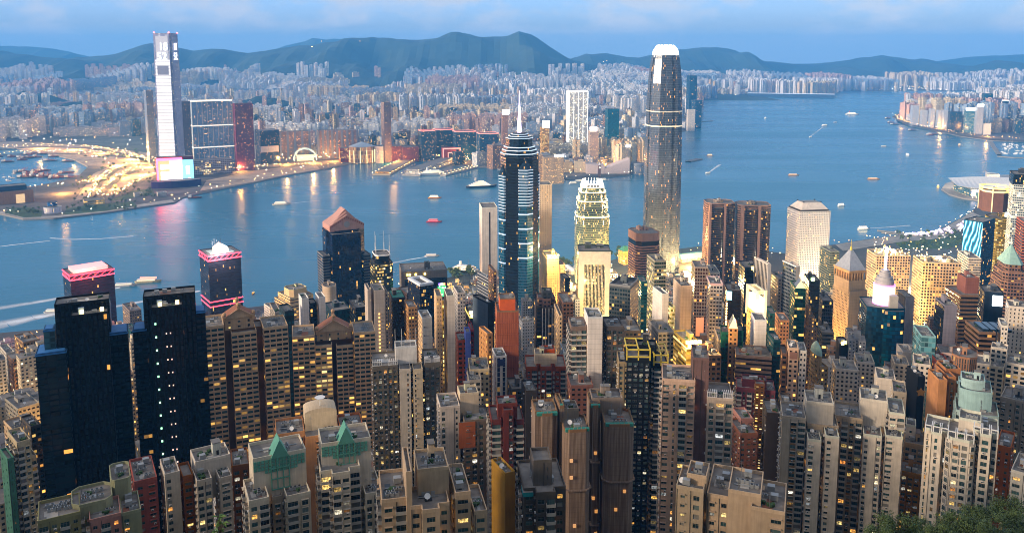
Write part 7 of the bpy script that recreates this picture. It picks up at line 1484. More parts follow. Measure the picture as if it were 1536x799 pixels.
# exclusion: parks, bare sites, boat shelter edge, roads
def clear_far(x, y):
    px, py = pix(x, y, 3)
    if py > 238 and px < 470: return True
    if px < 290 and py > 205 + max(0, (70 - px)) * .1: return True
    if 380 < px < 560 and py > 236: return True
    if 380 < py: return True
    if py > 262: return True
    return False
def district(cx, cy, cw, ch, zone, ok):
    """one quarter of the far city, with its own kind of building, grid, height and colour"""
    r = random.Random(int(cx * 7 + cy * 131)); q = r.random(); Y = cy
    if zone == 'k': kind = ('tene' if q < .5 else 'office' if q < .75 else 'slab' if q < .85 else 'estate') if Y < 3500 else ('tene' if q < .34 else 'estate' if q < .66 else 'slab' if q < .80 else 'office' if q < .92 else 'park') if Y < 6200 else ('estate' if q < .62 else 'slab' if q < .76 else 'tene' if q < .88 else 'park')
    elif zone == 'r': kind = 'estate' if q < .72 else 'slab' if q < .84 else 'park'
    else: kind = 'estate' if q < .45 else 'office' if q < .7 else 'tene' if q < .9 else 'park'
    if kind == 'park': return
    rz = .3 + r.uniform(-.35, .35); pal = r.choice((4, 4, 0, 1, 3, 8, 0, 4)); H = r.uniform(82, 135) if zone != 'e' else r.uniform(90, 150); W_ = r.uniform(30, 44); gap = {'estate': W_ * 1.75, 'tene': 42, 'slab': 92, 'office': 66}[kind]
    if zone == 'k' and Y < 3300: H = min(H, 95)
    n = int(max(cw, ch) / gap) + 2; c, s_ = math.cos(rz), math.sin(rz)
    for i in range(-n, n + 1):
        for j in range(-n, n + 1):
            u, v = (i + r.uniform(-.18, .18) + .5 * (j % 2)) * gap, (j + r.uniform(-.18, .18)) * gap * (.62 if kind == 'slab' else 1); dx, dy = u * c - v * s_, u * s_ + v * c
            if abs(dx) > cw / 2 or abs(dy) > ch / 2: continue
            X, Y2 = cx + dx, cy + dy
            if not ok(X, Y2) or r.random() < .1: continue
            z = kground(X, Y2)
            if z > 170 or any((X - kx) ** 2 + ((Y2 - ky) / .8) ** 2 < (w * .85) ** 2 for kx, ky, w, hh in KNOLLS): continue
            if kind == 'estate': w = W_; d = W_ * .9; h = H + r.uniform(-5, 5); ci = pal; k = 'cross' if r.random() < .8 else 'notch'
            elif kind == 'slab': w = r.uniform(58, 84); d = 18; h = H * .42 + r.uniform(-3, 8); ci = pal; k = 'slab'
            elif kind == 'office': w = r.uniform(30, 50); d = w * r.uniform(.7, 1); h = r.uniform(38, 85); ci = r.choice((7, 5, 8, 6, 1, 7, 0)); k = r.choice(('box', 'cham', 'box'))
            else:
                w = r.uniform(20, 36); d = w * r.uniform(.7, 1.1); h = r.uniform(18, 40); ci = r.choice((0, 1, 2, 3, 4, 5, 6, 1)); k = 'box'
                if r.random() < .1: h = r.uniform(75, 120); w = d = 24; k = 'notch'
            if taken(X, Y2, w * .5): continue
            add(X, Y2, z - 3, w, d, h + 3, rz + (1.571 if r.random() < .15 and kind != 'slab' else 0), ci, k, 'e' if zone == 'e' else 'k')
yy = 2500
while yy < 9800:
    ch = 330 if yy < 4500 else 430; cw = 380 if yy < 4500 else 470; xx = -.68 * yy - 200
    while xx < .70 * yy + 300:
        R2 = pix(xx, yy, 3)[0] > 1200 and yy > 7900
        district(xx + FR.uniform(-40, 40), yy + FR.uniform(-30, 30), cw, ch, 'r' if R2 else 'k', lambda X, Y: inside(KOW, X, Y) and not clear_far(X, Y)); xx += cw
    yy += ch
yy = 4100
while yy < 7600:
    xx = .28 * yy
    while xx < .74 * yy + 200:
        district(xx + FR.uniform(-20, 20), yy + FR.uniform(-20, 20), 230, 210, 'e', lambda X, Y: all(inside(EISLE, X + a, Y + b) for a, b in ((-45, 0), (0, -60), (45, 0)))); xx += 230
    yy += 210
# the home shore: tenements and blocks between the taller towers
y = 430.0
while y < 1420:
    x = -.66 * y - 60
    while x < .68 * y + 60:
        X, Y = x + FR.uniform(-7, 7), y + FR.uniform(-6, 6); x += 27
        if Y > shore_y(X) - 70: continue
        w = FR.uniform(14, 24)
        if taken(X, Y, w * .42): continue
        px, py = pix(X, Y, ground(X, Y))
        if px > 1250 and Y > 1120: continue
        gz = ground(X, Y); h = FR.uniform(22, 40) if Y < 560 else FR.uniform(28, 62) if Y < 1000 else FR.uniform(15, 38)
        if FR.random() < .34 and 600 < Y < 980: h = FR.uniform(60, 98); w *= .72
        rz = -math.atan2(X, Y) + rad(FR.choice((4, 10, 16)))
        lim = lerp_tab([(0, 530), (60, 522), (90, 490), (420, 478), (600, 450), (1000, 440), (1300, 430), (1536, 470)], px)
        while h > 12 and pix(X, Y, gz + h)[1] < lim: h -= 6
        FOOT.append((X, Y, w * .5, gz + h)); add(X, Y, gz - 6, w, w * FR.uniform(.8, 1.2), h + 6, rz, FR.choice((0, 1, 1, 2, 4, 5, 6, 3)), FR.choice(('box', 'notch', 'box')), 'h')
    y += 25
def size(c):
    d = math.hypot(c[0], c[1]); return c[3] * c[5] / d / d * FR.uniform(.8, 1.2)
far = sorted([c for c in cand if c[9] != 'h'], key=size, reverse=True); allhome = [c for c in cand if c[9] == 'h']
def seen(c):
    n = 0; D2 = math.hypot(c[0], c[1])
    blk = [f for f in FOOT if math.hypot(f[0], f[1]) < D2 - 8]
    for dx, dz in ((-.4, 0), (0, 0), (.4, 0), (-.4, -8), (.4, -8), (0, -14)):
        k = 1 - c[3] * .3 / D2; X, Y, Z = c[0] * k + dx * c[3] * math.cos(c[6]), c[1] * k, c[2] + c[5] + dz; L = math.hypot(X, Y); ux, uy = X / L, Y / L; ok = True
        for fx, fy, r, zt in blk:
            t_ = fx * ux + fy * uy
            if 0 < t_ < L and abs(fx * uy - fy * ux) < r * .75 and CAMZ + (Z - CAMZ) * t_ / L < zt: ok = False; break
        n += ok
    px, py = pix(c[0], c[1], c[2] + c[5]); return n if -10 < px < 1546 and py < 805 else 0
vis = sorted([(seen(c), size(c), c) for c in allhome], key=lambda q: (-q[0], -q[1])); home = [c for n_, s_, c in vis if n_ > 0][:285]; hid = [c for n_, s_, c in vis if n_ == 0] + [c for n_, s_, c in vis if n_ > 0][285:]
NAMES = {'cross': 'tower_block', 'notch': 'tower_block', 'cham': 'tower_block', 'slab': 'slab_block', 'box': 'city_block'}
ORD = 'first second third fourth fifth sixth seventh eighth ninth tenth eleventh twelfth thirteenth fourteenth fifteenth sixteenth seventeenth eighteenth nineteenth twentieth'.split()
LM_K = [q for q in LANDMARKS if q[2] > 2200]; LM_H = [q for q in LANDMARKS if q[2] < 2200]
def describe(c):
    px, py = pix(c[0], c[1], c[2] + c[5]); L = LM_H if c[9] == 'h' else LM_K + [q for q in LM_H if q[2] > 1000]
    q = min(L, key=lambda q: (q[3] - px) ** 2 + (.8 * (q[4] - py)) ** 2)
    hgt = 'tall' if c[5] > 95 else 'mid-rise' if c[5] > 52 else 'low'
    side = ('left of ' if px < q[3] - 14 else 'right of ' if px > q[3] + 14 else 'behind ' if c[1] > q[2] else 'in front of ')
    if len(q[0].split()) > 4: hgt = ''
    return ('%s %s %s %s' % (hgt, PALS[c[7]][0], NAMES[c[8]].replace('_', ' '), side + q[0])).strip()
NFAR = 290; chosen = far[:NFAR] + home; labels = {}
for i, c in enumerate(chosen): labels.setdefault(describe(c), []).append(i)
lab = {}
for k, ids in labels.items():
    if len(ids) == 1: lab[ids[0]] = k
    else:
        ids = sorted(ids, key=lambda i: pix(chosen[i][0], chosen[i][1], chosen[i][2])[0])
        for j, i in enumerate(ids): lab[i] = '%s from the left, %s' % (ORD[min(j, 19)], k)
for i, c in enumerate(chosen):
    x, y_, z, w, d, h, rz, ci, kind, zone = c; m = MB(); st = fstyle(ci, zone != 'h')
    blockgeo(m, 0, 0, 0, w, d, h, 0, st, kind); nm = NAMES[kind]
    o = m.build(nm, MATS, None, (x, y_, z), rz); tag(o, lab[i], 'building', {'k': 'buildings of the far city', 'e': 'buildings of the eastern shore', 'h': 'blocks between the towers of the home shore'}[zone])
    if zone == 'h':
        root = o; 
        if pix(x, y_, z + h)[1] > 430: roofkit(root, -w * .4, -d * .38, w * .4, d * .4, h, 3, st, FR, house=False)
m = MB()
for c in far[NFAR:]: blockgeo(m, *c[:7], fstyle(c[7], True), c[8])
m.build('distant_city', MATS)['kind'] = 'stuff'
m = MB()
for c in hid: blockgeo(m, *c[:7], fstyle(c[7], False), c[8])
m.build('packed_low_blocks', MATS)['kind'] = 'stuff'
# ------------------------------------------------------------------ street lamps: thousands of them
class Lamps(MB):
    def lamp(s, x, y, z, h=9, r=.8, m=0):
        s.box(x - r, y - r, z + h - r * .7, x + r, y + r, z + h + r * .7, m, bottom=True); s.bar((x, y, z), (x, y, z + h), .12, 3)
LMATS = [emis('sodium_lamp', (1, .52, .13), 9), emis('warm_white_lamp', (1, .80, .50), 9), emis('white_street_lamp', (.95, .97, 1), 9), M_STEEL]
lp = Lamps(); LR = random.Random(3)
def along(pts, gap, h=9, r=.8, mix=(0, 0, 1), z=3, jit=5):
    for (a, b), (c, d) in zip(pts, pts[1:]):
        L = math.dist((a, b), (c, d)); n = max(1, int(L / gap))
        for k in range(n):
            if LR.random() < .3: continue
            f = (k + LR.random()) / n; lp.lamp(a + (c - a) * f + LR.uniform(-jit, jit), b + (d - b) * f + LR.uniform(-jit, jit), z, h * LR.uniform(.8, 1.5), r * LR.uniform(.6, 1.3), LR.choice(mix))
coast = [sea(*q) for q in KOW_PIX[1:28]]
along([(x, y + 14) for x, y in coast], 26, 7, .7, (0, 1, 1)); along([(x, y + 90) for x, y in coast[4:22]], 34, 9, .9, (0, 0, 1))
rx = random.Random(8)
def street(px0, py0, px1, py1, gap=30, mix=(0, 0, 1), r=.9): along([sea(px0, py0), sea(px1, py1)], gap * .8, 10, r, mix, jit=6)
CURVES = [[(-80, 228), (0, 225), (60, 221), (130, 223), (190, 233), (236, 247)], [(-80, 238), (60, 231), (150, 233), (200, 238), (236, 244)], [(236, 241), (200, 247), (170, 258), (148, 276), (133, 302)], [(236, 254), (205, 257), (180, 267), (160, 284), (146, 298)], [(236, 265), (214, 271), (196, 282), (184, 293), (150, 303)], [(40, 288), (90, 282), (130, 278), (160, 270)], [(300, 262), (360, 259), (420, 252), (475, 249)], [(385, 247), (450, 242), (520, 240), (640, 238), (750, 248)]]
for c_ in CURVES:
    for k in (-1, 1): along([sea(x + k * 1.2, y_ + k * .6) for x, y_ in c_], 17, 10, .9, (0, 0, 0, 1), jit=2)
for q in ((770, 262, 860, 262), (860, 262, 970, 258), (820, 246, 950, 236), (930, 236, 985, 215), (955, 250, 990, 225), (970, 246, 1000, 215), (785, 215, 860, 225)): street(*q, gap=16 if q[0] < 300 else 22)
for k in range(1500):       # streets of the far city seen between the blocks
    Y = 2700 + 4600 * rx.random() ** 1.3; X = rx.uniform(-.64, .45) * Y
    if inside(KOW, X, Y) and kground(X, Y) < 30: lp.lamp(X, Y, kground(X, Y), rx.uniform(8, 40), rx.uniform(.7, 1.5), rx.choice((0, 0, 1, 1, 2)))
for k in range(500):
    Y = 8450 + 900 * rx.random(); X = rx.uniform(.16, .64) * Y
    if inside(KOW, X, Y): lp.lamp(X, Y, kground(X, Y), rx.uniform(8, 25), rx.uniform(1.2, 2.6), rx.choice((0, 0, 1, 1, 2)))
for k in range(260):
    Y = 4000 + 2200 * rx.random(); X = rx.uniform(.42, .64) * Y
    if inside(EISLE, X, Y): lp.lamp(X, Y, 3, rx.uniform(8, 30), rx.uniform(.9, 1.6), rx.choice((0, 0, 1, 2)))
along([(p.x + 12, p.y + 6) for p in HWY], 24, 9, .8, (0, 0, 1), 9); along([(p.x - 12, p.y - 6) for p in HWY], 24, 9, .8, (0, 0, 1), 9)
for q in ((468, 70), (482, 62), (540, 62), (900, 94), (905, 93), (910, 91), (886, 97), (1000, 92)):     # lamps up on the ridge
    p = at(*q, 9200 if q[0] < 800 else 11000); lp.lamp(p[0], p[1], p[2] - 10, 10, 4 if q[0] < 480 else 2.4, 0)
# home shore: quays, the harbour road, the park
hs = [(x, y - 10) for x, y in SHORE[2:25]]
along(hs[4:], 20, 8, .55, (0, 0, 1), 4); along([(x, y - 55) for x, y in hs[5:14]], 22, 10, .55, (0, 0, 1), 4)
for k in range(420):
    X = rx.uniform(-760, 900); Y = rx.uniform(620, 1500)
    if Y < shore_y(X) - 12: lp.lamp(X, Y, ground(X, Y), 8, .45, rx.choice((0, 0, 0, 1)))
o = lp.build('street_lamps', LMATS); o['kind'] = 'stuff'
# real light under some of them: the toll plaza and junctions on the far shore, canyon streets on the near one
for q, p in (((175, 250), 2.2), ((205, 246), 2.6), ((225, 252), 2.0), ((150, 270), 2.2), ((185, 268), 2.6), ((215, 264), 2.0), ((140, 285), 1.6), ((195, 240), 1.8), ((60, 224), 1.6), ((110, 226), 1.8), ((150, 232), 1.6), ((95, 292), 1.0), ((175, 285), 1.0), ((360, 258), 1.0), ((430, 248), 1.4), ((470, 246), 1.4), ((410, 246), 1.2), ((500, 243), 1.0), ((590, 246), 1.4), ((690, 244), 1.2), ((830, 258), 1.6), ((800, 258), 1.2), ((900, 258), 1.6), ((940, 252), 1.6), ((960, 236), 1.6), ((1352, 180), .7), ((1410, 194), .8), ((1480, 206), .8)):
    x, y = sea(*q); glow(x, y, 18, p * 2.8e5, (1, .44, .09), 4)
for q, D, z, p, c in (((845, 470), 1000, 18, 1.3, 0), ((850, 520), 900, 30, 1.3, 0), ((785, 545), 560, 95, .5, 0), ((935, 395), 1330, 15, 1.3, 0), ((950, 385), 1380, 12, 1.2, 0), ((910, 400), 1330, 15, 1.2, 0), ((1035, 400), 1390, 14, 1.3, 0), ((1045, 380), 1480, 12, 1.2, 0), ((690, 430), 1240, 12, 1.0, 0), ((640, 440), 1180, 12, .8, 0), ((860, 410), 1330, 12, 1.0, 0), ((1160, 420), 1180, 20, 1.0, 0), ((1200, 470), 900, 30, .8, 0), ((1240, 520), 700, 60, .5, 0), ((1070, 480), 820, 35, .8, 0), ((1020, 470), 860, 30, .8, 0), ((1000, 520), 620, 85, .4, 0), ((1140, 540), 600, 85, .4, 0), ((700, 500), 700, 60, .5, 0), ((1290, 400), 1180, 20, 1.0, 1), ((1380, 365), 1330, 15, 1.0, 1), ((1430, 345), 1450, 14, 1.0, 1), ((300, 520), 800, 40, .6, 0), ((60, 620), 560, 95, .4, 0), ((30, 600), 640, 75, .4, 0)):
    X = at(*q, D)[0]; glow(X, D, z + 6, p * 7.0e5, (1, .55, .17) if not c else (1, .74, .42), 2.5)

# bare point lights added as floodlights to wash the facades the photograph shows lit
for px, py, D, p, c in ((880, 440, 880, .12, 0), (902, 500, 880, .18, 0), (1133, 470, 588, .12, 0), (1236, 470, 862, .1, 1), (1240, 540, 860, .12, 0), (1366, 470, 948, .35, 0), (1366, 420, 950, .2, 0), (1296, 450, 1040, .3, 0), (826, 380, 1062, .7, 0), (1030, 510, 508, .25, 0), (330, 380, 1118, .5, 2), (130, 400, 1078, .9, 3), (488, 640, 336, .008, 1), (1340, 376, 1066, .4, 1), (1405, 386, 976, .4, 1), (1500, 266, 2440, 1.4, 1), (1460, 272, 2330, 1.4, 1)):
    x, y, z = at(px, py, D); glow(x, y, z, p * 3.0e5, ((1, .66, .26), (1, .84, .6), (1, .9, .85), (1, .08, .06))[c], 2)
# ------------------------------------------------------------------ trees
TR = random.Random(21)
def leafmat(name, c0, c1):
    m, t, p = newmat(name); co = t.nodes.new('ShaderNodeTexCoord'); a = t.nodes.new('ShaderNodeTexNoise'); a.inputs['Scale'].default_value = .9; a.inputs['Detail'].default_value = 4; t.links.new(co.outputs['Object'], a.inputs['Vector'])
    oi = t.nodes.new('ShaderNodeObjectInfo'); f = math_n(t, 'ADD', math_n(t, 'MULTIPLY', a.outputs['Fac'], .8), math_n(t, 'MULTIPLY', oi.outputs['Random'], .3))
    t.links.new(mixrgb(t, f, c0, c1), p.inputs['Base Color']); p.inputs['Roughness'].default_value = .6; return m
M_LEAF = leafmat('leaves', (.02, .045, .008), (.10, .15, .03)); M_BARK = mat('bark', (.075, .055, .04), .9, var=.4, scale=3)
def tree_parts(seed, H, R_, nleaf, ls, clumps):
    r = random.Random(seed); t = MB(); th = H * .5
    t.cyl(0, 0, -1, th, H * .03, H * .017, 7, 0); cl = []
    for k in range(clumps):
        a = r.uniform(0, 6.28); q = R_ * math.sqrt(r.random()) * .75; z = H * r.uniform(.45, .86) - q * .18; cl.append((q * math.cos(a), q * math.sin(a), z, R_ * r.uniform(.26, .46)))
        t.bar((0, 0, th * r.uniform(.7, 1)), (q * math.cos(a) * .9, q * math.sin(a) * .9, z), H * .007 + .03, 0)
    c = MB()
    for k in range(nleaf):
        x, y, z, R2 = r.choice(cl); d = Vector((r.gauss(0, 1), r.gauss(0, 1), r.gauss(0, .75))).normalized() * R2 * r.random() ** .4; p = Vector((x, y, z)) + d
        n = (d.normalized() + Vector((r.uniform(-.8, .8), r.uniform(-.8, .8), r.uniform(-.2, 1)))).normalized(); u = n.orthogonal().normalized() * ls * r.uniform(.6, 1.2); v = n.cross(u).normalized() * ls * r.uniform(.5, 1)
        c.face([tuple(p - u), tuple(p - v * .6), tuple(p + u), tuple(p + v * .6)])
    return t.mesh('trunk', [M_BARK]), c.mesh('crown', [M_LEAF])
TREES = [tree_parts(k, 11, 4.6, 420, .75, 9) for k in range(4)]
def plant(x, y, z, s, label, group, mesh=None, name='tree'):
    tr, cr = mesh or TR.choice(TREES); root = thing(name, label, 'tree', (x, y, z), TR.uniform(0, 6.28), group); root.scale = (s, s, s * TR.uniform(.85, 1.15)); link('trunk', tr, root); link('crown', cr, root); return root
NEAR = [tree_parts(50 + k, 15, 6.2, 5200, .30, 22) for k in range(2)]
for px, py, D, s, lab in ((1352, 764, 128, .62, 'dense dark green tree crown at the foot of the frame-roofed white tower'), (1322, 782, 122, .45, 'small round tree beside the dense dark green crown'), (1392, 776, 135, .5, 'tree between the dense dark crown and the pale thicket'), (1432, 758, 165, .6, 'tall thin-crowned tree in front of the frame-roofed white tower'), (1470, 752, 158, .62, 'wide tree under the orange brick tower'), (1510, 742, 160, .6, 'tree in front of the low grey white block'), (1456, 764, 132, .6, 'leafy tree low on the slope below the wide tree'), (1528, 756, 140, .6, 'outermost tree on the slope by the low grey white block'), (1412, 786, 118, .4, 'lowest bushy tree beside the dense dark crown'), (1496, 782, 126, .5, 'bushy tree at the bottom edge under the outermost tree')):
    X, Y, Z = at(px, py, D); plant(X, Y, Z - 15 * s, s, lab, 'trees on the slope below the viewpoint', NEAR[TR.randint(0, 1)])
# a sapling close to the viewer
def sapling():
    X, Y, Z = at(326, 772, 20); root = thing('sapling', 'slender sapling with long drooping leaves in front of the white and brown tower', 'tree', (X, Y, Z - 7)); r = random.Random(4); t = MB(); t.bar((0, 0, 0), (.05, 0, 6.9), .022, 0); t.bar((0, 0, 6.2), (.12, 0, 6.75), .012, 0); t.build('trunk', [M_BARK], root); c = MB()
    for base in ((.05, 0, 6.95), (.12, 0, 6.78), (0, 0, 6.55)):
        for k in range(9):
            a = r.uniform(0, 6.28); l = r.uniform(.16, .27); b = Vector(base); d = Vector((math.cos(a), math.sin(a) * .7, r.uniform(-.25, .5))).normalized(); n = Vector((-d.y, d.x, 0)).normalized() * .045; m_ = b + d * l * .5 + Vector((0, 0, .02)); e = b + d * l - Vector((0, 0, .03)); c.face([tuple(b), tuple(m_ - n), tuple(e), tuple(m_ + n)])
    c.build('crown', [leafmat('sapling_leaves', (.05, .11, .015), (.12, .22, .04))], root)
sapling()
# waterfront parks
def grove(n, px0, px1, py0, py1, lab, grp, s=(.7, 1.1), ok=None):
    k = 0; tries = 0
    while k < n and tries < n * 12:
        tries += 1; px, py = TR.uniform(px0, px1), TR.uniform(py0, py1)
        if ok and not ok(px, py): continue
        x, y = sea(px, py); z = 3 if y > 1800 else max(3.5, ground(x, y))
        if taken(x, y, 4): continue
        plant(x, y, z, TR.uniform(*s), lab, grp); k += 1
LAWN = [sea(*q) for q in [(8, 321), (36, 328), (62, 327), (64, 318), (40, 312), (14, 314)]]; slab('park_lawn', LAWN, 3.2, [M_LAWN]); slab('park_lawn', [sea(*q) for q in [(95, 324), (160, 318), (205, 311), (200, 304), (150, 307), (100, 314)]], 3.2, [M_LAWN]); slab('park_lawn', [sea(*q) for q in [(165, 303), (232, 294), (228, 284), (180, 290)]], 3.2, [M_LAWN])
slab('promenade', [sea(*q) for q in [(-100, 326), (0, 321.6), (35, 329.6), (80, 328.6), (160, 319.6), (240, 307.6), (262, 304.6), (258, 301), (236, 304), (158, 316.5), (80, 325.5), (36, 326.5), (2, 318), (-100, 322)]], 3.1, [M_PAVE])
slab('lightened_quay', [sea(*q) for q in [(-100, 214), (0, 220), (60, 229), (110, 240), (130, 250), (150, 250), (236, 250), (236, 232), (130, 219), (0, 212)]], 3.12, [M_SAND])  # pale ground added so the orange lamp glow spreads further
slab('lightened_junction', [sea(*q) for q in [(112, 302), (150, 296), (232, 268), (232, 246), (190, 240), (140, 262)]], 3.15, [M_SAND])  # road laid in pale soil colour to strengthen the lamp glow
slab('bare_ground', [sea(*q) for q in [(300, 288), (390, 272.5), (430, 263.5), (480, 255.5), (474, 248), (400, 254), (310, 272)]], 3.15, [M_SAND])
for c_ in CURVES: ribbon('road', [sea(*q) for q in c_], 26, 3.4, M_ROAD, th=.1)
grove(44, 140, 234, 238, 290, 'roadside tree among the lamp-lit roads left of the big screen', 'trees among the lamp-lit roads', (.9, 1.5)); grove(20, 120, 215, 226, 240, 'tree along the shelter road', 'trees along the shelter road', (.9, 1.5))
grove(26, 10, 62, 314, 325, 'dark park tree on the lawn beside the sand-coloured museum', 'trees of the museum lawn'); grove(34, 100, 205, 303, 318, 'park tree on the lawn along the far promenade', 'trees of the promenade lawn'); grove(24, 165, 235, 284, 300, 'park tree between the big screen and the lamp-lit junction', 'trees by the big screen'); grove(22, 108, 140, 268, 304, 'roadside tree along the lamp-lit avenue', 'trees of the lamp-lit avenue'); grove(14, 890, 960, 250, 264, 'tree on the promenade by the pinkish halls', 'trees by the pinkish halls')
grove(22, 655, 715, 412, 424, 'dark tree beside the lit ferry pier and flyover', 'trees by the ferry pier', (1, 1.5)); grove(10, 840, 862, 396, 404, 'tree on the quay behind the black slender tower', 'trees on the middle quay', (1, 1.4)); grove(9, 914, 942, 380, 394, 'tree on the quay left of the pinkish banded tower', 'trees on the banded tower quay', (1, 1.4)); grove(24, 1345, 1450, 354, 376, 'tree in the waterfront park behind the cream gridded blocks', 'trees of the waterfront park', (.9, 1.4))
slab('park_lawn', [(x, y) for x, y in [sea(*q) for q in [(1340, 362), (1395, 357), (1440, 352), (1448, 366), (1420, 376), (1350, 376)]]], 4.4, [M_LAWN])
pk = Lamps(); lp0 = lp; lp = pk
for k in range(90):
    x, y = sea(TR.uniform(1300, 1456), TR.uniform(352, 392))
    if y < shore_y(x) - 8: lp.lamp(x, y, 4, 7, .6, TR.choice((0, 0, 1)))
pk.build('park_lamps', LMATS)['kind'] = 'stuff'
slab('promenade', [(x, y - 4) for x, y in SHORE[17:22]] + [(x - 6, y - 58) for x, y in SHORE[21:16:-1]], 4.5, [M_PAVE])
# violet-lit fairground stalls on the quay
FL = random.Random(2); EV = emis('violet_fair_light', (.66, .42, 1), 1.7); EV2 = emis('white_fair_light', (1, .86, 1), 2.6)
for k in range(48):
    px = FL.uniform(1352, 1450); py = 353 - (px - 1352) * .05 + FL.uniform(-4, 5) - max(0, px - 1430) * .5; x, y = sea(px, py); y = min(y, shore_y(x) - 8)
    root = thing('fair_tent', 'small tent outlined in violet lights on the park quay', 'tent', (x, y, 4), FL.uniform(0, 3), 'violet-lit fair tents'); m = MB(); m.box(-3.4, -3.4, 0, 3.4, 3.4, 3, 0); m.build('tent_wall', [M_WHITE], root); m = MB(); m.cyl(0, 0, 3, 6.5, 4.6, .2, 4, 0); m.build('tent_roof', [EV if k % 3 else EV2], root)
# ------------------------------------------------------------------ quays, piers and the flyover on the home shore
def sea_arr(p): return [sea(*q) for q in p]
ribbon('flyover', [(x, y) for x, y in sea_arr([(560, 452), (640, 440), (690, 434), (735, 428), (800, 420), (850, 414)])], 20, 11, M_ROAD)
ribbon('harbour_road', [(x, y - 40) for x, y in SHORE[4:14]], 24, 4.6, M_ROAD, th=.1)
def tents():
    x, y = sea(838, 405)
    for k in range(5):
        root = thing('event_tent', ORD[k] + ' from the left of the white arched event tents on the quay', 'tent', (x - 30 + 17 * k, y - 26, 4), .3, 'white event tents'); m = MB(); n = 8
        P = [(8 * math.cos(math.pi * i / n), 9 * math.sin(math.pi * i / n)) for i in range(n + 1)]
        for (a, b), (c, d) in zip(P, P[1:]): m.face([(a, -20, b), (a, 20, b), (c, 20, d), (c, -20, d)])
        m.face([(a, -20, b) for a, b in P][::-1]); m.build('tent_skin', [M_WHITE], root)
tents()
def pavilion():
    x, y = sea(1040, 386); root = thing('pier_pavilion', 'low pier pavilion with a pale green roof, between the claw crown and pink granite towers', 'building', (x, y - 30, 4), .4); m = MB(); m.prism(rect(-42, -12, 42, 12), 0, 8, CRM.but(lit=.7)); m.build('hall', MATS, root); m = MB(); m.loft([(rect(-46, -15, 46, 15), 8), (rect(-40, -4, 40, 4), 14)], PLAIN, 0, 0); m.build('roof', [mat('pale_green_tile', (.25, .5, .44), .6)], root)
    x, y = sea(934, 392); root = thing('lit_pier_house', 'golden-lit pier house with a teal roof left of the pinkish banded tower', 'building', (x, y - 30, 4), .4); m = MB(); m.prism(rect(-9, -9, 9, 9), 0, 26, St('c8a060', '8a6010', 3, 4, .8, .6, .6, 1.5, .45)); m.build('hall', MATS, root); m = MB(); m.loft([(rect(-10, -10, 10, 10), 26), (rect(-2, -2, 2, 2), 34)], PLAIN, 0, 0); m.build('roof', [M_GREENROOF], root)
pavilion()
for i, q in enumerate(((1322, 349), (1338, 355), (1316, 346))):
    a = sea(*q); b = sea(q[0] + 46, q[1] + 5); ribbon('jetty', [a, b], 5, 1.6, M_PAVE, kind='structure')
ribbon('breakwater', sea_arr([(1486, 213), (1491, 222), (1499, 233)]), 16, 3.5, M_SEAWALL, th=6); ribbon('breakwater', sea_arr([(1496, 235), (1520, 237), (1580, 238)]), 12, 3, M_SEAWALL, th=6); ribbon('breakwater', sea_arr([(1033, 192), (1050, 183), (1069, 182)]), 14, 3, M_SEAWALL, th=6); ribbon('breakwater', sea_arr([(1032, 243), (1050, 239)]), 22, 3.5, M_SEAWALL, th=6)
# ------------------------------------------------------------------ boats
def hull(m, L, B_, H_, mi=0, deck=1):
    P = [(-L / 2, 0, .8), (-L * .42, B_ * .44, 1), (L * .2, B_ / 2, 1), (L * .4, B_ * .32, 1.15), (L / 2, 0, 1.35), (L * .4, -B_ * .32, 1.15), (L * .2, -B_ / 2, 1), (-L * .42, -B_ * .44, 1)]
    n = len(P); top = [(x, y, H_ * k) for x, y, k in P]; bot = [(x * .94, y * .8, -1) for x, y, k in P]
    for i in range(n): j = (i + 1) % n; m.face([bot[j], bot[i], top[i], top[j]], m=mi)
    m.face([(x, y, z - .02) for x, y, z in top][::-1], m=deck)
def boat(name, label, px, py, L, hd, hc, dc, decks=2, lit=1.0, mast=8, group=None, funnel=None, cat='boat', col=(1, .8, .45), xy=None):
    x, y = xy or sea(px, py); root = thing(name, label, cat, (x, y, 0), rad(hd), group); B_ = L * .24; H_ = max(1.6, L * .065); m = MB(); hull(m, L, B_, H_); m.build('hull', [mat('hull_' + hc, lin(hc), .5, var=.1), mat('deck_planks', (.3, .24, .17), .8)], root)
    for k in range(decks):
        l, b = L * (.66 - .12 * k), B_ * (.74 - .1 * k); z0 = H_ + 2.9 * k; m = MB(); m.prism(rect(-l * .58, -b / 2, l * .42, b / 2), z0, z0 + 2.9, PLAIN, 0, 1); m.build('deckhouse' if k == 0 else 'upper_deck', [mat('boat_' + dc, lin(dc), .6, var=.1), M_WHITE], root)
        if lit > 0: m = MB(); m.prism(rect(-l * .57, -b / 2 - .06, l * .41, b / 2 + .06), z0 + .9, z0 + 2.0, PLAIN, 0, 0, cap=False); m.build('cabin_windows', [emis('boat_lights_%d_%d' % (lit * 10, col[2] * 100), col, lit)], root)
    zt = H_ + 2.9 * decks
    if funnel: m = MB(); m.cyl(-L * .18, 0, zt, zt + L * .09, L * .035, L * .03, 10, 0); m.build('funnel', [mat('funnel_' + funnel, lin(funnel), .5)], root)
    if mast: m = MB(); m.bar((L * .05, 0, zt), (L * .05, 0, zt + mast), .18, 0); m.bar((L * .05, -1.4, zt + mast * .7), (L * .05, 1.4, zt + mast * .7), .12, 0); m.build('mast', [M_STEEL], root)
    return root
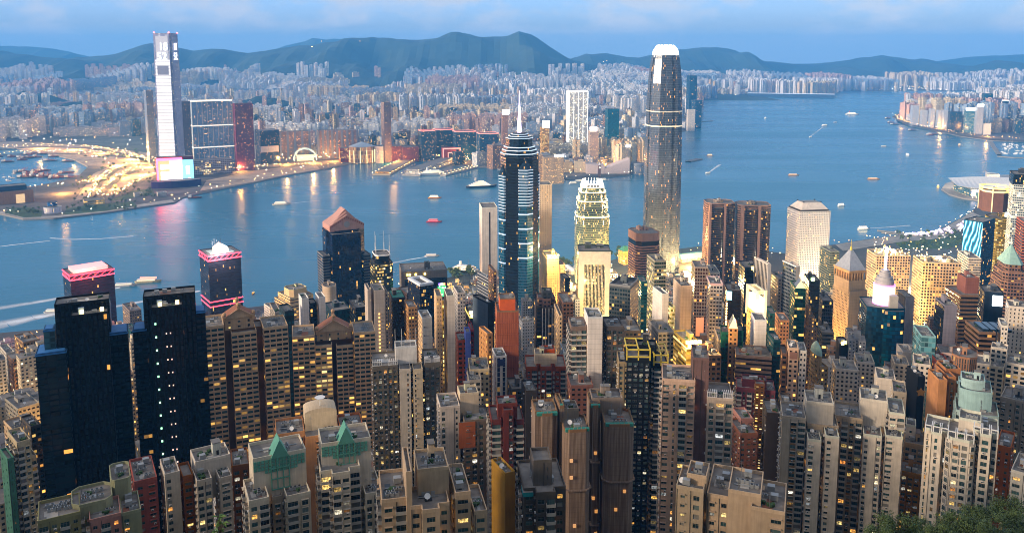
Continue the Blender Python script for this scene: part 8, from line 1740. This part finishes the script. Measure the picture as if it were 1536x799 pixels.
def wake(label, pts, w0, w1):
    P = [Vector((*sea(*q), .06)) for q in pts]; m = MB(); n = len(P)
    for i in range(n - 1):
        d = (P[i + 1] - P[i]).normalized(); nn = Vector((-d.y, d.x, 0)); a, b = w0 + (w1 - w0) * i / (n - 1), w0 + (w1 - w0) * (i + 1) / (n - 1)
        m.face([P[i] - nn * a / 2, P[i + 1] - nn * b / 2, P[i + 1] + nn * b / 2, P[i] + nn * a / 2], uv=[(i, 0), (i + 1, 0), (i + 1, 1), (i, 1)])
    o = m.build('wake_foam', [M_FOAM]); o['kind'] = 'stuff'
def foam():
    m, t, p = newmat('wake_foam'); co = t.nodes.new('ShaderNodeTexCoord'); a = t.nodes.new('ShaderNodeTexNoise'); a.inputs['Scale'].default_value = .035; a.inputs['Detail'].default_value = 6; t.links.new(co.outputs['Object'], a.inputs['Vector']); uv = t.nodes.new('ShaderNodeUVMap'); s = t.nodes.new('ShaderNodeSeparateXYZ'); t.links.new(uv.outputs[0], s.inputs[0])
    e = math_n(t, 'SUBTRACT', 1.0, math_n(t, 'POWER', math_n(t, 'ABSOLUTE', math_n(t, 'MULTIPLY_ADD', s.outputs['Y'], 2, -1)), 1.6)); f = math_n(t, 'POWER', .8, s.outputs['X'])
    al = math_n(t, 'MULTIPLY', math_n(t, 'MULTIPLY', e, f), math_n(t, 'MULTIPLY_ADD', a.outputs['Fac'], 2.0, .0)); al = math_n(t, 'MINIMUM', math_n(t, 'MAXIMUM', al, 0), .95)
    p.inputs['Base Color'].default_value = (.8, .84, .88, 1); p.inputs['Roughness'].default_value = .8; t.links.new(al, p.inputs['Alpha']); return m
M_FOAM = foam()
boat('ferry', 'white ferry under way in mid-harbour left of the gabled skyscraper', 422, 307, 48, 8, 'c8c0b0', 'd8d2c8', 2, 1.2); wake('', [(437, 305), (455, 303), (480, 301)], 6, 14)
boat('junk', 'orange and yellow party junk above the red one', 652, 297, 38, 4, 'd07818', 'e0a020', 2, 1.6, 12); boat('junk', 'red junk with a white mast top right of the gabled skyscraper', 651, 333, 38, 0, 'b0142c', 'c02038', 2, .5, 12, col=(1, .1, .2))
R0 = boat('ferry', 'cream ferry with a row of red roof letters, inside the pink reflection', 222, 423, 46, 8, 'c8b890', 'd8d0b8', 1, 1.0, 0); m = MB(); m.box(-13, -.3, 6.2, 15, .3, 9.6, 0); m.build('roof_sign', [emis('red_roof_letters', (1, .2, .12), 1.3)], R0)
boat('fast_ferry', 'white fast ferry passing behind the left red-rimmed tower', 188, 429, 40, 10, 'c8c8c8', 'd0d0d0', 1, .8, 4); wake('', [(180, 431), (130, 440), (60, 452), (-20, 465)], 9, 26); wake('', [(300, 436), (240, 447), (170, 460)], 10, 16)
boat('fast_ferry', 'blurred white fast ferry trailing a broad wake at the left edge', 86, 468, 40, 12, 'd0d0d0', 'e0e0e0', 1, .8, 4); wake('', [(88, 469), (50, 476), (10, 485), (-60, 498)], 22, 60); wake('', [(75, 357), (110, 359), (150, 358), (200, 354)], 8, 12); wake('', [(-20, 372), (30, 366), (75, 361)], 6, 10)
boat('fast_ferry', 'pale speeding ferry at the far end of a white wake, above the green-screen block', 648, 384, 30, 6, 'd0c8c8', 'd8d0d0', 1, .4, 0); wake('', [(640, 385), (615, 389), (590, 394), (555, 402)], 5, 14)
boat('ferry', 'bright white passenger ferry at the top of the open harbour', 1278, 172, 92, 0, 'd0d0d0', 'e0dcd8', 3, 2.0, 12, funnel='c03020', cat='ship'); boat('ferry', 'small white ferry far out between the claw crown and the open harbour', 1148, 178, 50, 70, 'd0d0d0', 'e0e0e0', 2, 1.4); boat('ferry', 'small lit ferry towing a short wake in the open harbour', 1237, 189, 48, 30, 'd0d0d0', 'e0e0e0', 2, 1.4); wake('', [(1234, 191), (1226, 197), (1214, 206)], 6, 10); boat('motorboat', 'tiny white launch trailing behind the small lit ferry', 1216, 206, 26, 40, 'c8c8c8', 'd8d8d8', 1, .6, 0); boat('motorboat', 'tiny white launch above the small lit ferry', 1253, 184, 26, 20, 'c8c8c8', 'd8d8d8', 1, .6, 0)
boat('ferry', 'orange-lit ferry beside the claw-crowned skyscraper', 1065, 234, 30, 10, 'c8a890', 'e0d0b8', 2, 1.6, col=(1, .6, .25)); boat('fast_ferry', 'fast launch drawing a long curving wake right of the claw-crowned skyscraper', 1062, 260, 24, 30, 'd0d0d0', 'e0e0e0', 1, .8, 0); wake('', [(1062, 260), (1070, 254), (1080, 247)], 6, 16)
boat('ferry', 'low orange-lit barge-like ferry at mid-harbour, left of its twin', 1190, 263, 36, 0, 'a87850', 'd8a878', 1, 1.2, 0, col=(1, .6, .25)); boat('ferry', 'low orange-lit barge-like ferry at mid-harbour, right of its twin', 1310, 269, 40, 0, 'a87850', 'd8a878', 1, 1.2, 0, col=(1, .6, .25)); boat('ferry', 'white lit ferry just above the white porthole tower', 1262, 309, 26, 20, 'd8d8d8', 'e0e0e0', 2, 1.4); boat('ferry', 'brightest white ferry, with a wake trailing towards the fairground quay', 1295, 344, 32, 12, 'e0e0e0', 'e8e4d8', 2, 3.0); wake('', [(1305, 342), (1330, 341), (1365, 338)], 4, 9)
boat('ferry', 'golden-lit ferry off the exhibition centre', 1407, 281, 30, 60, 'd0b070', 'e0c070', 2, 2.2, col=(1, .75, .3)); boat('motorboat', 'white launch in the middle of the eastern water', 1361, 233, 34, 80, 'd8d8d8', 'e0e0e0', 2, 2.0, 5); boat('motorboat', 'tiny dim launch left of the white launch on the eastern water', 1326, 220, 28, 0, 'a8a8a8', 'b8b8b8', 1, .4, 0); boat('ferry', 'orange glowing ferry off the eastern breakwater', 1439, 218, 40, 60, 'c09060', 'e0c090', 2, 2.4, col=(1, .7, .35)); boat('buoy_boat', 'tiny orange pilot boat left of the stepped cream block', 380, 441, 9, 80, 'c07020', 'e0a020', 1, 1.2, 4, col=(1, .6, .1))
boat('cruise_ship', 'many-decked white cruise ship moored left of the spired skyscraper', 722, 281, 96, 14, '202838', 'd8d4cc', 5, 1.5, 10, funnel='b8b0a8', cat='ship'); boat('cruise_ship', 'white liner moored alongside the stacked cruise terminal', 650, 262, 110, 16, 'c0c0c0', 'd8d4cc', 3, 1.3, 10, funnel='c8c8c8', cat='ship')
q = sea(697, 425); boat('ferry', 'big floodlit ferry berthed by dark trees, right of the green-screen block', 0, 0, 74, -24, '302820', 'd8c8b0', 3, 1.5, 12, funnel='e0e0e0', cat='ship', xy=(q[0], shore_y(q[0]) + 16), col=(1, .75, .4))
for k, (px, py) in enumerate(((806, 268), (842, 272), (868, 273), (860, 276), (905, 271))): boat('ferry', ORD[k] + ' ferry from the left at the far promenade landing stage', px, py, 34, 10 + 5 * k, 'c0c0c0', 'd0d0d0', 2, .8, 4, 'ferries at the far landing stage')
# boat shelter on the left: barges with derricks
BR = random.Random(13)
def barge(L, hc):
    root = thing('derrick_barge', '', 'barge', (0, 0, 0)); m = MB(); hull(m, L, L * .3, 2.6); m.build('hull', [mat('hull_' + hc, lin(hc), .6), mat('barge_deck', (.16, .10, .07), .9)], root); m = MB(); m.box(-L * .42, -L * .1, 2.6, -L * .22, L * .1, 8.5, 0); m.build('deckhouse', [mat('boat_c8c4bc', lin('c8c4bc'), .6)], root); m = MB(); m.bar((-L * .15, -2, 2.6), (-L * .1, 0, 15), .4, 0); m.bar((-L * .15, 2, 2.6), (-L * .1, 0, 15), .4, 0); m.bar((-L * .12, 0, 4), (L * .32, 0, 17), .4, 0); m.bar((-L * .1, 0, 15), (L * .32, 0, 17), .15, 0); m.build('derrick', [mat('derrick_red', (.28, .05, .03), .6)], root); m = MB(); m.box(-L * .1, -L * .09, 2.6, L * .3, L * .09, 4.6, 0); m.build('cargo_hold', [mat('rusty_hold', (.2, .07, .04), .9)], root); return root
proto = [barge(46, '2a2430'), barge(38, '5a2420'), barge(52, '28384c')]
spots = [(BR.uniform(30, 76), BR.uniform(255, 268)) for k in range(16)] + [(BR.uniform(20, 120), BR.uniform(228, 246)) for k in range(12)] + [(BR.uniform(-10, 20), BR.uniform(230, 244)) for k in range(5)] + [(BR.uniform(76, 112), BR.uniform(258, 268)) for k in range(7)]
spots = [q for q in spots if not inside(KOW, *sea(*q))]; spots.sort()
for k, q in enumerate(spots):
    o = proto[k] if k < 3 else copy_tree(proto[k % 3]); x, y = sea(*q); o.location = (x, y, 0); o.rotation_euler.z = BR.uniform(-.4, .7)
    o['label'] = ('%s derrick barge counted from the left in the boat shelter' % (ORD[k] if k < 20 else 'one of the last crowded')) ; o['group'] = 'derrick barges in the boat shelter'
def smallboat(L):
    root = thing('yacht', '', 'boat', (0, 0, 0)); m = MB(); hull(m, L, L * .28, 1.6); m.build('hull', [M_WHITE, M_WHITE], root); m = MB(); m.box(-L * .2, -L * .09, 1.5, L * .15, L * .09, 3.2, 0); m.build('cabin', [M_WHITE], root); m = MB(); m.bar((0, 0, 3), (0, 0, L * 1.1), .16, 0); m.build('mast', [M_WHITE], root); return root
py_ = [smallboat(14), smallboat(18)]
ys = sorted([(BR.uniform(1502, 1545), BR.uniform(216, 233)) for k in range(40)])
for k, q in enumerate(ys): o = py_[k] if k < 2 else copy_tree(py_[k % 2]); x, y = sea(*q); o.location = (x, y, 0); o.rotation_euler.z = BR.uniform(0, 3); o['label'] = 'white yacht moored behind the eastern breakwater'; o['group'] = 'yachts behind the eastern breakwater'
ys = sorted([(BR.uniform(4, 24), BR.uniform(258, 272)) for k in range(7)])
for k, q in enumerate(ys): o = copy_tree(py_[0]); x, y = sea(*q); o.location = (x, y, 0); o.rotation_euler.z = BR.uniform(0, 3); o['label'] = '%s small boat from the left on the open shelter water' % ORD[k]; o['group'] = 'small boats on the shelter water'
for k, (px, py) in enumerate(((1332, 178), (1336, 184), (1342, 187), (1368, 196), (1395, 203), (1400, 202))):
    o = copy_tree(proto[k % 3]); x, y = sea(px, py); o.location = (x, y, 0); o.rotation_euler.z = BR.uniform(-.3, .3); o['label'] = '%s work barge from the left off the eastern highway' % ORD[k]; o['group'] = 'work barges off the eastern highway'
o = copy_tree(proto[1]); x, y = sea(292, 297); o.location = (x, y, 0); o.rotation_euler.z = .2; o['label'] = 'lone dark work barge moored below the big screen'; o['group'] = 'work barges off the eastern highway'
